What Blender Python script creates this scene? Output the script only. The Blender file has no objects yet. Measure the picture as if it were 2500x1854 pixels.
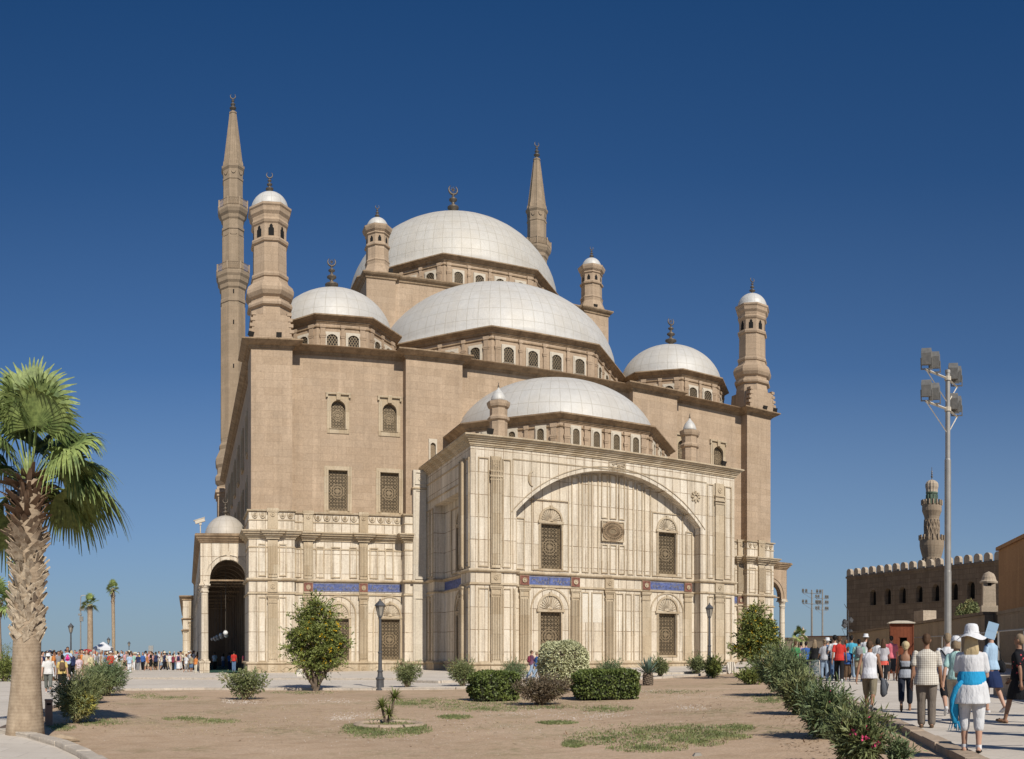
import bpy, math, random
from mathutils import Matrix, Vector
R = math.radians
PI = math.pi
SC = bpy.context.scene
COL = SC.collection
# ---------------------------------------------------------------- camera model (source photo pixels)
F, PSI, HOR, CZ = 2022.48, R(22.46), 1590.0, 1.52
CP, SP = math.cos(PSI), math.sin(PSI)
def gz(x, y):                       # the ground rises gently to the right
    return .01432*x - .00592*y
def PXG(px, py, lift=0):            # pixel -> point on the ground
    t = (px-1250)/F + PSI
    k = (py-HOR)/F
    r = (CZ-lift)/(k + .01432*math.sin(t) - .00592*math.cos(t))
    x, y = r*math.sin(t), r*math.cos(t)
    return x, y, gz(x, y)
def PXR(px, r):                     # pixel column + distance -> ground point
    t = (px-1250)/F + PSI
    x, y = r*math.sin(t), r*math.cos(t)
    return x, y, gz(x, y)
def HZ(py, r):                      # height of pixel row at distance r
    return CZ + (HOR-py)/F*r

# ---------------------------------------------------------------- mesh builder
class MB:
    def __init__(s): s.v = []; s.f = []; s.m = []; s.M = None
    def pt(s, p):
        if s.M is not None: p = s.M @ Vector(p)
        s.v.append(tuple(p)); return len(s.v)-1
    def face(s, pts, m=0):
        s.f.append([s.pt(p) for p in pts]); s.m.append(m)
    def box(s, x0, x1, y0, y1, z0, z1, m=0):
        if x0 > x1: x0, x1 = x1, x0
        if y0 > y1: y0, y1 = y1, y0
        if z0 > z1: z0, z1 = z1, z0
        i = [s.pt(p) for p in ((x0,y0,z0),(x1,y0,z0),(x1,y1,z0),(x0,y1,z0),(x0,y0,z1),(x1,y0,z1),(x1,y1,z1),(x0,y1,z1))]
        for q in ((0,3,2,1),(4,5,6,7),(0,1,5,4),(1,2,6,5),(2,3,7,6),(3,0,4,7)):
            s.f.append([i[k] for k in q]); s.m.append(m)
    def prism(s, poly, z0, z1, m=0, top=None):      # poly xy ccw
        n = len(poly); top = top or poly
        a = [s.pt((x,y,z0)) for x,y in poly]; b = [s.pt((x,y,z1)) for x,y in top]
        for k in range(n):
            s.f.append([a[k], a[(k+1)%n], b[(k+1)%n], b[k]]); s.m.append(m)
        s.f.append(b[:]); s.m.append(m); s.f.append(a[::-1]); s.m.append(m)
    def lathe(s, cx, cy, prof, n=16, m=0, rot=0, cap=True, a0=0, a1=2*PI):
        full = abs(a1-a0-2*PI) < 1e-6
        k = n if full else n+1
        rows = []
        for r, z in prof:
            rows.append([s.pt((cx+r*math.cos(a0+(a1-a0)*j/n+rot), cy+r*math.sin(a0+(a1-a0)*j/n+rot), z)) for j in range(k)])
        for A, B in zip(rows, rows[1:]):
            for j in range(n):
                j2 = (j+1) % k if full else j+1
                s.f.append([A[j], A[j2], B[j2], B[j]]); s.m.append(m)
        if cap and full:
            if prof[0][0] > 1e-4: s.f.append(rows[0][::-1]); s.m.append(m)
            if prof[-1][0] > 1e-4: s.f.append(rows[-1][:]); s.m.append(m)
    def tube(s, pts, rad, n=6, m=0, cap=True, flat=1.0):
        pts = [Vector(p) for p in pts]
        if not isinstance(rad, (list, tuple)): rad = [rad]*len(pts)
        rows = []; up = Vector((0,0,1))
        for i, p in enumerate(pts):
            t = (pts[min(i+1, len(pts)-1)] - pts[max(i-1, 0)])
            t = t.normalized() if t.length > 1e-9 else Vector((0,0,1))
            if i == 0:
                u = t.cross(up)
                if u.length < .05: u = t.cross(Vector((0,1,0)))
                u.normalize()
            else:
                u = (u - t*u.dot(t))
                u = u.normalized() if u.length > 1e-6 else t.cross(up).normalized()
            w = t.cross(u)
            rows.append([s.pt(p + (u*math.cos(2*PI*j/n) + w*math.sin(2*PI*j/n)*flat)*rad[i]) for j in range(n)])
        for A, B in zip(rows, rows[1:]):
            for j in range(n):
                s.f.append([A[j], B[j], B[(j+1)%n], A[(j+1)%n]]); s.m.append(m)
        if cap: s.f.append(rows[0][:]); s.m.append(m); s.f.append(rows[-1][::-1]); s.m.append(m)
    def sweep(s, path, prof, closed=False, m=0):    # path xy (wall on the left when walking), prof (out, z)
        n = len(path); P = [Vector((a, b)) for a, b in path]
        offs = []
        for i in range(n):
            if closed or 0 < i < n-1:
                d0 = (P[i]-P[i-1]).normalized(); d1 = (P[(i+1) % n]-P[i]).normalized()
            elif i == 0: d0 = d1 = (P[1]-P[0]).normalized()
            else: d0 = d1 = (P[-1]-P[-2]).normalized()
            n0 = Vector((d0.y, -d0.x)); n1 = Vector((d1.y, -d1.x))
            q = n0+n1
            q = q / max(q.dot(n0), .2) if q.length > 1e-6 else n0
            offs.append(q)
        rows = [[s.pt((P[i].x+offs[i].x*o, P[i].y+offs[i].y*o, z)) for i in range(n)] for o, z in prof]
        for A, B in zip(rows, rows[1:]):
            for i in range(n if closed else n-1):
                j = (i+1) % n
                s.f.append([A[i], A[j], B[j], B[i]]); s.m.append(m)
        if not closed:
            for i in (0, n-1):
                s.f.append([r[i] for r in (rows if i else rows[::-1])]); s.m.append(m)
    def wall(s, x0, x1, z0, z1, y, holes=(), m=0):  # plane at y facing -y, rectangular holes (x0,x1,z0,z1)
        xs = sorted(set([x0, x1] + [h[k] for h in holes for k in (0,1) if x0 < h[k] < x1]))
        zs = sorted(set([z0, z1] + [h[k] for h in holes for k in (2,3) if z0 < h[k] < z1]))
        for a, b in zip(xs, xs[1:]):
            for c, d in zip(zs, zs[1:]):
                cx, cz = (a+b)/2, (c+d)/2
                if any(h[0] < cx < h[1] and h[2] < cz < h[3] for h in holes): continue
                s.face([(a,y,c),(b,y,c),(b,y,d),(a,y,d)], m)
    def mesh(s, name, mats, smooth=False):
        me = bpy.data.meshes.new(name); me.from_pydata(s.v, [], s.f)
        if not isinstance(mats, (list, tuple)): mats = [mats]
        for mt in mats: me.materials.append(mt)
        if any(s.m): me.polygons.foreach_set('material_index', s.m)
        if smooth: me.polygons.foreach_set('use_smooth', [True]*len(s.f))
        me.update(); return me

BASE = {}
def link(o, parent=None, world=True):
    COL.objects.link(o)
    if parent is not None:
        o.parent = parent
        if world:
            b = Vector(BASE.get(parent.name, (0,0,0)))
            o.location = Vector(o.location) - b
            BASE[o.name] = tuple(Vector(o.location) + b)
    return o
def obj(name, mb, mats, parent=None, smooth=False, world=True, loc=None, rotz=0):
    me = mb if isinstance(mb, bpy.types.Mesh) else mb.mesh(name, mats, smooth)
    o = bpy.data.objects.new(name, me)
    if loc: o.location = loc
    if rotz: o.rotation_euler = (0, 0, rotz)
    link(o, parent, world)
    if parent is None: BASE[o.name] = tuple(o.location)
    return o
def tag(o, label, cat, group=None):
    o['label'] = label; o['category'] = cat
    if group: o['group'] = group
    return o
def thing(name, label, cat, loc=(0,0,0), rotz=0, group=None):
    o = bpy.data.objects.new(name, None); COL.objects.link(o)
    o.empty_display_size = .3
    o.location = loc; o.rotation_euler = (0,0,rotz); BASE[o.name] = tuple(loc)
    return tag(o, label, cat, group)
def struct(name, mb, mats, kind='structure', smooth=False):
    o = obj(name, mb, mats, None, smooth); o['kind'] = kind
    return o

# ---------------------------------------------------------------- materials
def newmat(name, rough=.8, metal=0, spec=.3):
    m = bpy.data.materials.new(name); m.use_nodes = True
    nt = m.node_tree; b = nt.nodes['Principled BSDF']
    b.inputs['Roughness'].default_value = rough; b.inputs['Metallic'].default_value = metal
    b.inputs['Specular IOR Level'].default_value = spec
    return m, nt, b
def N(nt, typ, **kw):
    n = nt.nodes.new(typ)
    for k, v in kw.items():
        if k.startswith('i_'):
            key = k[2:]; key = int(key) if key.isdigit() else key.replace('_', ' ')
            n.inputs[key].default_value = v
        else: setattr(n, k, v)
    return n
def L(nt, a, b): nt.links.new(a, b)
def coords(nt, kind='Object'):
    return N(nt, 'ShaderNodeTexCoord').outputs[kind]
def noise(nt, vec, scale, detail=4, rough=.6, mapping=None):
    if mapping:
        mp = N(nt, 'ShaderNodeMapping'); mp.inputs['Scale'].default_value = mapping; L(nt, vec, mp.inputs[0]); vec = mp.outputs[0]
    n = N(nt, 'ShaderNodeTexNoise'); n.inputs['Scale'].default_value = scale
    n.inputs['Detail'].default_value = detail; n.inputs['Roughness'].default_value = rough
    L(nt, vec, n.inputs['Vector']); return n.outputs['Fac']
def ramp(nt, fac, stops):
    r = N(nt, 'ShaderNodeValToRGB'); e = r.color_ramp.elements
    while len(e) < len(stops): e.new(.5)
    for i, (p, c) in enumerate(stops):
        e[i].position = p; e[i].color = (c[0], c[1], c[2], 1) if isinstance(c, (tuple, list)) else (c, c, c, 1)
    L(nt, fac, r.inputs[0]); return r.outputs[0]
def mix(nt, fac, a, b, mode='MIX'):
    n = N(nt, 'ShaderNodeMix', data_type='RGBA', blend_type=mode)
    if isinstance(fac, (int, float)): n.inputs[0].default_value = fac
    else: L(nt, fac, n.inputs[0])
    for k, c in ((6, a), (7, b)):
        if isinstance(c, (tuple, list)): n.inputs[k].default_value = (c[0], c[1], c[2], 1)
        else: L(nt, c, n.inputs[k])
    return n.outputs[2]
def math_(nt, op, a, b=None):
    n = N(nt, 'ShaderNodeMath', operation=op)
    for k, c in ((0, a), (1, b)):
        if c is None: continue
        if isinstance(c, (int, float)): n.inputs[k].default_value = c
        else: L(nt, c, n.inputs[k])
    return n.outputs[0]
def bump(nt, b, h, strength=.3, dist=.02):
    n = N(nt, 'ShaderNodeBump'); n.inputs['Strength'].default_value = strength; n.inputs['Distance'].default_value = dist
    L(nt, h, n.inputs['Height']); L(nt, n.outputs[0], b.inputs['Normal'])
def facade_vec(nt):                 # (x+y, z) so courses run round corners
    o = coords(nt); s = N(nt, 'ShaderNodeSeparateXYZ'); L(nt, o, s.inputs[0])
    c = N(nt, 'ShaderNodeCombineXYZ'); L(nt, math_(nt, 'ADD', s.outputs[0], s.outputs[1]), c.inputs[0]); L(nt, s.outputs[2], c.inputs[1])
    return c.outputs[0], o, s
def brick(nt, vec, w, h, mortar=.012, off=.5, smooth=.1):
    b = N(nt, 'ShaderNodeTexBrick'); b.offset = off
    for k, v in (('Scale', 1), ('Mortar Size', mortar), ('Mortar Smooth', smooth), ('Bias', 0), ('Brick Width', w), ('Row Height', h)):
        b.inputs[k].default_value = v
    b.inputs['Color1'].default_value = (0,0,0,1); b.inputs['Color2'].default_value = (1,1,1,1); b.inputs['Mortar'].default_value = (.5,.5,.5,1)
    L(nt, vec, b.inputs['Vector']); return b.outputs['Color'], b.outputs['Fac']
ALB = .79                            # real-world albedo scale for every surface
def kk(c): return tuple(x*ALB for x in c)
def plain(name, col, rough=.8, metal=0, var=.12, scale=3, spec=.3):
    col = kk(col)
    m, nt, b = newmat(name, rough, metal, spec)
    n = noise(nt, coords(nt), scale)
    c = ramp(nt, n, [(.3, [x*(1-var) for x in col]), (.7, [min(1, x*(1+var)) for x in col])])
    L(nt, c, b.inputs['Base Color']); return m
def stone(name, c1, c2, bw, bh, mort, stain=.35, streak=(.9, 1), bumpd=.01, joint=.012, holes=True, jf=.55, off=.5, sk=(.5, .72), vs=1.6):
    c1, c2, mort = kk(c1), kk(c2), kk(mort)
    m, nt, b = newmat(name, .9, 0, .15)
    v, o, s = facade_vec(nt)
    col, fac = brick(nt, v, bw, bh, joint, off)
    base = mix(nt, col, c1, c2)
    base = mix(nt, math_(nt, 'MULTIPLY', math_(nt, 'GREATER_THAN', col, .86), .22), base, [x*.55 for x in c1])
    base = mix(nt, math_(nt, 'MULTIPLY', math_(nt, 'LESS_THAN', col, .08), .35), base, [min(1, x*1.2) for x in c2])
    big = noise(nt, o, .35, 5, .65)
    base = mix(nt, ramp(nt, big, [(.35, 0), (.7, .5)]), base, [x*.82 for x in c1])
    st = noise(nt, o, 1.0, 6, .75, (vs, vs, .12))
    base = mix(nt, ramp(nt, st, [(sk[0], 0), (sk[1], stain)]), base, [x*.62 for x in c1])
    st2 = noise(nt, o, 1.3, 4, .6, (1.1, 1.1, .1))
    base = mix(nt, ramp(nt, st2, [(.56, 0), (.7, .4)]), base, [min(1, x*1.22) for x in c2])
    fine = noise(nt, o, 9, 5, .75)
    base = mix(nt, .35, base, ramp(nt, fine, [(.3, .25), (.7, .75)]), 'OVERLAY')
    jv = ramp(nt, noise(nt, o, 1.7, 3, .7), [(.35, .35), (.6, 1)])
    base = mix(nt, math_(nt, 'MULTIPLY', math_(nt, 'MULTIPLY', fac, jf), jv), base, mort)
    if holes:
        h = noise(nt, o, 2.6, 3, .9, (1, 1, 3))
        base = mix(nt, ramp(nt, h, [(.66, 0), (.7, .55)]), base, [x*.35 for x in c1])
    L(nt, base, b.inputs['Base Color'])
    hh = math_(nt, 'SUBTRACT', fine, fac)
    bump(nt, b, hh, .5, bumpd)
    return m
M = {}
M['sandstone'] = stone('sandstone', (.465,.34,.23), (.56,.42,.295), 1.3, .56, (.31,.22,.14), .45, sk=(.47, .7))
M['minaret_stone'] = stone('minaret_stone', (.35,.265,.18), (.43,.325,.225), .9, .45, (.31,.23,.16), .25)
M['marble'] = stone('marble', (.73,.61,.455), (.90,.81,.67), .655, 1.45, (.20,.12,.06), .85, bumpd=.012, joint=.022, jf=.95, off=0, sk=(.46, .66), vs=2.2)
M['marble_trim'] = stone('marble_trim', (.50,.385,.25), (.68,.57,.415), .7, 1.3, (.30,.2,.11), .7, bumpd=.008, holes=False)
M['marble_new'] = stone('marble_new', (.74,.66,.53), (.81,.74,.63), 1.05, 1.5, (.6,.5,.4), .1, bumpd=.004, holes=False)
M['weathered_trim'] = stone('weathered_trim', (.36,.25,.155), (.48,.35,.225), .8, 9, (.20,.13,.08), .8, bumpd=.03, sk=(.42,.62))
M['white_stone'] = stone('white_stone', (.66,.58,.46), (.74,.66,.54), 2, 2, (.5,.42,.33), .2, holes=False)
M['grille'] = plain('bronze_grille', (.27,.20,.12), .55, .2, .25, 5)
M['dark'] = plain('dark_interior', (.012,.011,.01), .9, 0, .2)
M['blue'] = plain('blue_paint', (.11,.14,.31), .7, 0, .5, 5)
M['gold'] = plain('faded_gilding', (.36,.33,.30), .6, .1, .2, 8)
M['red'] = plain('red_paint', (.24,.10,.07), .7, 0, .4, 6)
M['finial'] = plain('weathered_copper', (.17,.14,.11), .5, .5, .3, 5)
def dome_mat(name, nm, rings, col, rz):
    col = tuple(x*.90 for x in kk(col))
    m, nt, b = newmat(name, .6, .12, .3)
    o = coords(nt); s = N(nt, 'ShaderNodeSeparateXYZ'); L(nt, o, s.inputs[0])
    ang = math_(nt, 'ARCTAN2', s.outputs[1], s.outputs[0])
    u = math_(nt, 'FRACT', math_(nt, 'MULTIPLY', ang, nm/(2*PI)))
    du = math_(nt, 'ABSOLUTE', math_(nt, 'SUBTRACT', u, .5))
    lu = math_(nt, 'GREATER_THAN', du, .465)
    el = math_(nt, 'ARCSINE', math_(nt, 'MINIMUM', math_(nt, 'DIVIDE', s.outputs[2], rz*1.001), 1))
    v = math_(nt, 'FRACT', math_(nt, 'MULTIPLY', el, rings/(PI/2)))
    dv = math_(nt, 'ABSOLUTE', math_(nt, 'SUBTRACT', v, .5))
    lv = math_(nt, 'GREATER_THAN', dv, .475)
    brk = noise(nt, o, 1.1, 3)
    seam = math_(nt, 'MAXIMUM', math_(nt, 'MULTIPLY', lu, ramp(nt, brk, [(.35, .3), (.6, .8)])), math_(nt, 'MULTIPLY', lv, .6))
    n1 = noise(nt, o, 1.4, 6, .7); n2 = noise(nt, o, .5, 3)
    c = ramp(nt, n1, [(.3, [x*.90 for x in col]), (.7, col)])
    c = mix(nt, ramp(nt, n2, [(.4, 0), (.7, .4)]), c, (col[0]*.86, col[1]*.80, col[2]*.71))
    c = mix(nt, ramp(nt, noise(nt, o, 7, 4, .8), [(.5, 0), (.75, .3)]), c, (col[0]*.75, col[1]*.72, col[2]*.68))
    c = mix(nt, seam, c, (col[0]*.72, col[1]*.69, col[2]*.63))
    L(nt, c, b.inputs['Base Color'])
    L(nt, ramp(nt, n1, [(.3, .5), (.7, .66)]), b.inputs['Roughness'])
    w_ = noise(nt, o, 3.2, 4, .65, (1, 1, .6))
    bump(nt, b, math_(nt, 'SUBTRACT', math_(nt, 'ADD', math_(nt, 'MULTIPLY', n1, .5), math_(nt, 'MULTIPLY', w_, 1.6)), seam), .42, .035)
    return m
# ================================================================= MOSQUE
XC = 28.32
mosque = thing('mosque', 'huge sandstone mosque with silver domes, slim minarets and cream marble lower walls', 'mosque', (XC, 60, 0))
def part(name, mb, mat, parent=None, smooth=False, loc=None, rotz=0):
    return obj(name, mb, mat, parent or mosque, smooth, True, loc, rotz)
def mir(x): return 2*XC - x

# ---- windows: shared meshes in local coordinates (x right, z up, wall plane y=0, outside is -y)
def arc(x0, x1, zs, rise, n=12):    # points left -> right along an arch
    c = (x0+x1)/2; a = (x1-x0)/2
    if rise >= a*.98: return [(c-a*math.cos(PI*k/n), zs+rise*math.sin(PI*k/n)) for k in range(n+1)]
    r = (a*a+rise*rise)/(2*rise); th = math.asin(a/r)
    return [(c+r*math.sin(-th+2*th*k/n), zs+rise-r+r*math.cos(-th+2*th*k/n)) for k in range(n+1)]
def arch_plate(mb, X0, X1, Z0, Z1, x0, x1, z0, zs, rise, yo, yi, m=0, n=12):
    inn = [(x0, z0)] + arc(x0, x1, zs, rise, n) + [(x1, z0)]
    out = [(X0, Z0)]
    for k, (x, z) in enumerate(arc(x0, x1, zs, rise, n)):
        t = k/n
        if t == 0: out.append((X0, zs))
        elif t == 1: out.append((X1, zs))
        elif t <= .25: out.append((X0, zs+(Z1-zs)*t*4))
        elif t >= .75: out.append((X1, zs+(Z1-zs)*(1-t)*4))
        else: out.append((X0+(X1-X0)*(t-.25)*2, Z1))
    out.append((X1, Z0))
    for k in range(len(inn)-1):
        (a,b),(c,d),(e,f),(g,h) = out[k], inn[k], inn[k+1], out[k+1]
        mb.face([(a,yo,b),(c,yo,d),(e,yo,f),(g,yo,h)], m)
        mb.face([(c,yo,d),(c,yi,d),(e,yi,f),(e,yo,f)], m)
        mb.face([(a,yo,b),(g,yo,h),(g,.0,h),(a,.0,b)], m)
    if z0 > Z0:
        mb.box(X0+.001, X1-.001, yo+.001, 0, Z0-.001, z0, m)
def grille_mb(w, h, style, y=0, bar=.035):
    g = MB()
    def vb(x, a, b, t=bar): g.box(x-t/2, x+t/2, y-.02, y+.02, a, b)
    def hb(z, a, b, t=bar): g.box(a, b, y-.023, y+.017, z-t/2, z+t/2)
    def seg(x0, z0, x1, z1, t=bar*.8):
        dx, dz = x1-x0, z1-z0; l = math.hypot(dx, dz)
        if l < 1e-4: return
        nx, nz = -dz/l*t/2, dx/l*t/2
        a = [(x0+nx, z0+nz), (x0-nx, z0-nz), (x1-nx, z1-nz), (x1+nx, z1+nz)]
        g.face([(p, y-.016, q) for p, q in a]); 
    if style == 'diamond':
        p = w/3.9; sl = 1.5
        k = -int(h/(p*sl))-8
        while k*p < w+h/sl+p:
            for sg in (1, -1):
                # line x = x0 + sg*z/sl
                x0 = k*p
                zs = []
                for z in (0, h):
                    zs.append((x0+sg*z/sl, z))
                (xa, za), (xb, zb) = zs
                # clip in x to [-w/2, w/2]
                def clip(xa, za, xb, zb):
                    for lim, s_ in ((-w/2, 1), (w/2, -1)):
                        fa = (xa-lim)*s_; fb = (xb-lim)*s_
                        if fa < 0 and fb < 0: return None
                        if fa < 0: t = fa/(fa-fb); xa, za = xa+(xb-xa)*t, za+(zb-za)*t
                        elif fb < 0: t = fb/(fb-fa); xb, zb = xb+(xa-xb)*t, zb+(za-zb)*t
                    return xa, za, xb, zb
                c = clip(xa, za, xb, zb)
                if c: seg(*c, t=bar*1.15)
            k += 1
        return g
    nx = max(4, round(w/.24)); px = w/nx; nz = max(4, round(h/px)); pz = h/nz
    for i in range(nx+1): vb(-w/2+i*px, 0, h, bar*(2 if i in (0, nx) else 1))
    for j in range(nz+1): hb(j*pz, -w/2, w/2, bar*(2 if j in (0, nz) else 1))
    for i in range(nx):
        for j in range(nz):
            x, z = -w/2+i*px, j*pz
            edge = i in (0, nx-1) or j in (0, nz-1)
            band = j in (1, nz-2) or abs(j-nz/2+.5) < 3.2 and 1 <= i < nx-1
            if edge or band or style == 'dense':
                seg(x, z, x+px, z+pz); seg(x+px, z, x, z+pz)
            if j in (0, nz-1) : g.box(x+px*.2, x+px*.8, y-.01, y+.01, z+pz*.2, z+pz*.8)
            if edge: g.box(x+px*.32, x+px*.68, y-.013, y+.01, z+pz*.32, z+pz*.68)
    # medallion
    for r in (w*.34, w*.22, w*.10):
        n = 20
        for k in range(n):
            a, b = 2*PI*k/n, 2*PI*(k+1)/n
            t = .035
            g.face([((r-t)*math.cos(a), y-.028, h/2+(r-t)*math.sin(a)), ((r+t)*math.cos(a), y-.028, h/2+(r+t)*math.sin(a)),
                    ((r+t)*math.cos(b), y-.028, h/2+(r+t)*math.sin(b)), ((r-t)*math.cos(b), y-.028, h/2+(r-t)*math.sin(b))])
    n = 20
    g.face([(w*.1*math.cos(2*PI*k/n), y-.025, h/2+w*.1*math.sin(2*PI*k/n)) for k in range(n)])
    return g
def make_win(w, h, rise, fr, style='ornate', rec=.28, proud=.06, frame_mat='marble_trim', top=.3, bot=.2, hat=True):
    """window meshes: frame, grille, pane"""
    f = MB()
    if rise > 0:
        arch_plate(f, -w/2-fr, w/2+fr, -bot, h+top, -w/2, w/2, 0, h-rise, rise, -proud, rec, 0)
        arch_plate(f, -w/2-fr*.45, w/2+fr*.45, -.02, h+fr*.45, -w/2+.002, w/2-.002, 0, h-rise, rise-.002, -proud-.05, -proud+.02, 0)
    else:
        f.box(-w/2-fr, -w/2, -proud, rec, -bot, h+top); f.box(w/2, w/2+fr, -proud, rec, -bot, h+top)
        f.box(-w/2, w/2, -proud, rec, h, h+top); f.box(-w/2, w/2, -proud, rec, -bot, 0)
        f.box(-w/2-fr*.4, -w/2+.003, -proud-.05, 0, -.03, h+fr*.4); f.box(w/2-.003, w/2+fr*.4, -proud-.05, 0, -.03, h+fr*.4)
        f.box(-w/2+.003, w/2-.003, -proud-.05, 0, h, h+fr*.4)
    if hat:
        f.box(-w/2-fr-.1, w/2+fr+.1, -proud-.14, 0, h+top-.002, h+top+.13)
        f.box(-w/2-fr-.1, -w/2-fr+.06, -proud-.12, 0, h+top-.22, h+top); f.box(w/2+fr-.06, w/2+fr+.1, -proud-.12, 0, h+top-.22, h+top)
        f.box(-.16, .16, -proud-.17, 0, h+.02, h+top+.17)
    g = grille_mb(w, h, style, rec-.08 if rec > .1 else rec-.02)
    p = MB(); p.face([(-w/2, rec-.002, 0), (w/2, rec-.002, 0), (w/2, rec-.002, h), (-w/2, rec-.002, h)])
    return (f.mesh('window', M[frame_mat]), g.mesh('grille', M['grille']), p.mesh('pane', M['dark']))
def place_win(ms, x, y, z, rotz=0, parent=None):
    a = obj('window', ms[0], None, parent or mosque, loc=(x, y, z), rotz=rotz)
    for nm, me in (('grille', ms[1]), ('pane', ms[2])):
        o = bpy.data.objects.new(nm, me); COL.objects.link(o); o.parent = a
    return a
def fan(mb, cx, zb, w, r, y, m=0, arch=True):       # shell tympanum over a window
    n = 14; a = w/2
    pts = arc(cx-a*.86, cx+a*.86, zb, r*.86, n)
    mb.face([(cx-a*.86, y+.005, zb)] + [(x, y+.005, z) for x, z in pts] , m)
    for k in range(1, n):
        x, z = pts[k]; dx, dz = x-cx, z-zb; l = math.hypot(dx, dz); nx, nz = -dz/l*.025, dx/l*.025
        p0 = (cx+dx*.25, zb+dz*.25); p1 = (cx+dx*.95, zb+dz*.95)
        mb.face([(p0[0]-nx*.4, y-.05, p0[1]-nz*.4), (p1[0]-nx*1.7, y-.05, p1[1]-nz*1.7), (p1[0]+nx*1.7, y-.05, p1[1]+nz*1.7), (p0[0]+nx*.4, y-.05, p0[1]+nz*.4)], m)
        mb.face([(p0[0]-nx*.4, y-.05, p0[1]-nz*.4), (p0[0]-nx*.4, y, p0[1]-nz*.4), (p1[0]-nx*1.7, y, p1[1]-nz*1.7), (p1[0]-nx*1.7, y-.05, p1[1]-nz*1.7)], m)
    o = arc(cx-a, cx+a, zb, r, n); i = arc(cx-a*.86, cx+a*.86, zb, r*.86, n)
    for k in range(n):
        mb.face([(o[k][0], y-.1, o[k][1]), (i[k][0], y-.1, i[k][1]), (i[k+1][0], y-.1, i[k+1][1]), (o[k+1][0], y-.1, o[k+1][1])], m)
        mb.face([(o[k][0], y-.1, o[k][1]), (o[k+1][0], y-.1, o[k+1][1]), (o[k+1][0], y+.05, o[k+1][1]), (o[k][0], y+.05, o[k][1])], m)
        mb.face([(i[k][0], y-.1, i[k][1]), (i[k][0], y+.05, i[k][1]), (i[k+1][0], y+.05, i[k+1][1]), (i[k+1][0], y-.1, i[k+1][1])], m)
    mb.box(cx-a-.06, cx+a+.06, y-.14, y, zb-.16, zb, m)
    mb.box(cx-.09, cx+.09, y-.14, y, zb+r*.84, zb+r+.08, m)
    mb.lathe(cx, y, [(.001, zb+.22), (.22, zb)], 10, m)
def archband(mb, cx, w, zb, r, y, t=.12, out=.08, leg=0, m=0):
    n = 16; a = w/2
    o = arc(cx-a, cx+a, zb, r, n); i = arc(cx-a+t, cx+a-t, zb, r-t, n)
    if leg: o = [(cx-a, leg)] + o + [(cx+a, leg)]; i = [(cx-a+t, leg)] + i + [(cx+a-t, leg)]
    for k in range(len(o)-1):
        mb.face([(o[k][0], y-out, o[k][1]), (i[k][0], y-out, i[k][1]), (i[k+1][0], y-out, i[k+1][1]), (o[k+1][0], y-out, o[k+1][1])], m)
        mb.face([(o[k][0], y-out, o[k][1]), (o[k+1][0], y-out, o[k+1][1]), (o[k+1][0], y, o[k+1][1]), (o[k][0], y, o[k][1])], m)
        mb.face([(i[k][0], y-out, i[k][1]), (i[k][0], y, i[k][1]), (i[k+1][0], y, i[k+1][1]), (i[k+1][0], y-out, i[k+1][1])], m)
def pilaster(mb, x0, x1, z0, z1, y, d=.16, flute=True, cap=True):
    mb.box(x0, x1, y-d, y+.05, z0, z1)
    if flute:
        w = x1-x0; n = 5; a = z0+.25; b = z1-.75 if cap else z1-.25
        for k in range(n):
            c = x0+w*(.16+.68*k/(n-1)); mb.box(c-.035, c+.035, y-d-.09, y-d+.01, a, b)
        mb.box(x0+.003, x0+.05, y-d-.07, y-d+.01, z0+.1, z1-.1); mb.box(x1-.05, x1-.003, y-d-.07, y-d+.01, z0+.1, z1-.1)
    if cap:
        mb.box(x0-.08, x1+.08, y-d-.1, y+.04, z1-.14, z1-.003); mb.box(x0-.04, x1+.04, y-d-.06, y+.03, z1-.22, z1-.14)
        mb.box(x0-.03, x1+.03, y-d-.05, y+.03, z1-.6, z1-.53)
def panel(mb, x0, x1, z0, z1, y, t=.07, d=.075):    # raised rectangular moulding
    mb.box(x0, x0+t, y-d, y+.02, z0, z1); mb.box(x1-t, x1, y-d, y+.02, z0, z1)
    mb.box(x0+t, x1-t, y-d+.002, y+.02, z1-t, z1); mb.box(x0+t, x1-t, y-d+.002, y+.02, z0, z0+t)
def diamond(mb, x0, x1, z0, z1, y, t=.07, d=.05):
    cx, cz = (x0+x1)/2, (z0+z1)/2
    P = [(x0, cz), (cx, z0), (x1, cz), (cx, z1)]
    Q = [(cx+(x-cx)*.72, cz+(z-cz)*.62) for x, z in P]
    for k in range(4):
        a, b, c, e = P[k], P[(k+1) % 4], Q[(k+1) % 4], Q[k]
        mb.face([(a[0], y-d, a[1]), (b[0], y-d, b[1]), (c[0], y-d, c[1]), (e[0], y-d, e[1])])
        mb.face([(a[0], y, a[1]), (b[0], y, b[1]), (b[0], y-d, b[1]), (a[0], y-d, a[1])])
        mb.face([(e[0], y-d, e[1]), (c[0], y-d, c[1]), (c[0], y, c[1]), (e[0], y, e[1])])
def boss(mb, cx, cz, r, y, d=.07):
    mb.M = Matrix.Translation((cx, y, cz)) @ Matrix.Rotation(PI/2, 4, 'X')
    mb.lathe(0, 0, [(r, 0), (r, d*.8), (r*.8, d*.8), (r*.75, d*.4), (r*.4, d*.4), (r*.3, d*1.2), (.001, d*1.3)], 12)
    mb.M = None
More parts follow.
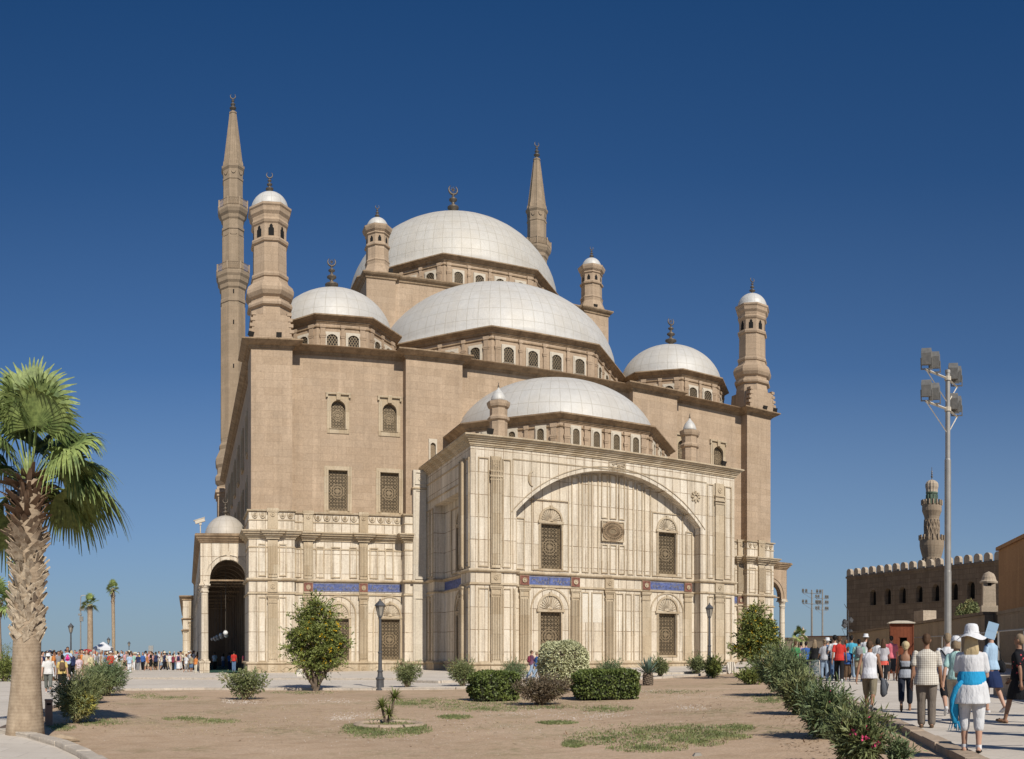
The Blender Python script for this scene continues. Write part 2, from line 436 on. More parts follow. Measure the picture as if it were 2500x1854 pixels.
def script(mb, x0, x1, z0, z1, y, rnd):             # gilded calligraphy strokes
    w = x1-x0; h = z1-z0; x = x0+.12
    while x < x1-.2:
        L_ = rnd.uniform(.18, .42); zb = z0+h*rnd.uniform(.25, .45)
        pts = [(x+L_*t, y, zb+h*(.28*math.sin(t*PI*rnd.choice((1, 1.5, 2)))+rnd.uniform(-.03, .03))) for t in (0, .2, .4, .6, .8, 1)]
        mb.tube(pts, .017, 4)
        if rnd.random() < .6:
            xx = x+L_*rnd.random(); mb.tube([(xx, y, zb+.02), (xx+.02, y, zb+h*.3), (xx+.01, y, z1-h*.14)], .015, 4)
        if rnd.random() < .7:
            xx = x+L_*rnd.random(); zz = rnd.choice((z0+h*.14, z1-h*.2)); mb.box(xx, xx+.04, y-.012, y, zz, zz+.04)
        x += L_*rnd.uniform(.75, 1.1)

# ---- cornice profiles (out, z) relative
def prof(z0, pts): return [(0, z0+pts[0][1])] + [(o, z0+z) for o, z in pts] + [(0, z0+pts[-1][1])]
MAIN_C = [(.09,0),(.09,.08),(.16,.10),(.18,.2),(.32,.22),(.46,.3),(.64,.42),(.7,.46),(.7,.56),(.62,.57)]
MID_C = [(.08,0),(.08,.1),(.16,.12),(.16,.2),(.3,.24),(.3,.34),(.44,.38),(.47,.5),(.55,.52),(.55,.62),(.2,.66)]
STR_C = [(.05,0),(.1,.03),(.1,.1),(.05,.12),(.05,.16)]
STR_B = [(.08,0),(.16,.05),(.2,.12),(.17,.19),(.1,.22)]

ZR = 23.55                           # underside of the main cornice
# ================= upper walls (sandstone)
Yr, Yb, Yt = 60.95, 60.15, 60.05     # recess, bay, tower planes
T0, T1, B0, B1 = 4.63, 7.66, 16.25, 20.75
outline = [(T0,Yt),(T1,Yt),(T1,Yr),(B0,Yr),(B0,Yb),(B1,Yb),(B1,Yr),(mir(B1),Yr),(mir(B1),Yb),(mir(B0),Yb),(mir(B0),Yr),(48.15,Yr),(48.15,Yt),(51.0,Yt)]
aw = [(11.22, 18.13, 1.09, 2.12), (15.17, 18.13, 1.09, 2.12)]       # arched: cx, sill, w, h
rw = [(11.2, 12.0, 1.46, 3.03), (15.17, 12.0, 1.46, 3.03)]
lw = [(11.19, .85, 1.56, 3.06), (15.14, .85, 1.5, 3.06)]
holesL = [(c-w/2, c+w/2, z, z+h) for c, z, w, h in aw+rw]
holesR = [(mir(b), mir(a), c, d) for a, b, c, d in holesL]
w_ = MB()
w_.wall(T0, T1, 9, 24, Yt); w_.wall(T1, B0, 9, 24, Yr, holesL); w_.wall(B0, B1, 9, 24, Yb)
w_.wall(B1, mir(B1), 14, 24, Yr); w_.wall(mir(B1), mir(B0), 9, 24, Yb); w_.wall(mir(B0), 48.15, 9, 24, Yr, holesR); w_.wall(48.15, 51, 9, 24, Yt)
for x, ya, yb, d in ((T0, 63.2, Yt, 1), (T1, Yt, Yr, 1), (B0, Yr, Yb, 1), (B1, Yb, Yr, 1), (mir(B1), Yr, Yb, 1), (mir(B0), Yb, Yr, 1), (48.15, Yr, Yt, 1), (51.0, Yt, 63.2, 1)):
    w_.face([(x, ya, 9), (x, yb, 9), (x, yb, 24), (x, ya, 24)])
for x in (T0+.35, 50.65):            # side walls run back to the minarets
    w_.face([(x, 109, -1), (x, 63.2, -1), (x, 63.2, 24), (x, 109, 24)])
for a, b in ((T0, T0+.35), (50.65, 51.0)): w_.face([(a, 63.2, 9), (b, 63.2, 9), (b, 63.2, 24), (a, 63.2, 24)])
w_.face([(T0+.35, 109, -1), (50.65, 109, -1), (50.65, 109, 24), (T0+.35, 109, 24)])
w_.face([(T0, Yt, 24), (51, Yt, 24), (51, 63.2, 24), (T0, 63.2, 24)]); w_.face([(T0+.35, 63.2, 24), (50.65, 63.2, 24), (50.65, 109, 24), (T0+.35, 109, 24)])
upper = part('upper_wall', w_, M['sandstone'])
c_ = MB()
full = [(T0+.35, 109), (T0+.35, 63.4), (T0, 63.4)] + outline + [(51.0, 63.4), (50.65, 63.4), (50.65, 109)]
c_.sweep(full, prof(ZR, MAIN_C))
part('cornice', c_, M['weathered_trim'])
WA = make_win(1.09, 2.12, .545, .3, top=.42, bot=.34)
WR = make_win(1.46, 3.03, 0, .32, 'dense', top=.3, bot=.2, hat=False)
WL = make_win(1.54, 3.06, 0, .12, 'dense', top=.16, bot=.12, rec=.3, hat=False)
for c, z, w, h in aw:
    for x in (c, mir(c)): place_win(WA, x, Yr, z)
for c, z, w, h in rw:
    for x in (c, mir(c)): place_win(WR, x, Yr, z)
# side wall windows
WS = make_win(1.2, 3.2, .6, .3, 'dense', rec=-.02, proud=.16, bot=.2, hat=False)
for k in range(7):
    for z in (12.2, 17.6): place_win(WS, T0+.35, 67.5+k*6, z, -PI/2)
# small framed openings on the bays, just above the front block roof
WB = make_win(.42, 1.3, .21, .12, 'diamond', rec=.02, proud=.12, frame_mat='white_stone', top=.3, bot=.1, hat=False)
for x in (18.35, mir(18.35)): place_win(WB, x, Yb, 16.0)

# ================= lower marble walls
ZA, ZB_, ZC_, ZD, ZE, ZF = 11.72, 11.05, 9.65, 6.65, 5.78, .62       # frieze top, frieze bottom, cornice underside, string, band bottom, plinth top
lo = MB(); tr = MB(); nw = MB()
YL = {'t': 59.85, 'r': 60.62, 'b': 59.9}
lholes = [(c-w/2, c+w/2, z, z+h) for c, z, w, h in lw]
rholes = [(mir(b), mir(a), c, d) for a, b, c, d in lholes]
LT0, LT1, LB0 = 4.45, 7.8, 16.08
lo.wall(LT0, LT1, -1, ZA, YL['t']); lo.wall(LT1, LB0, -1, ZA, YL['r'], lholes); lo.wall(LB0, 17.78, -1, ZA, YL['b'])
R0, R1 = 48.0, 51.2
lo2 = MB(); lo2.wall(R0, R1, -1, ZA, YL['t']); lo2.wall(mir(LB0), R0, -1, ZA, YL['r'], rholes); lo2.wall(38.86, mir(LB0), -1, ZA, YL['b'])
for x, a, b in ((LT0, 64, YL['t']), (LT1, YL['t'], YL['r']), (LB0, YL['r'], YL['b']), (mir(LB0), YL['b'], YL['r']), (R0, YL['r'], YL['t']), (R1, YL['t'], 64)):
    (lo if x < XC else lo2).face([(x, a, -1), (x, b, -1), (x, b, ZA), (x, a, ZA)])
pl = [(LT0, 64), (LT0, YL['t']), (LT1, YL['t']), (LT1, YL['r']), (LB0, YL['r']), (LB0, YL['b']), (16.7, YL['b'])]
pr = [(38.9, YL['b']), (mir(LB0), YL['b']), (mir(LB0), YL['r']), (R0, YL['r']), (R0, YL['t']), (R1, YL['t']), (R1, 64)]
for p_ in (pl, pr):
    tr.sweep(p_, prof(ZC_, MID_C)); tr.sweep(p_, prof(ZD-.05, STR_B)); tr.sweep(p_, prof(ZE-.14, STR_C))
    tr.sweep(p_, prof(ZF-.1, STR_B)); tr.sweep(p_, [(0, ZA-.05), (.12, ZA-.05), (.14, ZA+.06), (-.4, ZA+.1)])
    tr.sweep(p_, prof(ZB_-.05, [(.05, 0), (.05, .08)]))
    tr.sweep(p_, [(0, -1), (.09, -1), (.09, ZF-.1), (0, ZF-.1)])
    tr.sweep(p_, [(0, 9.0), (.05, 9.02), (.05, 9.1), (0, 9.12)])
# white clad piers beside the front block
for x0, x1 in ((16.72, 17.8), (38.85, 39.9)):
    nw = MB(); nw.box(x0, x1, 59.72, 60.3, -1, 15.1)
    panel(nw, x0+.12, x1-.1, 6.9, 13.6, 59.72); panel(nw, x0+.12, x1-.1, 14.0, 14.95, 59.72); panel(nw, x0+.12, x1-.1, .8, 5.5, 59.72)
    boss(nw, (x0+x1)/2, 14.45, .16, 59.72); part('clad_pier', nw, M['white_stone'])
    tr.sweep([(x0, 60.2), (x0, 59.72), (x1, 59.72)], prof(ZD-.05, STR_B)); tr.sweep([(x0, 60.2), (x0, 59.72), (x1, 59.72)], prof(13.65, STR_C)); tr.sweep([(x0, 60.2), (x0, 59.72), (x1, 59.72)], prof(ZF-.1, STR_B))
def rosettes(x0, x1, y, step=.72):
    n = max(1, round((x1-x0)/step)); s = (x1-x0)/n
    for k in range(n):
        c = x0+s*(k+.5)
        for q in range(10):
            a, b = PI+PI*q/10, PI+PI*(q+1)/10
            r = s*.42
            tr.face([(c+r*math.cos(a), y-.07, 11.55+.4*math.sin(a)), (c+r*math.cos(b), y-.07, 11.55+.4*math.sin(b)), (c+r*.8*math.cos(b), y-.07, 11.55+.31*math.sin(b)), (c+r*.8*math.cos(a), y-.07, 11.55+.31*math.sin(a))])
            tr.face([(c+r*math.cos(a), y-.07, 11.55+.4*math.sin(a)), (c+r*math.cos(a), y, 11.55+.4*math.sin(a)), (c+r*math.cos(b), y, 11.55+.4*math.sin(b)), (c+r*math.cos(b), y-.07, 11.55+.4*math.sin(b))])
        boss(tr, c, 11.42, .12, y)
def wing(mirror):
    f = (lambda x: mir(x)) if mirror else (lambda x: x)
    def bx(fn, a, b, *r, **k):
        a, b = f(a), f(b); fn(tr, min(a, b), max(a, b), *r, **k)
    yt, yr, yb = YL['t'], YL['r'], YL['b']
    for (a, b, y, fl) in ((5.82, 6.55, yt, 1), (8.55, 9.25, yr, 1), (12.75, 13.4, yr, 1)):
        if mirror and y == yt: a, b = mir(49.25), mir(49.97)
        bx(pilaster, a, b, 6.85, 9.55, y, cap=False); bx(pilaster, a, b, .7, 5.6, y)
        A, B = sorted((f(a), f(b)))
        tr.box(A, B, y-.16, y, ZE, 6.58); tr.box(A-.03, B+.03, y-.2, y, -1, .5); tr.sweep([(A-.04, y-.002), (A-.04, y-.16), (B+.04, y-.16), (B+.04, y-.002)], prof(ZC_-.002, MID_C))
        tr.box(A, B, y-.2, y, 10.35, ZA+.16); tr.box(A-.06, B+.06, y-.24, y, ZA-.12, ZA+.14)
        boss(tr, (A+B)/2, 6.2, .17, y-.16); boss(tr, (A+B)/2, .2, .17, y-.2); boss(tr, (A+B)/2, 11.42, .17, y-.2)
    if mirror: pan = [(48.2, 49.05, yt), (50.15, 50.95, yt)]; pan = [(mir(b), mir(a), y) for a, b, y in pan]
    else: pan = [(5.15, 5.72, yt), (6.65, 7.2, yt)]
    for a, b, y in pan: bx(panel, a, b, 6.95, 9.3, y); bx(panel, a, b, .75, 5.45, y)
    for a, b in ((9.5, 10.1), (10.6, 11.35), (12.0, 12.6), (13.55, 14.2), (14.75, 15.4), (7.95, 8.4)): bx(panel, a, b, 6.95, 9.25, yr)
    A, B = sorted((f(7.9), f(16.0)))
    rosettes(f(9.3) if not mirror else f(12.7), f(12.7) if not mirror else f(9.3), yr)
    rosettes(min(f(13.45), f(16.0)), max(f(13.45), f(16.0)), yr)
    if mirror: rosettes(48.1, 49.2, yt, .6); rosettes(50.05, 51.1, yt, .6)
    else: rosettes(4.6, 5.75, yt, .6); rosettes(6.65, 7.75, yt, .6)
    for a, b, y in ((4.6, 5.7, yt), (6.7, 7.7, yt), (9.4, 10.9, yr), (11.2, 12.6, yr), (13.6, 14.8, yr), (14.9, 16.0, yr)):
        if mirror and y == yt: continue
        a, b = sorted((f(a), f(b))); diamond(tr, a+.05, b-.05, -.2, .5, y-.09)
    if mirror: diamond(tr, 48.1, 49.1, 0, .5, yt-.09); diamond(tr, 50.1, 51.1, 0, .5, yt-.09)
    for (c, z, w, h) in lw:
        cx = f(c); fan(tr, cx, 4.12, 1.75, 1.05, yr); 
        tr.box(cx-.95, cx-.8, yr-.08, yr, .65, 3.96); tr.box(cx+.8, cx+.95, yr-.08, yr, .65, 3.96)
        archband(tr, cx, 2.7, 4.2, 1.45, yr, .1, .06, leg=.65)
        place_win(WL, cx, yr, z)
    out = []
    for a, b in ((9.28, 12.72), (13.42, 16.0)):
        a, b = sorted((f(a), f(b))); out.append((a, b, yr))
    return out
blues = wing(False) + wing(True)
redsq = [(8.55, 9.25, YL['r']-.16), (12.75, 13.4, YL['r']-.16)]
redsq += [(mir(b), mir(a), y) for a, b, y in redsq]

# ================= front block with the great blind arch
FX0, FX1, FY = 17.8, 38.84, 50.0
FT = 14.7                            # underside of its cornice
NW, NS, NRISE, NY = 7.35, 10.65, 3.32, 50.8
fb = MB()
n0, n1 = XC-NW, XC+NW
fb.wall(FX0, n0, -1, 15.3, FY); fb.wall(n1, FX1, -1, 15.3, FY)
ap = arc(n0, n1, NS, NRISE, 40)
for (a, b), (c, d) in zip(ap, ap[1:]):
    fb.face([(a, FY, b), (c, FY, d), (c, FY, 15.3), (a, FY, 15.3)])
    fb.face([(a, FY, b), (a, NY, b), (c, NY, d), (c, FY, d)])
for x, s_ in ((n0, 1), (n1, 1)): fb.face([(x, FY, -1), (x, NY, -1), (x, NY, NS), (x, FY, NS)])
uw = [(23.84, 7.08, 1.54, 3.02), (XC*2-23.84+.4, 7.15, 1.5, 3.0)]
lw2 = [(23.8, .8, 1.55, 3.35), (33.22, 1.2, 1.5, 3.1)]
nh = [(c-w/2, c+w/2, z, z+h) for c, z, w, h in uw+lw2]
fb.wall(n0, n1, -1, 14.3, NY, nh)
# left side with its tall niche, plain right side
sy0, sy1, sz = 51.9, 57.9, 12.15
for a, b, c, d in ((FY, sy0, -1, 15.3), (sy1, 60.6, -1, 15.3), (sy0, sy1, sz, 15.3)):
    fb.face([(FX0, b, c), (FX0, a, c), (FX0, a, d), (FX0, b, d)])
sx = FX0+.8
sh = [(53.4, 54.9, 1.0, 4.0), (53.4, 54.9, 7.1, 10.1)]
fb.face([(FX0, sy1, -1), (sx, sy1, -1), (sx, sy1, sz), (FX0, sy1, sz)]); fb.face([(FX0, sy0, -1), (sx, sy0, -1), (sx, sy0, sz), (FX0, sy0, sz)])
fb.face([(FX0, sy0, sz), (FX0, sy1, sz), (sx, sy1, sz), (sx, sy0, sz)])
fb.face([(sx, sy1, -1), (sx, sy0, -1), (sx, sy0, sz), (sx, sy1, sz)])
fb.face([(FX1, FY, -1), (FX1, 60.6, -1), (FX1, 60.6, 15.3), (FX1, FY, 15.3)])
fb.face([(FX0, FY, 15.3), (FX1, FY, 15.3), (FX1, 60.9, 15.3), (FX0, 60.9, 15.3)])
part('front_block', fb, M['marble'])
fp = [(FX0, 60.6), (FX0, FY), (FX1, FY), (FX1, 60.6)]
tr2 = MB()
tr2.sweep(fp, prof(FT, [(.07,0),(.07,.07),(.13,.09),(.13,.2),(.22,.24),(.22,.32),(.3,.34),(.3,.42),(.42,.46),(.48,.55),(.55,.57),(.55,.66),(.3,.68)]))
part('front_cornice', tr2, M['marble_trim'])
fp2 = [(FX0, 60.6), (FX0, sy1), (sx, sy1), (sx, sy0), (FX0, sy0), (FX0, FY), (n0, FY), (n0, NY), (n1, NY), (n1, FY), (FX1, FY), (FX1, 60.6)]
for z, p_ in ((ZD-.05, STR_B), (ZE-.0, STR_C), (ZF-.05, STR_B)): tr.sweep(fp2, prof(z, p_))
tr.sweep(fp2, [(0, -1), (.08, -1), (.08, ZF-.05), (0, ZF-.05)])
# arch moulding on the front face and line below the frieze
o_ = arc(n0-.42, n1+.42, NS-.1, NRISE+.42, 40); i_ = arc(n0-.36, n1+.36, NS-.1, NRISE+.36, 40)
i2 = arc(n0, n1, NS, NRISE, 40)
for k in range(40):
    tr.face([(o_[k][0], FY-.05, o_[k][1]), (i_[k][0], FY-.05, i_[k][1]), (i_[k+1][0], FY-.05, i_[k+1][1]), (o_[k+1][0], FY-.05, o_[k+1][1])])
    tr.face([(o_[k][0], FY-.05, o_[k][1]), (o_[k+1][0], FY-.05, o_[k+1][1]), (o_[k+1][0], FY, o_[k+1][1]), (o_[k][0], FY, o_[k][1])])
for a, b, fl in ((19.14, 19.86, 1), (36.95, 37.75, 0)):
    pilaster(tr, a, b, 6.9, 14.1, FY, flute=fl, cap=False); pilaster(tr, a, b, .72, 5.75, FY, flute=fl)
    tr.box(a-.05, b+.05, FY-.24, FY, 13.1, 13.2); tr.box(a-.09, b+.09, FY-.27, FY, 12.75, 12.86); tr.box(a-.05, b+.05, FY-.22, FY, 12.55, 12.63)
    boss(tr, (a+b)/2, 13.6, .2, FY-.16); boss(tr, (a+b)/2, 6.28, .16, FY-.16)
    tr.box(a, b, FY-.16, FY, 5.9, 6.58); tr.box(a-.03, b+.03, FY-.2, FY, -1, .55); boss(tr, (a+b)/2, .25, .17, FY-.2)
for a, b in ((18.3, 19.05), (19.98, 20.6), (20.75, n0+.22), (36.28, 36.85), (37.87, 38.55)):
    if b > n0 and a < n0: b = n0-.06
    panel(tr, a, b, .78, 5.6, FY)
    if b < 20.7 or b > 36.4: panel(tr, a, b, 6.95, 14.0, FY)
for a, b in ((FX0+.25, 19.05), (20.0, n0-.05), (n1+.05, 36.85), (37.85, FX1-.2)): diamond(tr, a, b, -.2, .5, FY-.08)
panel(tr, 20.72, 36.2, 14.02, 14.1, FY, .03, .04)
tr.box(20.7, 20.76, FY-.04, FY, 6.9, 14.05); tr.box(36.15, 36.21, FY-.04, FY, 6.9, 14.05)
# niche order
for a, b in ((21.5, 22.2), (25.33, 26.0), (28.0, 28.68), (31.02, 31.7), (34.7, 35.35)):
    pilaster(tr, a, b, .72, 5.75, NY, .14, flute=a < 29); tr.box(a, b, NY-.14, NY, 5.9, 6.58); tr.box(a-.03, b+.03, NY-.18, NY, -1, .55)
    if 28 <= a < 29: boss(tr, (a+b)/2, 6.28, .16, NY-.14)
    boss(tr, (a+b)/2, .25, .16, NY-.18)
def archz(x):
    r = (NW*NW+NRISE*NRISE)/(2*NRISE); return NS+NRISE-r+math.sqrt(max(0, r*r-(x-XC)**2))
for a, b in ((21.25, 21.9), (25.4, 26.0), (26.2, 26.75), (26.95, 27.5), (27.72, 28.25), (28.4, 28.95), (29.12, 29.62), (29.85, 30.35), (30.6, 31.1), (31.25, 31.8), (34.85, 35.45)):
    zt = min(archz(a), archz(b), archz(a+.2))-.05
    if 27.3 < a < 29.3: panel(tr, a, b, 6.95, 9.0, NY); panel(tr, a, b, 10.8, zt, NY)
    else: panel(tr, a, b, 6.95, zt if a > 22 and a < 34 else min(zt, 10.4), NY)
for a, b in ((26.15, 26.75), (26.95, 27.85), (28.85, 29.5), (29.65, 30.2), (30.35, 30.9)): panel(tr, a, b, .78, 5.6, NY)
for a, b in ((22.4, 25.2), (31.9, 34.6)):
    panel(tr, a, b, 6.95, 11.75 if a < 25 else 11.6, NY)
for a, b in ((22.3, 23.7), (23.8, 25.2), (26.1, 27.9), (28.8, 30.9), (31.8, 33.1), (33.3, 34.6)): diamond(tr, a, b, -.1, .5, NY-.08)
WU = make_win(1.54, 3.02, 0, .14, 'dense', top=.1, bot=.16, rec=.3, hat=False)
for c, z, w, h in uw: place_win(WU, c, NY, z); fan(tr, c, z+h+.2, 1.8, .98, NY)
WU3 = make_win(1.55, 3.35, 0, .12, 'dense', top=.14, bot=.12, rec=.3, hat=False)
for c, z, w, h in lw2:
    place_win(WU3 if c < 30 else WL, c, NY, z); fan(tr, c, 4.32+(.1 if c > 30 else 0), 1.95, 1.1, NY); archband(tr, c, 2.95, 4.3, 1.5, NY, .1, .06, leg=.65)
# oval medallion
tr.box(27.68, 29.5, NY-.13, NY, 9.2, 10.62); md = MB(); mg = MB()
panel(tr, 27.68, 29.5, 9.2, 10.62, NY-.13, .07, .06)
for (rx, rz, a, d) in ((.82, .62, 0, .05),):
    n = 28
    md.face([(28.59+rx*math.cos(2*PI*k/n), NY-.15, 9.91+rz*math.sin(2*PI*k/n)) for k in range(n)])
for rx, rz, t in ((.86, .66, .06), (.6, .44, .03), (.3, .2, .03)):
    for k in range(28):
        a, b = 2*PI*k/28, 2*PI*(k+1)/28
        P = lambda q, s_: (28.59+(rx+s_)*math.cos(q), NY-.19, 9.91+(rz+s_)*math.sin(q))
        mg.face([P(a, -t), P(b, -t), P(b, t), P(a, t)])
for k in range(28):
    a = 2*PI*k/28; c, s_ = math.cos(a), math.sin(a)
    mg.tube([(28.59+.33*c, NY-.18, 9.91+.23*s_), (28.59+.82*c, NY-.18, 9.91+.62*s_)], .022, 4)
part('medallion', md, M['grille']); part('medallion_tracery', mg, M['weathered_trim'])
# crescent, star and carved relief
em = MB()
n = 14; P1 = []; P2 = []
for k in range(n+1):
    a = PI*.5+PI*k/n*1.0; P1.append((22.15+.36*math.cos(a), 12.88+.5*math.sin(a))); P2.append((22.15+.2*math.cos(a), 12.88+.46*math.sin(a)))
for k in range(n):
    em.face([(P1[k][0], FY-.08, P1[k][1]), (P2[k][0], FY-.08, P2[k][1]), (P2[k+1][0], FY-.08, P2[k+1][1]), (P1[k+1][0], FY-.08, P1[k+1][1])])
    em.face([(P1[k][0], FY, P1[k][1]), (P1[k][0], FY-.08, P1[k][1]), (P1[k+1][0], FY-.08, P1[k+1][1]), (P1[k+1][0], FY, P1[k+1][1])])
    em.face([(P2[k][0], FY, P2[k][1]), (P2[k][0], FY-.08, P2[k][1]), (P2[k+1][0], FY-.08, P2[k+1][1]), (P2[k+1][0], FY, P2[k+1][1])])
part('crescent_relief', em, M['marble_trim'])
em = MB()
for k in range(8):
    a = PI*k/4; 
    em.M = Matrix.Translation((35.2, FY, 12.9)) @ Matrix.Rotation(a, 4, 'Y')
    em.box(-.07, .07, -.09, 0, .14, .42); em.box(-.16, .16, -.07, 0, .2, .3)
em.M = None
part('star_relief', em, M['marble_trim'])
em = MB(); rr = random.Random(5)
panel(em, 27.85, 29.2, 14.12, 14.62, FY, .04, .05)
for k in range(16):
    x = 27.95+1.1*rr.random(); z = 14.2+.3*rr.random(); em.tube([(x, FY-.03, z), (x+.1, FY-.05, z+.07*rr.choice((-1, 1))), (x+.2, FY-.03, z)], .025, 5)
part('carved_plaque', em, M['marble_trim'])
# left side of the front block (shaded): mouldings
sd = MB()
def side(fn, ya, yb, *a, x=FX0, **k):       # draw on the side wall: local x -> world y
    sd.M = Matrix(((0,1,0,x),(-1,0,0,0),(0,0,1,0),(0,0,0,1))) ; fn(sd, -yb, -ya, *a, **k); sd.M = None
side(pilaster, 51.1, 51.75, 6.9, 14.1, 0, cap=False); side(pilaster, 51.1, 51.75, .7, 5.75, 0)
side(panel, 50.2, 50.9, 6.95, 14.0, 0); side(panel, 50.2, 50.9, .78, 5.6, 0); side(panel, 58.1, 58.8, .78, 5.6, 0); side(panel, 58.1, 58.8, 6.95, 12, 0); side(panel, 59.0, 59.7, .78, 5.6, 0); side(panel, 59.0, 59.7, 6.95, 12, 0)
side(panel, 51.9, 59.7, 12.6, 14.0, 0)
sd.M = Matrix(((0,1,0,sx),(-1,0,0,0),(0,0,1,0),(0,0,0,1))); fan(sd, -54.15, 4.3, 1.95, 1.1, 0); fan(sd, -54.15, 10.35, 1.85, 1.0, 0); archband(sd, -54.15, 2.9, 4.3, 1.5, 0, .1, .06, leg=.65); panel(sd, -56.3, -52, 6.95, 11.6, 0); sd.M = None
part('side_mouldings', sd, M['marble_trim'])
WSd = make_win(1.5, 3.0, 0, .14, 'dense', rec=-.01, proud=.1, top=.1, bot=.14, hat=False)
place_win(WSd, sx, 54.15, 1.0, -PI/2); place_win(WSd, sx, 54.15, 7.1, -PI/2)
part('lower_wall', lo, M['marble']); part('lower_wall', lo2, M['marble']); part('mouldings', tr, M['marble_trim'])
# freshly cleaned patch of marble
for a, b in ((26.06, 26.9), (26.98, 27.94)): pt_ = MB(); pt_.box(a, b, NY-.012, NY, 3.5, 5.6); part('clean_slab', pt_, M['marble_new'])
# painted inscription band
rnd = random.Random(3)
blues += [(22.22, 25.31, NY), (31.72, 34.68, NY)]
redsq += [(21.5, 22.2, NY-.14), (25.33, 26.0, NY-.14), (31.02, 31.7, NY-.14), (34.7, 35.35, NY-.14)]
for a, b, y in blues:
    z0, z1 = 5.93, 6.55
    p = MB(); p.box(a, b, y-.04, y, z0, z1); o = part('inscription_panel', p, M['blue'])
    q = MB(); m_ = (a+b)/2
    script(q, a+.08, m_-.1, z0+.06, z1-.06, y-.055, rnd); script(q, m_+.1, b-.08, z0+.06, z1-.06, y-.055, rnd)
    q.box(a+.02, b-.02, y-.052, y-.035, z1-.05, z1-.02); q.box(a+.02, b-.02, y-.052, y-.035, z0+.02, z0+.05)
    obj('gilded_script', q, M['gold'], o)
p = MB(); p.M = Matrix(((0,1,0,sx),(-1,0,0,0),(0,0,1,0),(0,0,0,1))); p.box(-57.8, -52, -.04, 0, 5.93, 6.55); p.M = None
part('inscription_panel', p, M['blue'])
for a, b, y in redsq:
    p = MB(); z0, z1 = 5.93, 6.56; panel(p, a+.02, b-.02, z0, z1, y, .09, .03); p.box(a+.1, b-.1, y-.012, y, z0+.08, z1-.08); o = part('red_square', p, M['red'])
    q = MB(); boss(q, (a+b)/2, (z0+z1)/2, .17, y-.02); obj('rosette', q, M['marble_trim'], o)
# ================================================================= DRUMS, DOMES, TURRETS, MINARETS
def octo(cx, cy, r, n=8):           # facade aligned octagon, ccw
    return [(cx+r*math.cos(PI/8+2*PI*k/n), cy+r*math.sin(PI/8+2*PI*k/n)) for k in range(n)]
DRUM_C = [(.06,0),(.06,.07),(.13,.09),(.15,.2),(.24,.24),(.4,.36),(.55,.44),(.55,.54),(.5,.55)]
def finial(cx, cy, z0, h, parent, crescent=.16, star=False, name='finial'):
    m = MB(); s = h
    pr = [(.10,0),(.075,.05),(.05,.12),(.06,.16),(.17,.22),(.17,.25),(.05,.31),(.035,.36),(.12,.42),(.12,.445),(.035,.5),(.03,.55),(.085,.59),(.085,.61),(.025,.65),(.02,.72)]
    m.lathe(cx, cy, [(r*s, z0+z*s) for r, z in pr], 12)
    c = z0+s*(.72+crescent*.95); rr = s*crescent
    n = 14; lo_, hi_ = -PI*.5-PI*.82, -PI*.5+PI*.82
    m.tube([(cx+rr*math.cos(lo_+(hi_-lo_)*k/n), cy, c+rr*math.sin(lo_+(hi_-lo_)*k/n)) for k in range(n+1)], [rr*(.05+.19*math.sin(PI*k/n)) for k in range(n+1)], 6)
    if star:
        for k in range(8):
            a = PI*k/4; m.tube([(cx, cy, c), (cx+rr*.85*math.cos(a), cy, c+rr*.85*math.sin(a))], [rr*.1, rr*.02], 4)
        m.tube([(cx, cy, c-rr), (cx, cy, c)], rr*.07, 4)
    return obj(name, m, M['finial'], parent, True)
def dome(cx, cy, z, r, h, nm, rings, parent, col=(.74,.71,.66), name='dome', nose=0, seg=72, mat=None):
    m = MB(); k = 18
    pr = [(r*1.015, -.05), (r*1.015, .03)]
    for i in range(k+1):
        a = PI/2*i/k
        rr = r*math.cos(a); zz = h*math.sin(a)
        if nose: zz += nose*max(0, (i-k*.45)/(k*.55))**2.2
        pr.append((max(rr, .001), zz+.03))
    m.lathe(0, 0, pr, seg)
    if mat is None: mat = dome_mat('dome_metal', nm, rings, col, h)
    o = obj(name, m, mat, parent, True, loc=(cx, cy, z)); BASE[o.name] = (cx, cy, z)
    return o
D_AP = math.cos(PI/8)
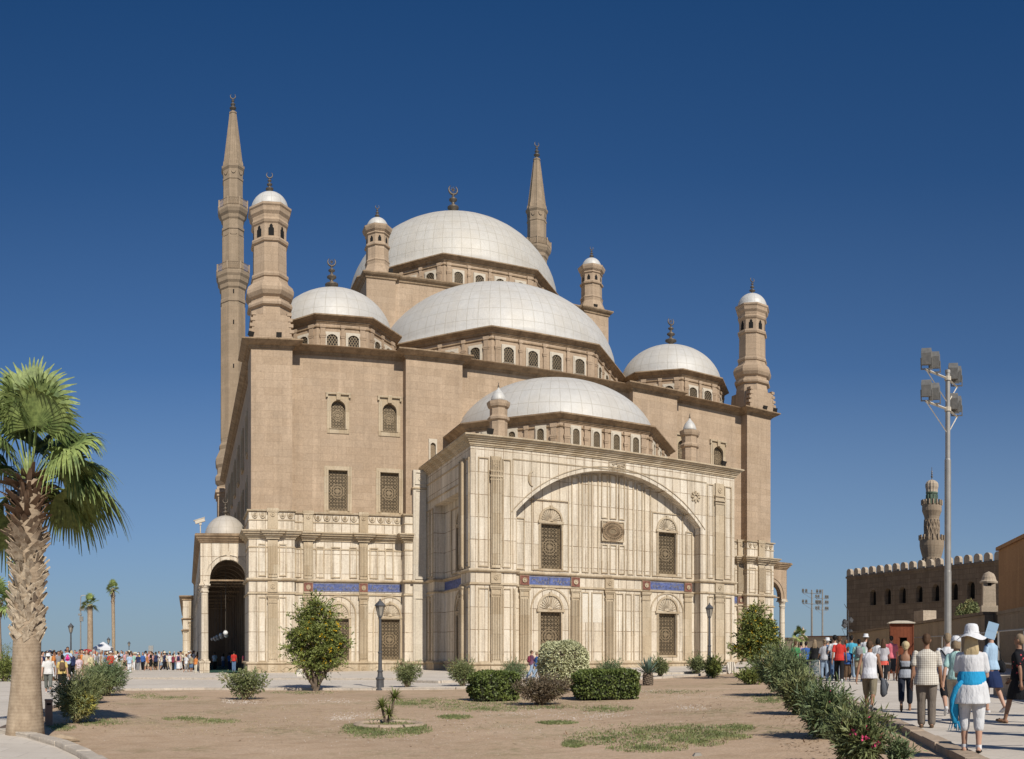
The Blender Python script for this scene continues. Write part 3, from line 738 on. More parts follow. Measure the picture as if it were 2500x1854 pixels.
def drum(cx, cy, z0, zc, r, nwin, win, wsill, parent_name, faces, pil=True):
    """octagonal drum: r = radius of the wall corners, zc = underside of its cornice"""
    m = MB(); P = octo(cx, cy, r)
    m.prism(P, z0, zc+.5)
    o = part('drum', m, M['sandstone'])
    c = MB(); c.sweep(P, prof(zc, DRUM_C), closed=True)
    c.prism(octo(cx, cy, r+.3), zc+.5, zc+.54)
    c.sweep(P, prof(zc-.36, [(.05,0),(.09,.04),(.09,.12),(.05,.14)]), closed=True)
    obj('drum_cornice', c, M['weathered_trim'], o)
    side_l = 2*r*math.sin(PI/8); ap = r*D_AP
    for fi in faces:                # face index 0 faces -y, counted towards +x
        ang = fi*PI/4
        Mx = Matrix.Translation((cx, cy, 0)) @ Matrix.Rotation(ang, 4, 'Z') @ Matrix.Translation((0, -ap, 0))
        n = nwin[fi % len(nwin)] if isinstance(nwin, (list, tuple)) else nwin
        st = (side_l-.7)/n
        for k in range(n+1):
            pl_ = MB(); pl_.M = Mx
            x = -side_l/2+.35+st*k
            e = k in (0, n); hw = .2 if e else .13
            if e: x += .12 if k == 0 else -.12
            pl_.box(x-hw, x+hw, -.12, .02, z0, zc-.32)
            pl_.box(x-hw-.06, x+hw+.06, -.17, .02, zc-1.0, zc-.88); pl_.box(x-hw-.03, x+hw+.03, -.15, .02, zc-1.12, zc-1.0)
            if e:
                for q in range(4): pl_.box(x-.13+q*.08, x-.09+q*.08, -.145, -.1, z0, zc-1.15)
            pl_.box(x-hw-.05, x+hw+.05, -.16, .02, zc-.36, zc-.1)
            obj('pilaster', pl_, M['sandstone'], o)
        for k in range(n):
            x = -side_l/2+.35+st*(k+.5)
            p = Mx @ Vector((x, 0, wsill))
            a = obj('window', win[0], None, mosque, loc=tuple(p), rotz=ang)
            a.parent = o; a.location = Vector(p)-Vector(BASE[o.name]) if o.name in BASE else p
            for nm, me in (('grille', win[1]), ('pane', win[2])):
                # sub-parts of a drum window hang directly on the drum to stay within three levels
                g = bpy.data.objects.new(nm, me); COL.objects.link(g); g.parent = o; g.rotation_euler = (0,0,ang); g.location = a.location
    return o
WD = make_win(.86, 1.25, .26, .17, 'diamond', rec=-.035, proud=.1, frame_mat='white_stone', top=.2, bot=.22, hat=False)
WF = make_win(.52, 1.15, .26, .15, 'diamond', rec=-.035, proud=.1, frame_mat='white_stone', top=.22, bot=.12, hat=False)
rs = MB(); rs.box(T1+.5, 48, 61.2, 72.9, 23.9, 24.25)
part('roof_slab', rs, M['sandstone'])
ZH = 26.72
drum(XC, 72.7, 23.9, ZH, 12.05, [4, 4, 4, 4], WD, 24.62, 'half', (0, 1, 7, 2, 6))
half_dome = dome(XC, 72.7, ZH+.5, 11.35, 7.6, 76, 11, mosque, name='half_dome')
Xd = 16.4
for x, lab in ((XC-Xd, 0), (XC+Xd, 1)):
    drum(x, 67.7, 23.9, ZH, 5.3, 2, WD, 24.62, 'corner', (0, 1, 7, 2, 6))
    d = dome(x, 67.7, ZH+.5, 5.0, 3.95, 34, 7, mosque, name='corner_dome')
    finial(x, 67.7, ZH+4.4, 3.3, d, .10, True)
    finial_ = None
# central cube and main dome
cb = MB(); cb.box(XC-12.0, XC+12.0, 73.15, 97.3, 23.9, 35.6)
for sx_ in (-1, 1):
    for yy in (72.9, 94.6): cb.box(XC+sx_*12.3, XC+sx_*9.6, yy, yy+2.8, 23.9, 35.6)
part('central_block', cb, M['sandstone'])
bp = [(16.02, 97.4), (16.02, 72.9), (18.72, 72.9), (18.72, 73.15), (mir(18.72), 73.15), (mir(18.72), 72.9), (mir(16.02), 72.9), (mir(16.02), 97.4)]
cc = MB(); cc.sweep(bp, prof(35.15, [(.05,0),(.1,.05),(.12,.2),(.3,.3),(.4,.42),(.4,.52)])); cc.box(16.1, mir(16.1), 73, 97.3, 35.6, 35.66)
part('block_cornice', cc, M['weathered_trim'])
drum(XC, 85.2, 35.6, 38.15, 12.0, [4, 4, 4, 4], WD, 36.05, 'main', (0, 1, 7))
main_dome = dome(XC, 85.2, 38.65, 11.3, 8.75, 76, 12, mosque, name='main_dome', col=(.72,.68,.61))
finial(XC, 85.2, 47.3, 5.2, main_dome, .095, True)
# apse half dome over the front block
drum(XC, 59.8, 15.2, 17.28, 9.3, [4, 3, 3, 3], WF, 15.75, 'front', (0, 1, 7))
front_dome = dome(XC, 59.6, 17.8, 8.0, 4.85, 64, 6, mosque, name='front_dome')

# ---- large corner turrets
cap_small = dome_mat('cap_metal', 12, 4, (.78,.76,.72), 1.4)
def turret(cx, cy, z0, s, zs, parent, winz, name='turret', H=None):
    """zs = dict of levels; octagonal"""
    m = MB()
    m.lathe(cx, cy, H, 8, rot=PI/8)
    o = part(name, m, M['sandstone'])
    return o
def levels(cx, cy, pts, name='turret', mat='sandstone'):
    m = MB(); m.lathe(cx, cy, [(r/D_AP, z) for r, z in pts], 8, rot=PI/8)
    return part(name, m, M[mat])
def turret_windows(o, cx, cy, ap, z, w, h):
    for k in (0, 1, 2, 6, 7):
        m = MB(); m.M = Matrix.Translation((cx, cy, 0)) @ Matrix.Rotation(k*PI/4, 4, 'Z') @ Matrix.Translation((0, -ap, 0))
        m.face([(-w/2, -.012, z), (w/2, -.012, z), (w/2, -.012, z+h*.62), (w*.3, -.012, z+h*.68), (w*.28, -.012, z+h*.85), (0, -.012, z+h), (-w*.28, -.012, z+h*.85), (-w*.3, -.012, z+h*.68), (-w/2, -.012, z+h*.62)])
        obj('opening', m, M['dark'], o)
for cx in (6.18, 50.35):
    cy = 62.0
    s2 = [(1.55,24.0),(1.5,24.6),(1.5,26.3),(1.42,26.9),(1.62,27.0),(1.66,27.15),(1.6,27.35),(1.42,27.45),(1.42,27.6),(1.6,27.75),(1.74,28.0),(1.76,28.25),(1.66,28.55),(1.36,28.85),(1.26,29.15),(1.34,29.2),(1.38,29.35),(1.34,29.48),(1.23,29.55),
          (1.21,31.75),(1.33,31.8),(1.37,31.95),(1.33,32.08),(1.21,32.12),(1.21,33.1),(1.3,33.2),(1.36,33.35),(1.3,33.5),(1.32,33.75),(1.46,33.95),(1.5,34.25),(1.58,34.35),(1.58,34.5),(1.4,34.55)]
    o = levels(cx, cy, s2)
    b_ = MB(); b_.prism([(cx-1.55,cy-1.53),(cx+1.55,cy-1.53),(cx+1.55,cy+1.53),(cx-1.55,cy+1.53)], 24.0, 26.2, top=[(cx-1.35,cy-1.51),(cx+1.35,cy-1.51),(cx+1.35,cy+1.5),(cx-1.35,cy+1.5)])
    for q in range(4):
        z = 24.9+q*.42; w = 1.66-q*.06
        b_.box(cx-w, cx-w+.34, cy-1.56, cy-1.0, z, z+.24); b_.box(cx+w-.34, cx+w, cy-1.56, cy-1.0, z, z+.24)
    obj('turret_base', b_, M['sandstone'], o)
    turret_windows(o, cx, cy, 1.21, 32.2, .42, .88)
    dd = dome(cx, cy, 34.55, 1.42, 1.35, 12, 3, o, name='cap', seg=32, mat=cap_small)
    finial(cx, cy, 35.85, 1.75, o, .13)
# ---- smaller turrets on the central block
for cx in (17.3, mir(17.3)):
    cy = 74.1
    o = levels(cx, cy, [(1.5,35.66),(1.35,35.9),(1.02,36.7),(1.05,36.95),(1.1,37.05),(1.02,37.15),(.98,37.2),(.97,38.35),(1.1,38.4),(1.12,38.55),(1.0,38.65),(.97,38.7),(.97,39.4),(1.08,39.5),(1.02,39.62),(1.18,39.8),(1.28,40.05),(1.3,40.2),(1.1,40.25)])
    turret_windows(o, cx, cy, .97, 38.75, .3, .55)
    dome(cx, cy, 40.25, 1.0, 1.0, 12, 3, o, name='cap', seg=28, mat=cap_small)
    finial(cx, cy, 41.2, 1.35, o, .13)
# ---- little turrets on the front block
for cx in (20.55, mir(20.55)+.05):
    cy = 52.1
    o = levels(cx, cy, [(.56,15.25),(.56,17.0),(.68,17.08),(.7,17.22),(.6,17.34),(.55,17.4),(.55,17.85),(.66,17.95),(.72,18.12),(.74,18.3),(.5,18.36)])
    m = MB(); m.lathe(0, 0, [(.5,0),(.52,.12),(.47,.32),(.34,.58),(.16,.78),(.06,.92),(.03,1.0)], 24)
    c2 = obj('cap', m, cap_small, o, True, loc=(cx, cy, 18.36))
    finial(cx, cy, 19.25, .55, o, .1)

# ---- minarets
def minaret(cx, cy):
    o = levels(cx, cy, [(2.2,22),(2.2,23.6),(1.9,23.8),(2.35,24.4),(2.4,25.0),(2.1,25.4),(2.1,26.2),(2.3,26.6),(2.35,27.4),(2.0,28.2),(1.75,28.7),(1.85,29.2),(1.62,29.6),(1.6,29.9),
        (1.56,48.4),(1.66,48.5),(1.66,48.9),(1.58,49.0),(1.6,50.2),(1.75,50.4),(1.8,50.9),(2.0,51.2),(2.05,51.7),(2.2,52.0),(2.22,52.5),(2.1,52.55),(1.4,52.56),
        (1.4,58.2),(1.5,58.3),(1.5,58.6),(1.38,58.7),(1.38,59.6),(1.52,59.8),(1.6,60.2),(1.82,60.5),(1.98,60.9),(2.0,61.2),(1.9,61.25),(1.3,61.26),(1.3,65.0),(1.38,65.1),(1.38,65.35),(1.3,65.4),(1.35,66.4),(1.52,66.7),(1.55,67.0),(1.3,67.05),(1.28,67.1),(.42,74.4),(.5,74.5),(.5,74.65),(.2,74.7)], 'minaret', 'minaret_stone')
    fl = MB()
    for k in range(8):
        fl.M = Matrix.Translation((cx, cy, 0)) @ Matrix.Rotation(k*PI/4, 4, 'Z') @ Matrix.Translation((0, -1.57, 0))
        for q in range(4): fl.box(-.5+q*.33-.05, -.5+q*.33+.05, -.07, .03, 30.2, 48.0)
        fl.M = Matrix.Translation((cx, cy, 0)) @ Matrix.Rotation(k*PI/4, 4, 'Z') @ Matrix.Translation((0, -1.4, 0))
        fl.box(-.46, -.38, -.05, .02, 52.6, 57.6); fl.box(.38, .46, -.05, .02, 52.6, 57.6); fl.box(-.46, .46, -.05, .02, 57.5, 57.7)
        fl.M = Matrix.Translation((cx, cy, 0)) @ Matrix.Rotation(k*PI/4, 4, 'Z') @ Matrix.Translation((0, -1.37, 0))
        for q in range(8):
            a, b = PI+PI*q/8, PI+PI*(q+1)/8
            fl.face([(.36*math.cos(a), -.05, 66.3+.55*math.sin(a)), (.36*math.cos(b), -.05, 66.3+.55*math.sin(b)), (.24*math.cos(b), -.05, 66.3+.4*math.sin(b)), (.24*math.cos(a), -.05, 66.3+.4*math.sin(a))])
    fl.M = None
    for k in range(8):              # ribs of the spire
        a = PI/8+k*PI/4
        fl.tube([(cx+1.4*math.cos(a), cy+1.4*math.sin(a), 67.05), (cx+.46*math.cos(a), cy+.46*math.sin(a), 74.4)], .05, 4)
        for q in (-.5, .5):
            b = a+PI/8+q*.3
            fl.tube([(cx+1.3*math.cos(b), cy+1.3*math.sin(b), 67.1), (cx+.42*math.cos(b), cy+.42*math.sin(b), 74.3)], .03, 4)
        fl.lathe(cx+1.35*math.cos(a), cy+1.35*math.sin(a), [(.14,67.0),(.12,67.5),(.02,67.8)], 6)
    obj('shaft_mouldings', fl, M['minaret_stone'], o)
    for z, r in ((52.55, 2.2), (61.25, 1.97)):
        b = MB(); P = octo(cx, cy, r/D_AP-.06)
        for k in range(8):
            (xa, ya), (xb, yb) = P[k], P[(k+1) % 8]
            b.tube([(xa, ya, z+.95), (xb, yb, z+.95)], .05, 4); b.tube([(xa, ya, z+.08), (xb, yb, z+.08)], .05, 4)
            b.box(xa-.09, xa+.09, ya-.09, ya+.09, z, z+1.05)
            L_ = math.hypot(xb-xa, yb-ya); nn = 7
            for q in range(nn):
                t0, t1 = q/nn, (q+1)/nn
                p0 = (xa+(xb-xa)*t0, ya+(yb-ya)*t0); p1 = (xa+(xb-xa)*t1, ya+(yb-ya)*t1)
                b.tube([(p0[0], p0[1], z+.08), (p1[0], p1[1], z+.95)], .028, 4); b.tube([(p1[0], p1[1], z+.08), (p0[0], p0[1], z+.95)], .028, 4)
                b.tube([(p0[0], p0[1], z+.08), (p0[0], p0[1], z+.95)], .022, 4)
        obj('balcony_railing', b, M['minaret_stone'], o)
    for z in (39.5, 45.4, 49.5): s_ = MB(); s_.box(cx-.08, cx+.08, cy-1.66, cy-1.4, z, z+.5); obj('slit_window', s_, M['dark'], o)
    finial(cx, cy, 74.65, 2.7, o, .13)
    b = MB(); b.box(cx-2.1, cx+2.1, cy-2.1, cy+2.1, -1, 22.6)
    for w, z in ((2.25, 22.2), (2.45, 22.6), (2.25, 23.0)): b.box(cx-w, cx+w, cy-w, cy+w, z, z+.4)
    obj('minaret_base', b, M['sandstone'], o)
minaret(6.2, 112.4); minaret(50.45, 112.4)

# ---- small floodlights fixed on the cornices
def spot(x, y, z, rz):
    m = MB(); m.M = Matrix.Translation((x, y, z)) @ Matrix.Rotation(rz, 4, 'Z') @ Matrix.Rotation(.5, 4, 'X')
    m.box(-.17, .17, -.1, .1, .12, .42); m.box(-.2, .2, -.14, -.1, .09, .45); m.M = None
    m.tube([(x, y, z-.02), (x, y, z+.2)], .03, 5)
    part('spotlight', m, plain_dark)
plain_dark = plain('dark_metal', (.05,.045,.04), .5, .3)
spot(6.6, 59.6, 24.15, 0); spot(4.5, 59.6, 24.15, .5); spot(18.2, 72.8, 35.7, 0); spot(51.2, 59.7, 24.15, -.4); spot(19.0, 49.8, 15.42, 0); spot(37.5, 49.8, 15.42, .2); spot(49.9, 59.7, 24.15, 0); spot(mir(17.6), 72.9, 35.7, 0)

# ================= side porticoes
M['gallery_shade'] = stone('gallery_shade_stone', (.20,.145,.10), (.27,.20,.14), 1.0, 1.4, (.10,.07,.05), .5)  # gallery's inner shade put into the colour of vault, lining and wall pilasters
def portico(s):
    """s=1 left, -1 right (mirrored about the mosque axis)"""
    f = (lambda x: x) if s > 0 else mir
    mt = 'marble' if s > 0 else 'sandstone'
    def bx(m, a, b, *r): a, b = f(a), f(b); m.box(min(a, b), max(a, b), *r)
    YF, YE = 63.0, 106.0
    xo, xi = 1.0, 4.98               # outer arcade plane, wall
    cw = 3.0                         # bay pitch
    m = MB()
    # front arch wall
    c0, c1, zs, rs_ = 1.72, 4.5, 7.0, 1.62
    th = .62
    inn = arc(c0, c1, zs, 1.5, 20)
    for y in (YF, YF+th):
        for (a, b), (c, d) in zip(inn, inn[1:]): m.face([(f(a), y, b), (f(c), y, d), (f(c), y, 10.0), (f(a), y, 10.0)])
        for a, b in ((xo, c0), (c1, xi)): m.face([(f(a), y, 6.75), (f(b), y, 6.75), (f(b), y, 10.0), (f(a), y, 10.0)])
    for (a, b), (c, d) in zip(inn, inn[1:]): m.face([(f(a), YF, b), (f(a), YF+th, b), (f(c), YF+th, d), (f(c), YF, d)])
    m.face([(f(xo), YF, 6.75), (f(c0), YF, 6.75), (f(c0), YF+th, 6.75), (f(xo), YF+th, 6.75)])
    # voussoir band
    o = arc(c0-.42, c1+.38, zs-.1, 2.0, 20); i = arc(c0-.34, c1+.3, zs-.1, 1.92, 20)
    for k in range(20):
        m.face([(f(o[k][0]), YF-.06, o[k][1]), (f(i[k][0]), YF-.06, i[k][1]), (f(i[k+1][0]), YF-.06, i[k+1][1]), (f(o[k+1][0]), YF-.06, o[k+1][1])])
        m.face([(f(o[k][0]), YF-.06, o[k][1]), (f(o[k+1][0]), YF-.06, o[k+1][1]), (f(o[k+1][0]), YF, o[k+1][1]), (f(o[k][0]), YF, o[k][1])])
    bx(m, 3.0, 3.25, YF-.1, YF, 8.45, 9.1)
    # outer arcade running back
    n = 14; yy = YF
    for k in range(n):
        y0, y1 = YF+.31+k*cw, YF+.31+(k+1)*cw
        a_ = arc(y0+.33, y1-.33, zs, 1.17, 10)
        for x in (xo, xo+th):
            for (a, b), (c, d) in zip(a_, a_[1:]): m.face([(f(x), a, b), (f(x), c, d), (f(x), c, 10.0), (f(x), a, 10.0)])
            m.face([(f(x), y0-.33, 6.75), (f(x), y0+.33, 6.75), (f(x), y0+.33, 10), (f(x), y0-.33, 10)])
        for (a, b), (c, d) in zip(a_, a_[1:]): m.face([(f(xo), a, b), (f(xo+th), a, b), (f(xo+th), c, d), (f(xo), c, d)])
        # transverse arches inside
        t_ = arc(c0, c1+.3, zs, 1.4, 10)
        if k == 0: vt = MB()
        if k:
            for y in (y0-.25, y0+.25):
                for (a, b), (c, d) in zip(t_, t_[1:]): vt.face([(f(a), y, b), (f(c), y, d), (f(c), y, 10.0), (f(a), y, 10.0)])
            for (a, b), (c, d) in zip(t_, t_[1:]): vt.face([(f(a), y0-.25, b), (f(a), y0+.25, b), (f(c), y0+.25, d), (f(c), y0-.25, d)])
    m.face([(f(xo), YF, 10), (f(xi), YF, 10), (f(xi), YF+n*cw+.6, 10), (f(xo), YF+n*cw+.6, 10)])
    vt.face([(f(xo+.05), YF+.7, 9.3), (f(xi), YF+.7, 9.3), (f(xi), YF+n*cw+.6, 9.3), (f(xo+.05), YF+n*cw+.6, 9.3)])
    vt.face([(f(xi-.04), YF+.55, -1), (f(xi-.04), YF+n*cw+.5, -1), (f(xi-.04), YF+n*cw+.5, 9.3), (f(xi-.04), YF+.55, 9.3)])
    vt.face([(f(xo+.7), YF+n*cw+.55, -1), (f(xi), YF+n*cw+.55, -1), (f(xi), YF+n*cw+.55, 9.3), (f(xo+.7), YF+n*cw+.55, 9.3)])
    m.box(min(f(xo-.2), f(xi)), max(f(xo-.2), f(xi)), YF+n*cw+.6, YF+n*cw+1.2, -1, 10)
    o_ = part('portico', m, M[mt]); obj('vault', vt, M['gallery_shade'], o_)
    if s > 0: e = [(xi, YF), (xo, YF), (xo, YF+n*cw+.6)][::-1]; pth = [(xo, YF+n*cw+.6), (xo, YF), (xi-.3, YF)]
    else: pth = [(mir(xi-.3), YF), (mir(xo), YF), (mir(xo), YF+n*cw+.6)]
    ev = MB(); ev.sweep(pth, prof(9.75, [(.05,0),(.1,.03),(.1,.12),(.2,.16),(.2,.26),(.3,.3),(.34,.42),(.44,.5),(.44,.6),(.2,.66)]))
    x0_, x1_ = sorted((f(xo-.4), f(xi-.1))); ev.box(x0_, x1_, YF-.4, YF+n*cw, 10.38, 10.43)
    obj('eaves', ev, M['weathered_trim'], o_)
    wl = MB()                        # pilasters on the inner wall
    for k in range(1, n): wp = MB(); bx(wp, xi-.26, xi+.1, YF+.1+k*cw, YF+.52+k*cw, -1, 9.3); obj('wall_pilaster', wp, M['gallery_shade'], o_)
    bx(wl, c1, xi, YF, YF+.5, -1, 7.0)
    obj('end_pier', wl, M['marble'], o_)
    for k in range(n+1):
        c = MB(); x, y = f(xo+.33), YF+.31+k*cw
        g = gz(x, y)
        c.box(x-.36, x+.36, y-.36, y+.36, g-.2, .62); c.box(x-.42, x+.42, y-.42, y+.42, .62, .74)
        c.lathe(x, y, [(.36,.74),(.36,.82),(.3,.9),(.3,.98),(.295,1.0),(.27,5.95),(.33,6.0),(.33,6.1),(.28,6.14),(.3,6.3),(.38,6.42),(.38,6.5)], 20)
        c.box(x-.42, x+.42, y-.42, y+.42, 6.5, 6.62); c.box(x-.36, x+.36, y-.36, y+.36, 6.62, 6.76)
        obj('column', c, M['marble' if s > 0 else 'marble'], o_, False)
        if k % 2 == 0 or k < 3:
            t = MB(); t.box(min(f(c0-.1), f(c1+.4)), max(f(c0-.1), f(c1+.4)), y-.06, y+.06, 6.86, 6.98); obj('tie_beam', t, M['weathered_trim'], o_)
    d = MB(); dome_o = dome(f(3.0), YF+2.2, 10.4, 1.65, 1.75, 16, 4, o_, name='portico_dome', seg=40, col=(.68,.62,.54))
    finial(f(3.0), YF+2.2, 12.1, 1.5, o_, .13)
    return o_
p1 = portico(1); p2 = portico(-1)
# hanging globe lamps in the left portico
lm = plain('globe_glass', (.8,.8,.78), .25, 0, .03)
for k in range(9):
    x, y = 3.05+(k % 2)*.25, 66+k*4.4; 
    z = 2.95-.12*(k % 2)
    t = thing('globe_lamp', ['first', 'second', 'third', 'fourth', 'fifth', 'sixth', 'seventh', 'eighth', 'ninth'][k]+' white globe lamp from the near arch in the left gallery', 'lamp', (x, y, z), 0, 'globe lamps hanging in the gallery')
    g = MB(); g.lathe(0, 0, [(.001,-.2),(.11,-.17),(.19,-.06),(.2,.03),(.15,.14),(.07,.2)], 16); obj('globe', g, lm, t, True, world=False)
    g = MB(); g.tube([(0,0,.18),(0,0,9.3-z)], .022, 5); g.lathe(0, 0, [(.08,.18),(.05,.26)], 8); obj('rod', g, M['finial'], t, False, world=False)
# courtyard range at the far left
m = MB(); m.box(-.6, 4.0, 108, 165, -2.5, 8.6)
o = thing('courtyard_building', 'cream marble outer wall of the forecourt beyond the long left gallery', 'building', (1.5, 108, 0))
a = obj('wall', m, M['marble'], o)
m = MB(); pth = [(-.6, 165), (-.6, 108), (4.0, 108)]
m.sweep(pth, prof(8.1, [(.05,0),(.12,.06),(.12,.2),(.3,.34),(.48,.5),(.48,.62)])); m.sweep(pth, prof(5.6, STR_B)); m.sweep(pth, prof(4.1, STR_B)); m.box(-.9, 4.2, 107.7, 165, 8.7, 8.75)
obj('cornice', m, M['weathered_trim'], o)
m = MB(); pilaster(m, .2, .9, -2, 5.4, 108); pilaster(m, .2, .9, 5.8, 8.0, 108, cap=False); panel(m, -.5, .1, -1.5, 4.0, 108)
obj('pilaster', m, M['marble_trim'], o)
# camera on the portico roof
t = thing('security_camera', 'small white security camera on a short post on the left gallery roof', 'camera', (1.0, 62.9, 10.4))
m = MB(); m.tube([(0,0,0),(0,0,.75)], .045, 6); obj('post', m, M['white_stone'], t, world=False)
m = MB(); m.M = Matrix.Translation((0,0,1.0)) @ Matrix.Rotation(-.3, 4, 'Y'); m.box(-.42, .34, -.14, .14, -.13, .13); m.box(-.5, .4, -.17, .17, .13, .17); m.M = None; m.box(-.09, .09, -.09, .09, .7, .92)
obj('housing', m, M['white_stone'], t, world=False)
# ================================================================= GROUND
def ground_mat(name, c1, c2, kind):
    c1, c2 = kk(c1), kk(c2)
    m, nt, b = newmat(name, .92, 0, .15)
    o = coords(nt)
    n1 = noise(nt, o, .22, 5, .6); n2 = noise(nt, o, 2.2, 5, .7); n3 = noise(nt, o, 22, 4, .8)
    if kind == 'dirt':
        c = ramp(nt, n1, [(.3, [x*.82 for x in c1]), (.55, c1), (.75, c2)])
        c = mix(nt, ramp(nt, n2, [(.35, 0), (.65, .55)]), c, c2)
        c = mix(nt, ramp(nt, noise(nt, o, .8, 4, .6, (1, 2.5, 1)), [(.55, 0), (.7, .45)]), c, (c1[0]*.66, c1[1]*.62, c1[2]*.55))
        c = mix(nt, .4, c, ramp(nt, n3, [(.3, .2), (.7, .8)]), 'OVERLAY')
        g = math_(nt, 'MULTIPLY', ramp(nt, noise(nt, o, .35, 3, .5), [(.52, 0), (.62, 1)]), ramp(nt, noise(nt, o, 5, 3, .8), [(.45, 0), (.6, .55)]))
        c = mix(nt, g, c, (.17, .17, .07))
        bump(nt, b, mix(nt, .5, n2, n3), .7, .04)
    else:
        mp = N(nt, 'ShaderNodeMapping'); mp.inputs['Rotation'].default_value = (0, 0, .1 if kind == 'pave' else .0); L(nt, o, mp.inputs[0])
        col, fac = brick(nt, mp.outputs[0], .9, .6, .012)
        c = mix(nt, col, c1, c2)
        c = mix(nt, ramp(nt, n1, [(.35, 0), (.7, .5)]), c, [x*.8 for x in c1])
        c = mix(nt, ramp(nt, n2, [(.5, 0), (.72, .3)]), c, [x*.7 for x in c1])
        c = mix(nt, math_(nt, 'MULTIPLY', fac, .35), c, [x*.5 for x in c1])
        c = mix(nt, .2, c, ramp(nt, n3, [(.3, .3), (.7, .7)]), 'OVERLAY')
        bump(nt, b, math_(nt, 'SUBTRACT', n3, fac), .25, .01)
    L(nt, c, b.inputs['Base Color']); return m
M['dirt'] = ground_mat('dry_earth', (.56,.395,.26), (.66,.495,.35), 'dirt')
M['pave'] = ground_mat('pale_paving', (.70,.62,.525), (.78,.70,.605), 'pave')
M['kerb'] = stone('kerb_stone', (.47,.36,.26), (.56,.44,.33), .8, 9, (.28,.21,.15), .4, bumpd=.02)
M['kerb_pale'] = stone('pale_kerb_stone', (.58,.50,.41), (.66,.58,.48), .8, 9, (.36,.3,.24), .3, bumpd=.02)
g = MB(); n = 24
for i in range(n):
    for j in range(n):
        xs = [-190+400*i/n, -190+400*(i+1)/n]; ys = [-25+205*j/n, -25+205*(j+1)/n]
        g.face([(xs[0], ys[0], gz(xs[0], ys[0])), (xs[1], ys[0], gz(xs[1], ys[0])), (xs[1], ys[1], gz(xs[1], ys[1])), (xs[0], ys[1], gz(xs[0], ys[1]))])
struct('ground', g, M['dirt'])
def slab(name, poly, lift, mat, kind='structure'):
    m = MB(); top = [(x, y, gz(x, y)+lift) for x, y in poly]
    m.face(top)
    for k in range(len(poly)):
        (x0, y0), (x1, y1) = poly[k], poly[(k+1) % len(poly)]
        m.face([(x0, y0, gz(x0, y0)-.1), (x1, y1, gz(x1, y1)-.1), (x1, y1, gz(x1, y1)+lift), (x0, y0, gz(x0, y0)+lift)])
    return struct(name, m, mat, kind)
def kerb(name, pts, w, h, mat):
    """row of kerb stones along a polyline, with real joints"""
    m = MB(); P = [Vector((x, y)) for x, y in pts]; rk = random.Random(7)
    for a, b in zip(P, P[1:]):
        d = b-a; L_ = d.length; n = max(1, round(L_/.9)); u = d/L_; nn = Vector((-u.y, u.x))
        for k in range(n):
            s0, s1 = a+u*(L_*k/n+.008), a+u*(L_*(k+1)/n-.008); o = w/2+rk.uniform(-.01, .01); hh = h+rk.uniform(-.012, .012)
            q = [s0-nn*o, s1-nn*o, s1+nn*o, s0+nn*o]
            bot = [(p.x, p.y, gz(p.x, p.y)-.15) for p in q]; 
            c = (q[0]+q[2])/2
            top = [(p.x+(c.x-p.x)*.04, p.y+(c.y-p.y)*.04, gz(p.x, p.y)+hh) for p in q]
            mid = [(p.x, p.y, gz(p.x, p.y)+hh-.02) for p in q]
            for A, B in ((bot, mid), (mid, top)):
                for i in range(4): m.face([A[i], A[(i+1) % 4], B[(i+1) % 4], B[i]])
            m.face(top)
    return struct(name, m, mat)
E1 = [PXG(*p)[:2] for p in ((-260,1850),(-120,1815),(0,1786),(35,1771),(110,1738),(200,1705),(300,1687),(500,1685),(720,1686),(960,1686),(1110,1684),(1290,1674),(1500,1664),(1640,1656),(1760,1647),(1845,1640),(1900,1652),(1990,1684),(2100,1732),(2163,1761),(2240,1800),(2343,1853),(2480,1925),(2700,2060))]
PV = .09
slab('plaza', E1+[(60,-3),(190,10),(200,175),(-185,175),(-185,10)], PV, M['pave'])
kerb('plaza_kerb', E1[6:16], .22, PV+.015, M['kerb_pale'])
kerb('path_kerb', E1[15:], .26, PV+.02, M['kerb'])
E2 = [PXG(*p)[:2] for p in ((-420,1700),(-120,1790),(0,1800),(80,1814),(150,1836),(205,1862),(250,1895),(300,1960),(380,2200))]
slab('near_path', E2[2:]+[(-3,-3),(-25,-3),E2[0]], PV, M['pave']); kerb('near_kerb', E2[2:], .24, PV+.09, M['kerb_pale'])
E3 = [PXG(px, py, .09)[:2] for px, py in ((330,1659),(600,1660),(1000,1661),(1003,1667),(1075,1669),(1100,1668),(1290,1664),(1500,1653),(1700,1645),(1860,1637))]
slab('mosque_terrace', E3+[(62, 60), (62, 66), (52, 66), (52, 60), (3, 60), (3, 110), (-40, 110)], PV+.11, M['pave']); kerb('terrace_kerb', E3, .22, PV+.122, M['kerb_pale'])
m = MB(); m.face([(1.2, 62.9, gz(1.2, 63)+.215), (4.9, 62.9, gz(4.9, 63)+.215), (4.9, 105, gz(4.9, 105)+.215), (1.2, 105, gz(1.2, 105)+.215)]); struct('gallery_carpet', m, plain('green_carpet', (.03,.09,.06), .95))

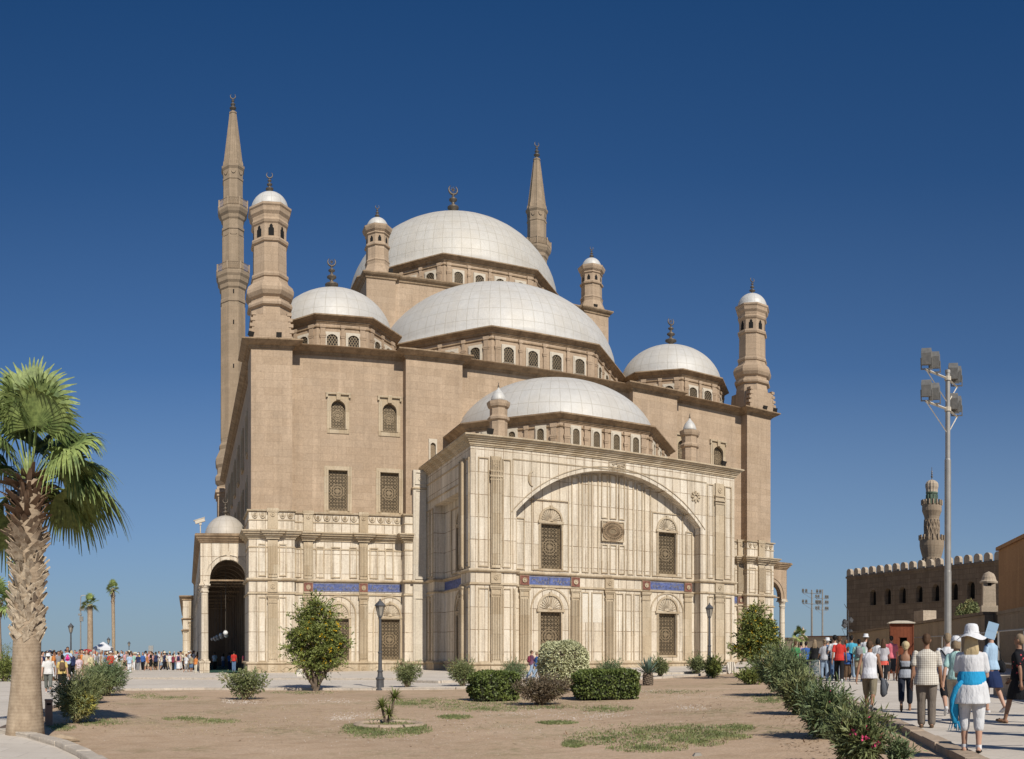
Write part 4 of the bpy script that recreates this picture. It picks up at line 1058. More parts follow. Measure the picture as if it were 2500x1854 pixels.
# ================================================================= VEGETATION
def leaf_mat(name, dark, lite, dry=None, scale=2.5, trans=.0):
    dark, lite = kk(dark), kk(lite); dry = kk(dry) if dry else None
    m, nt, b = newmat(name, .55, 0, .35)
    o = coords(nt); n = noise(nt, o, scale, 4, .7); n2 = noise(nt, o, scale*9, 2, .5)
    c = ramp(nt, n, [(.3, dark), (.68, lite)])
    c = mix(nt, .6, c, ramp(nt, n2, [(.3, .22), (.7, .78)]), 'OVERLAY')
    if dry: c = mix(nt, ramp(nt, noise(nt, o, scale*.6, 3, .6, (1, 1, 1.3)), [(.56, 0), (.66, .8)]), c, dry)
    L(nt, c, b.inputs['Base Color'])
    return m
LM = {
 'tree': leaf_mat('tree_leaf', (.07,.10,.02), (.29,.32,.08)),
 'box': leaf_mat('hedge_leaf', (.045,.075,.015), (.19,.23,.055), None, 4),
 'pale': leaf_mat('variegated_leaf', (.36,.37,.17), (.74,.73,.46), None, 7),
 'oleander': leaf_mat('oleander_leaf', (.06,.10,.04), (.24,.29,.13), (.34,.30,.10), 1.6),
 'olive': leaf_mat('olive_leaf', (.08,.11,.035), (.29,.31,.13), (.38,.30,.12), 2.2),
 'dry': leaf_mat('dry_leaf', (.09,.065,.04), (.20,.15,.09), (.14,.14,.05), 3),
 'palm': leaf_mat('palm_leaf', (.06,.11,.03), (.38,.45,.14), None, 1.6),
 'grass': leaf_mat('grass_blade', (.10,.13,.04), (.26,.29,.11), (.40,.34,.18), 1.5),
 'drygrass': leaf_mat('dry_grass_blade', (.30,.24,.13), (.48,.40,.24), None, 2),
 'agave': leaf_mat('agave_leaf', (.08,.14,.10), (.20,.28,.22), None, 2),
 'fpink': plain('pink_flower', (.72,.07,.19), .6, 0, .2, 9), 'fyellow': plain('yellow_flower', (.80,.50,.02), .6, 0, .15, 9),
 'hedgecore': plain('inner_twigs', (.035,.04,.018), .9, 0, .3, 8),
 'bark': plain('bark', (.16,.12,.085), .9, 0, .35, 8), 'twig': plain('twig', (.22,.17,.11), .9, 0, .3, 8),
 'yel': leaf_mat('yellow_leaf', (.30,.28,.05), (.55,.48,.12), None, 3),
}
def leaf(mb, p, d, nrm, l, w, fold=.0, m=0):
    d = d.normalized(); s = d.cross(nrm)
    if s.length < 1e-4: s = d.cross(Vector((1,0,0)))
    s.normalize(); q = d.cross(s)
    a = p; b = p+d*l*.45+s*w*.5+q*fold*l; c = p+d*l+q*fold*l*2.2; e = p+d*l*.45-s*w*.5+q*fold*l
    i = len(mb.v); mb.v += [tuple(a), tuple(b), tuple(c), tuple(e)]; mb.f.append([i, i+1, i+2, i+3]); mb.m.append(m)
def rv(r):
    while 1:
        v = Vector((r.uniform(-1,1), r.uniform(-1,1), r.uniform(-1,1)))
        if .01 < v.length < 1: return v.normalized()
def cloud(mb, blobs, n, l, w, rnd, up=.25, shell=.55, fold=.06):
    W = [b[3]*b[4]*b[5] for b in blobs]; T = sum(W)
    for bi, b in enumerate(blobs):
        for k in range(int(n*W[bi]/T)):
            v = rv(rnd); rr = shell+(1-shell)*rnd.random()**.6 if rnd.random() < .8 else rnd.random()
            rr *= rnd.uniform(.9, 1.06)
            p = Vector((b[0]+v.x*b[3]*rr, b[1]+v.y*b[4]*rr, b[2]+v.z*b[5]*rr))
            d = (v*.8+rv(rnd)*1.0+Vector((0,0,up))); 
            leaf(mb, p, d, rv(rnd), l*rnd.uniform(.6, 1.25), w*rnd.uniform(.7, 1.2), rnd.uniform(-fold, fold))
def branchy(mb, base, blobs, rnd, r0=.1, trunk_h=.6):
    for b in blobs:
        t = Vector(b[:3]); s = Vector(base); m1 = s.lerp(t, .35)+Vector((rnd.uniform(-.1,.1), rnd.uniform(-.1,.1), .05)); m2 = s.lerp(t, .7)+rv(rnd)*.1
        mb.tube([s, m1, m2, t], [r0, r0*.6, r0*.4, r0*.15], 6)
        for k in range(4):
            e = t+Vector((rnd.uniform(-1,1)*b[3], rnd.uniform(-1,1)*b[4], rnd.uniform(-.4,1)*b[5]))*.8
            mb.tube([m2, m2.lerp(e, .5)+rv(rnd)*.06, e], [r0*.3, r0*.18, r0*.05], 4)
def place(px, py, lift=0): return PXG(px, py, lift)
def shrub(name, label, cat, px, py, wpx, hpx, mat, seed, n=2600, l=.16, w=.035, lobes=5, flower=None, fn=0, group=None, stems=True, flat=1.0, up=.25, yellow=0, gap=.0):
    """bush standing at ground pixel (px, py), wpx wide and hpx tall in the photo"""
    rnd = random.Random(seed); x, y, z = place(px, py); r = math.hypot(x, y); W = wpx*r/F; Hh = hpx*r/F
    t = thing(name, label, cat, (x, y, z), rnd.uniform(0, .01), group)
    bl = []
    for k in range(lobes):
        a = 2*PI*k/lobes+rnd.uniform(-.4, .4); q = rnd.uniform(.16, .30)*W
        bw = W*rnd.uniform(.22, .32); bh = Hh*rnd.uniform(.24, .33)
        bl.append((q*math.cos(a), q*math.sin(a)*flat, Hh*rnd.uniform(.42, .68)+gap*Hh*.3, bw, bw, bh))
    bl.append((0, 0, Hh*(.62+gap*.2), W*.3, W*.3, Hh*.38)); bl.append((0, 0, Hh*(.36+gap*.3), W*.36, W*.36, Hh*.3))
    s = MB()
    for b in bl:
        for k in range(3):
            e = (b[0]+rnd.uniform(-.5,.5)*b[3], b[1]+rnd.uniform(-.5,.5)*b[4], b[2]+rnd.uniform(-.2,.7)*b[5])
            s.tube([(rnd.uniform(-.04,.04)*W, rnd.uniform(-.04,.04)*W, -.03), (e[0]*.45, e[1]*.45, e[2]*.4), e], [.018+.01*W, .012+.006*W, .004], 5)
    obj('stems', s, LM['twig'], t, world=False)
    c = MB(); cloud(c, bl, n, l, w, rnd, up); 
    # sprigs breaking the outline
    for k in range(int(n/40)):
        b = rnd.choice(bl); v = rv(rnd); v.z = abs(v.z)
        p = Vector((b[0]+v.x*b[3], b[1]+v.y*b[4], b[2]+v.z*b[5])); d = (v+Vector((0,0,.5))+rv(rnd)*.3).normalized()
        for q in range(7): leaf(c, p+d*q*l*.28, d+rv(rnd)*.8, rv(rnd), l*.9, w, .03)
    obj('foliage', c, LM[mat], t, world=False)
    if yellow:
        c = MB(); b = [(bl[0][0], bl[0][1]-W*.1, bl[0][2], W*.2, W*.2, Hh*.2)]; cloud(c, b, yellow, l*1.1, w*1.2, rnd, up); obj('yellow_leaves', c, LM['yel'], t, world=False)
    if flower and fn:
        f = MB()
        for k in range(fn):
            b = rnd.choice(bl[:lobes+1]); v = rv(rnd); v.z = abs(v.z)*.8+.2; v.y = -abs(v.y) if rnd.random() < .6 else v.y
            p = Vector((b[0]+v.x*b[3]*1.05, b[1]+v.y*b[4]*1.05, b[2]+v.z*b[5]*1.05))
            for q in range(9): leaf(f, p+rv(rnd)*.03, rv(rnd), rv(rnd), .05, .035, .1)
        obj('flowers', f, LM[flower], t, world=False)
    return t
def hedge(name, label, px0, px1, pyb, pyt, depth, seed):
    rnd = random.Random(seed); x0, y0, z0 = place(px0, pyb); x1, y1, z1 = place(px1, pyb-4)
    cx, cy = (x0+x1)/2, (y0+y1)/2; r = math.hypot(cx, cy); W = math.hypot(x1-x0, y1-y0); Hh = (pyb-pyt)*r/F
    az = math.atan2(y1-y0, x1-x0); n_ = (-math.sin(az), math.cos(az)); cx += n_[0]*depth/2; cy += n_[1]*depth/2
    t = thing(name, label, 'hedge', (cx, cy, gz(cx, cy)), az, 'clipped hedges in the garden')
    c = MB()
    core = MB(); core.box(-W/2+.12, W/2-.12, -depth/2+.12, depth/2-.12, .05, Hh-.12)
    def sup(u): return u
    N_ = int(W*Hh*1500+W*depth*900+depth*Hh*900)
    for k in range(N_):
        f = rnd.random(); a, b = rnd.uniform(-1, 1), rnd.uniform(-1, 1)
        A = [W*Hh*1.0, W*depth, depth*Hh*2]; s = rnd.random()*sum(A)
        if s < A[0]: p = (a, -1 if rnd.random() < .75 else 1, b); nv = Vector((0, p[1], 0))
        elif s < A[0]+A[1]: p = (a, b, 1); nv = Vector((0, 0, 1))
        else: p = (rnd.choice((-1, 1)), a, b); nv = Vector((p[0], 0, 0))
        # rounded corners
        q = Vector(p); m3 = (abs(q.x)**7+abs(q.y)**7+abs(q.z)**7)**(1/7.0); q /= m3
        und = .035*math.sin(q.x*5+seed)+.03*math.sin(q.z*7+q.x*3)
        P_ = Vector((q.x*(W/2+und-rnd.random()**2*.14), q.y*(depth/2+und-rnd.random()**2*.14), Hh/2+q.z*(Hh/2+und*.6-rnd.random()**2*.1)))
        leaf(c, P_, nv*.6+rv(rnd), rv(rnd), .085*rnd.uniform(.7, 1.2), .055, .08)
    obj('foliage', c, LM['box'], t, world=False); obj('branches', core, LM['hedgecore'], t, world=False)
    return t
def tree(name, label, px, py, wpx, hpx, bl, mat, seed, n=9000, l=.15, w=.07, fl=None, fn=0, stem=.3, group=None):
    rnd = random.Random(seed); x, y, z = place(px, py); r = math.hypot(x, y); W = wpx*r/F; Hh = hpx*r/F
    t = thing(name, label, 'tree', (x, y, z), -math.atan2(x, y), group)
    B = [(b[0]*W, b[1]*W, b[2]*Hh, b[3]*W, b[3]*W, b[4]*Hh) for b in bl]
    s = MB()
    for b in B:
        st = Vector((rnd.uniform(-.08, .08), rnd.uniform(-.08, .08), -.05)); e = Vector(b[:3])
        m1 = Vector((e.x*.35+rnd.uniform(-.1,.1), e.y*.35, e.z*.35)); m2 = Vector((e.x*.7, e.y*.7, e.z*.7))+rv(rnd)*.08
        s.tube([st, m1, m2, e], [.06, .045, .03, .01], 6)
        for k in range(5):
            q = e+Vector((rnd.uniform(-1,1)*b[3], rnd.uniform(-1,1)*b[4], rnd.uniform(-.8,.9)*b[5]))*.85
            s.tube([m2, m2.lerp(q, .5)+rv(rnd)*.06, q], [.02, .012, .004], 4)
    obj('trunk', s, LM['bark'], t, world=False)
    c = MB(); cloud(c, B, n, l, w, rnd, .0, .45)
    for b in B:
        for k in range(28):
            v = rv(rnd); p = Vector((b[0]+v.x*b[3]*1.02, b[1]+v.y*b[4]*1.02, b[2]+v.z*b[5]*1.02)); d = (v+rv(rnd)*.5).normalized()
            for q in range(10): leaf(c, p+d*q*.045, d+rv(rnd)*.9, rv(rnd), l, w, .05)
    obj('crown', c, LM[mat], t, world=False)
    if fl:
        f = MB()
        for k in range(fn):
            b = rnd.choice(B); v = rv(rnd); 
            if rnd.random() < .6: v.y = -abs(v.y)
            p = Vector((b[0]+v.x*b[3], b[1]+v.y*b[4], b[2]+v.z*b[5]))
            for q in range(8): leaf(f, p+rv(rnd)*.05, rv(rnd), rv(rnd), .07, .05, .1)
        obj('flowers', f, LM[fl], t, world=False)
    return t
# (x, y, z, radius, height radius) relative to width/height
tree('flowering_tree', 'tall bushy tree with yellow flowers left of the nearest lamp post, before the left wing', 770, 1688, 150, 228,
     [(.0,0,.90,.14,.09),(-.14,.05,.78,.17,.09),(.16,0,.80,.13,.10),(.22,0,.68,.17,.07),(-.27,.0,.58,.19,.09),(-.02,-.1,.62,.22,.12),(.32,.05,.55,.17,.09),(-.34,0,.46,.13,.07),(-.12,.1,.42,.22,.08),(.15,-.05,.44,.22,.09),(.36,.1,.42,.11,.06),(.02,0,.28,.16,.06),(.24,0,.30,.14,.05),(-.20,0,.32,.12,.05),(.05,.1,.18,.07,.04)], 'tree', 11, 12500, .13, .055, 'fyellow', 60, group='trees with yellow flowers')
tree('flowering_tree', 'bushy tree crowned with yellow flowers beside the right corner tower', 1848, 1640, 108, 165,
     [(-.05,0,.86,.19,.12),(-.12,0,.70,.26,.14),(.22,0,.62,.26,.16),(-.2,0,.5,.26,.13),(.08,0,.45,.34,.16),(.34,0,.42,.18,.14),(-.42,0,.34,.13,.05),(0,0,.28,.3,.1),(-.22,.1,.3,.2,.1)], 'tree', 12, 11000, .17, .085, 'fyellow', 150, group='trees with yellow flowers')
hedge('clipped_hedge', 'clipped dark green box hedge left of the round pale bush', 1168, 1272, 1716, 1645, 1.3, 3)
hedge('clipped_hedge', 'long clipped green box hedge right of the round pale bush', 1407, 1563, 1713, 1642, 1.5, 4)
# topiary ball
x, y, z = place(1376, 1688); r = math.hypot(x, y)
t = thing('topiary', 'round clipped bush of pale variegated leaves on a short trunk between the two hedges', 'topiary', (x, y, z))
W = 114*r/F; Hh = 118*r/F; rnd = random.Random(8); c = MB()
for k in range(9000):
    v = rv(rnd); m3 = (abs(v.x)**3+abs(v.y)**3+abs(v.z)**3)**(1/3); q = v/m3*.97
    und = 1+.03*math.sin(v.x*7)+.03*math.sin(v.z*9+v.y*4)-rnd.random()**2*.09
    leaf(c, Vector((q.x*W*.5*und, q.y*W*.5*und, Hh*.56+q.z*Hh*.46*und)), v*.7+rv(rnd), rv(rnd), .11*rnd.uniform(.7,1.2), .06, .08)
obj('foliage', c, LM['pale'], t, world=False)
c = MB(); c.lathe(0, 0, [(.001,.62),(W*.34,.75),(W*.42,Hh*.58),(W*.36,Hh*.82),(.001,Hh*.94)], 16); c.tube([(0,0,-.1),(.06,0,.3),(0,.0,.9)], [.13,.09,.1], 7)
for a in range(6): c.tube([(0,0,.1),(.3*math.cos(a),.3*math.sin(a),.5)], [.05,.03], 5)
obj('trunk', c, LM['bark'], t, world=False)
SH = [
 ('dry_shrub', 'dry straggly shrub with browning leaves at the front edge of the left paving', 597, 1709, 105, 72, 'olive', 3000, .10, .04, {}),
 ('small_shrub', 'light green shrub right of the nearest lamp post', 993, 1684, 62, 56, 'olive', 2200, .15, .03, {'gap': .5}),
 ('small_shrub', 'yellow green shrub before the shaded side of the front block', 1130, 1681, 66, 58, 'olive', 2400, .16, .03, {'gap': .5}),
 ('small_shrub', 'dull green shrub showing above the left clipped hedge', 1255, 1664, 70, 46, 'oleander', 1800, .17, .03, {}),
 ('small_shrub', 'grey green shrub showing above the right clipped hedge', 1489, 1660, 66, 46, 'oleander', 1800, .16, .03, {}),
 ('brown_shrub', 'dead looking brown and olive shrub in front of the left clipped hedge', 1322, 1722, 118, 66, 'dry', 5200, .09, .03, {'lobes': 7}),
 ('small_shrub', 'yellowish round shrub right of the spiky agave', 1612, 1657, 46, 44, 'olive', 1700, .16, .04, {'gap': .5}),
 ('small_shrub', 'small round yellow green shrub left of the far lamp post', 1702, 1650, 46, 42, 'olive', 1600, .18, .04, {'gap': .4}),
 ('small_shrub', 'small dark green shrub at the foot of the far lamp post', 1741, 1656, 44, 48, 'tree', 1900, .17, .06, {}),
 ('low_shrub', 'low dark shrub spreading beside the big oleander', 1836, 1672, 76, 36, 'tree', 2200, .14, .05, {}),
 ('oleander', 'tallest dark green oleander of the right row, in front of the flowering tree', 1910, 1700, 112, 116, 'oleander', 7500, .19, .03, {'lobes': 7}),
 ('oleander', 'dense oleander with a patch of yellow leaves behind the pink flowered one', 1950, 1746, 84, 88, 'olive', 5200, .15, .028, {'yellow': 260}),
 ('oleander', 'oleander with two pink flower heads beside the right path', 2012, 1804, 108, 112, 'oleander', 4200, .165, .026, {'lobes': 5, 'flower': 'fpink', 'fn': 5}),
 ('oleander', 'nearest oleander at the lower edge, dotted with pink blossoms by the path kerb', 2096, 1878, 128, 126, 'olive', 3800, .15, .023, {'lobes': 6, 'flower': 'fpink', 'fn': 16, 'yellow': 420}),
 ('oleander', 'low leafy oleander shoots growing at the path kerb', 2195, 1880, 60, 70, 'oleander', 700, .12, .02, {'lobes': 3}),
 ('oleander', 'largest green shrub of the left row, in front of the crowd', 262, 1700, 118, 78, 'oleander', 5200, .17, .028, {'lobes': 6}),
 ('oleander', 'middle shrub of the left row, greyish green', 225, 1718, 80, 62, 'olive', 3200, .15, .028, {}),
 ('oleander', 'front shrub of the left row with yellow leaves at its foot', 186, 1766, 118, 108, 'olive', 4800, .12, .024, {'lobes': 6, 'yellow': 420}),
 ('low_shrub', 'dark green hedge bush left of the big palm trunk', 14, 1668, 92, 66, 'tree', 2600, .16, .07, {}),
 ('low_shrub', 'rough bushy hedge at the left edge above the dark bush', -12, 1640, 120, 72, 'olive', 2600, .18, .07, {}),
]
for i, (nm, lab, px, py, w_, h_, mt, n_, l_, ww, kw) in enumerate(SH):
    shrub(nm, lab, 'shrub', px, py, w_, h_, mt, 100+i, n_, l_, ww, **kw)
# agave on a stub trunk
def rosette(mb, c, n, L_, w, rnd, droop=.2, spread=1.0, seg=3):
    for k in range(n):
        a = k*2.399+rnd.uniform(-.2, .2); e = (.2+1.15*(k/n))*spread*.5*PI*.62
        d = Vector((math.cos(a)*math.sin(e), math.sin(a)*math.sin(e), math.cos(e))); s = d.cross(Vector((0,0,1))).normalized() if d.cross(Vector((0,0,1))).length > .05 else Vector((1,0,0))
        l = L_*rnd.uniform(.8, 1.1); P = Vector(c); rows = []
        for q in range(seg+1):
            u = q/seg; p = P+d*l*u+Vector((0,0,-droop*l*u*u*math.sin(e))); ww = w*(1-u**1.6)*(.7+.3*min(1, u*4))
            rows.append((p+s*ww, p+Vector((0,0,-ww*.4)), p-s*ww))
        for A, B in zip(rows, rows[1:]):
            for j in (0, 1):
                i = len(mb.v); mb.v += [tuple(A[j]), tuple(A[j+1]), tuple(B[j+1]), tuple(B[j])]; mb.f.append([i, i+1, i+2, i+3]); mb.m.append(0)
x, y, z = place(1582, 1674); r = math.hypot(x, y); s_ = r/F
t = thing('agave', 'blue green spiky agave on a scaly stump right of the long hedge', 'plant', (x, y, z))
c = MB(); rosette(c, (0,0,26*s_), 44, 50*s_, 3.2*s_, random.Random(2), .1, .95); obj('leaves', c, LM['agave'], t, world=False)
c = MB(); rk = random.Random(4); c.lathe(0, 0, [(9*s_,-.1),(11*s_,.1),(12*s_,16*s_),(9*s_,28*s_)], 10)
for k in range(60):
    a = k*2.4; zz = 26*s_*k/60; c.M = Matrix.Translation((10*s_*math.cos(a), 10*s_*math.sin(a), zz)) @ Matrix.Rotation(a, 4, 'Z') @ Matrix.Rotation(-.5, 4, 'Y'); c.box(-.02, .05, -.06, .06, -.03, .09)
c.M = None; obj('stump', c, LM['bark'], t, world=False)
# yucca in its stone ring
x, y, z = place(946, 1768); r = math.hypot(x, y); s_ = r/F; rnd = random.Random(6)
t = thing('yucca', 'small spiky yucca with two heads growing inside the ring of stones', 'plant', (x, y, z))
c = MB()
for dx, h_, n_ in ((-14, 42, 60), (18, 64, 64), (4, 24, 40)): rosette(c, (dx*s_, 0, h_*s_), n_, 34*s_, 2.1*s_, rnd, .25, 1.45)
obj('leaves', c, LM['tree'], t, world=False)
c = MB(); 
for dx, h_ in ((-14, 42), (16, 62), (4, 22)): c.tube([(0,0,-.05),(dx*s_*.7,0,h_*s_*.5),(dx*s_,0,h_*s_)], [4*s_,3*s_,3.2*s_], 7)
obj('trunk', c, LM['bark'], t, world=False)
cxr, cyr, _ = place(950, 1772); ra = 78*math.hypot(cxr, cyr)/F
t = thing('stone_ring', 'low ring of pale kerb stones round the spiky yucca', 'planter', (cxr, cyr, gz(cxr, cyr)))
for k in range(9):
    a0, a1 = 2*PI*k/9+.03, 2*PI*(k+1)/9-.03; c = MB(); rows = []
    for q in range(5):
        a = a0+(a1-a0)*q/4; rows.append([((ra+o)*math.cos(a), (ra+o)*math.sin(a), zz) for o, zz in ((-.09,-.08),(-.085,.03),(-.04,.065),(.04,.065),(.085,.03),(.09,-.08))])
    for A, B in zip(rows, rows[1:]):
        for j in range(5): c.face([A[j], B[j], B[j+1], A[j+1]])
    c.face(rows[0][::-1]); c.face(rows[-1]); obj('kerb_stone', c, M['kerb'], t, world=False)

# ---- palms
def fan_palm(name, label, px, py, trunk_top_py, scale, seed, near=False, group=None, rb=.3, rt=.22, r_over=None, nf=20, fl=1.0, lift=0, skirt=False):
    rnd = random.Random(seed)
    if r_over: x, y, z = PXR(px, r_over)
    else: x, y, z = place(px, py, lift)
    r = math.hypot(x, y); zt = HZ(trunk_top_py, r)-z
    t = thing(name, label, 'palm tree', (x, y, z), 0, group)
    m = MB(); n = 14; P = []
    for k in range(n+1):
        u = k/n; P.append((.05*math.sin(u*3+seed), .04*math.cos(u*2), -.1+(zt+.1)*u))
    rad = [rb*(1.2-.35*min(1, u*4)) if u < .25 else rb*.85+(rt-rb*.85)*(u-.25)/.75 for u in [k/n for k in range(n+1)]]
    m.tube(P, rad, 16 if near else 10)
    obj('trunk', m, M['palm_trunk'], t, True, world=False)
    if near or skirt:
        b = MB(); N_ = 330 if near else 60; zlo = zt*(.38 if near else .8)
        for k in range(N_):
            u = k/N_; zz = zlo+(zt*1.02-zlo)*u; a = k*2.39996+rnd.uniform(-.12, .12); R_ = (rb*.85+(rt-rb*.85)*min(1, (zz/zt-.25)/.75))*.92
            Lb = (.19+.12*u)*rnd.uniform(.7, 1.35)*scale; op = (.5+.55*u)*rnd.uniform(.7, 1.35)
            o = Vector((math.cos(a), math.sin(a), 0)); tg = Vector((-math.sin(a), math.cos(a), 0))*rnd.choice((-1, 1))*(.55*(1-u)+.1)
            p0 = Vector((R_*o.x, R_*o.y, zz)); d = (o*math.sin(op)+Vector((0,0,1))*math.cos(op)+tg).normalized(); s = d.cross(o).normalized()
            w0, w1 = .075*scale, .028*scale
            q = [p0+s*w0, p0-s*w0, p0+d*Lb-s*w1, p0+d*Lb+s*w1]; th = o*.02
            b.face(q); b.face([v-th for v in q][::-1])
            b.face([q[2], q[3], q[3]-th, q[2]-th]); b.face([q[1], q[2], q[2]-th, q[1]-th]); b.face([q[3], q[0], q[0]-th, q[3]-th])
        obj('leaf_bases', b, M['palm_boot'], t, world=False)
    f = MB(); dead = MB()
    for k in range(nf):
        u = (k+.5)/nf; a = k*2.39996+rnd.uniform(-.35, .35); el = PI/2*(1.0-1.02*u**1.2)+rnd.uniform(-.12, .12)
        if near and u > .45 and math.sin(a) < -.35: a += 1.6; el += .15
        pl_ = (.8+.45*rnd.random())*scale*fl*(1.25-.45*u); d0 = Vector((math.cos(a)*math.cos(el), math.sin(a)*math.cos(el), math.sin(el)))
        base = Vector((P[-1][0], P[-1][1], zt-.05-.25*u*scale)); pts = []
        for q in range(6):
            v = q/5; pts.append(base+d0*pl_*v+Vector((0,0,-.30*pl_*v*v*math.cos(el))))
        f.tube(pts, [.03*scale, .022*scale, .018*scale, .016*scale, .014*scale, .012*scale], 4)
        c = pts[-1]; dd = (pts[-1]-pts[-2]).normalized(); side_ = dd.cross(Vector((0,0,1)))
        side_ = side_.normalized() if side_.length > .05 else Vector((1,0,0)); nr = side_.cross(dd)
        tw = rnd.uniform(-.7, .7); side_, nr = side_*math.cos(tw)+nr*math.sin(tw), nr*math.cos(tw)-side_*math.sin(tw)
        nl = 52 if near else 16; FL = .98*scale*fl*rnd.uniform(.85, 1.15)
        for j in range(nl):
            th = (-1+2*j/(nl-1))*1.95; ln = FL*(1-.22*(abs(th)/1.95)**2)*rnd.uniform(.93, 1.06)
            d = (dd*math.cos(th)+side_*math.sin(th)+nr*.22*(1-math.cos(th))).normalized(); s = d.cross(nr).normalized(); seg = 8 if near else 4; rows = []
            dr = rnd.uniform(.7, 1.5) if near else .7; pl2 = nr*(.012*FL if j % 2 else -.012*FL)
            for q in range(seg+1):
                v = q/seg; x_ = max(0, v-.48); hz = .30+.70*math.cos(max(0, min(el, PI/2))); p = c+d*ln*(v-.35*x_*x_*dr*hz)+pl2*min(1, v*2)+Vector((0,0,(-dr*ln*(x_**1.5)*1.25-.06*ln*v*v)*hz))
                ww = FL*(.01+.085*v) if v < .42 else FL*.046*max(.06, (1-(v-.42)/.58))**.8
                if not near: ww *= 1.9
                rows.append((p-s*ww, p+s*ww))
            for A, B in zip(rows, rows[1:]):
                i = len(f.v); f.v += [tuple(A[0]), tuple(A[1]), tuple(B[1]), tuple(B[0])]; f.f.append([i, i+1, i+2, i+3]); f.m.append(0)
    obj('fronds', f, LM['palm'], t, world=False)
    return t
def palm_trunk_mat():
    m, nt, b = newmat('palm_trunk', .95, 0, .1); o = coords(nt); s = N(nt, 'ShaderNodeSeparateXYZ'); L(nt, o, s.inputs[0])
    n1 = noise(nt, o, 6, 5, .7, (1, 1, .6)); w = N(nt, 'ShaderNodeTexWave', wave_type='BANDS', bands_direction='Z'); w.inputs['Scale'].default_value = 5; w.inputs['Distortion'].default_value = 3; L(nt, o, w.inputs[0])
    c = ramp(nt, n1, [(.3, (.25,.185,.125)), (.7, (.43,.335,.235))]); c = mix(nt, .06, c, w.outputs[0], 'MULTIPLY'); L(nt, c, b.inputs['Base Color'])
    bump(nt, b, mix(nt, .12, n1, w.outputs[0]), .8, .02); return m
M['palm_trunk'] = palm_trunk_mat()
m_, nt_, b_ = newmat('palm_boot', .9, 0, .15); o_b = coords(nt_); s_b = N(nt_, 'ShaderNodeSeparateXYZ'); L(nt_, o_b, s_b.inputs[0])
cb_ = ramp(nt_, noise(nt_, o_b, 9, 4, .7), [(.3, (.20,.145,.095)), (.62, (.60,.50,.37))])
cb_ = mix(nt_, ramp(nt_, math_(nt_, 'DIVIDE', s_b.outputs[2], 5.0), [(.66, 0), (.84, .85)]), cb_, (.13,.07,.04)); L(nt_, cb_, b_.inputs['Base Color']); M['palm_boot'] = m_
fan_palm('fan_palm', 'big fan palm with a scaly trunk in the left foreground', 66, 1806, 1175, 1.0, 5, True, rb=.33, rt=.235, nf=28, fl=1.0)
fan_palm('fan_palm', 'slim fan palm with a smooth grey trunk behind the left crowd', 219, 1640, 1476, .85, 6, rb=.36, rt=.26, r_over=82, nf=15, fl=.72, group='palms behind the crowd')
fan_palm('fan_palm', 'tallest and thinnest of the palms behind the left crowd', 276, 1640, 1438, .8, 7, rb=.24, rt=.2, r_over=95, nf=16, fl=.7, group='palms behind the crowd', skirt=True)
fan_palm('fan_palm', 'fan palm cut by the left edge of the view', -6, 1640, 1470, 1.0, 8, rb=.36, rt=.28, r_over=60, nf=20, fl=.9, skirt=True)
fan_palm('fan_palm', 'small dark fan palm beyond the right gallery column', 1953, 1600, 1556, .95, 9, rb=.16, rt=.14, r_over=100, nf=14, fl=.8, group='young palms by the parapet')

# ---- grass, pebbles
def grass_patch(name, spots, seed, n, hh):
    rnd = random.Random(seed); c = MB()
    for k in range(n):
        px, py, wx, wy = rnd.choice(spots); a = rnd.random()*2*PI; q = rnd.random()**.85*1.12
        x, y, z = PXG(px+wx*q*math.cos(a), py+wy*q*math.sin(a))
        for j in range(3):
            d = Vector((rnd.uniform(-1,1), rnd.uniform(-1,1), rnd.uniform(.3,1.4))); leaf(c, Vector((x+rnd.uniform(-.05,.05), y+rnd.uniform(-.05,.05), z-.01)), d, rv(rnd), hh*rnd.uniform(.5, 1.3), .014, .05)
    return struct(name, c, LM['grass' if name == 'grass' else 'drygrass'], 'stuff')
grass_patch('grass', [(1560,1790,150,22),(1480,1805,90,16),(1640,1800,90,18),(1740,1790,60,14),(1800,1778,40,8),(1700,1812,70,12),(1580,1828,90,10),(1400,1818,24,8),(1660,1780,120,10),(1780,1800,50,8)], 1, 4600, .055)
grass_patch('grass', [(930,1790,90,13),(880,1780,40,12),(1010,1782,40,12),(950,1764,60,6)], 2, 1900, .065)
grass_patch('grass', [(1110,1722,150,9),(1040,1712,90,6),(1200,1712,80,10),(1180,1732,120,7),(1000,1718,60,5),(1480,1732,60,8),(1110,1752,40,5),(1360,1766,45,4)], 3, 3600, .06)
grass_patch('grass', [(1875,1705,45,12),(1880,1712,40,7),(1650,1690,80,5),(520,1762,60,6),(450,1756,50,5),(420,1705,60,5),(350,1700,40,8),(240,1765,60,8),(150,1778,30,8),(740,1692,70,4),(1335,1728,90,5)], 4, 3000, .06)
grass_patch('dry_grass', [(1250,1765,650,45),(700,1730,380,28),(1500,1720,330,30),(500,1770,300,25)], 5, 3400, .035)
rnd = random.Random(21); c = MB()
def pebble(px, py, s):
    x, y, z = PXG(px, py); r_ = math.hypot(x, y); s = s*(.6+r_*.028)
    a = rnd.random()*6; c.M = Matrix.Translation((x, y, z)) @ Matrix.Rotation(a, 4, 'Z')
    h = s*rnd.uniform(.25, .6); c.prism([(-s,-s*.6),(s*.8,-s*.7),(s,s*.5),(-s*.6,s*.7)], -.005, h, top=[(-s*.6,-s*.3),(s*.5,-s*.4),(s*.6,s*.2),(-s*.3,s*.4)])
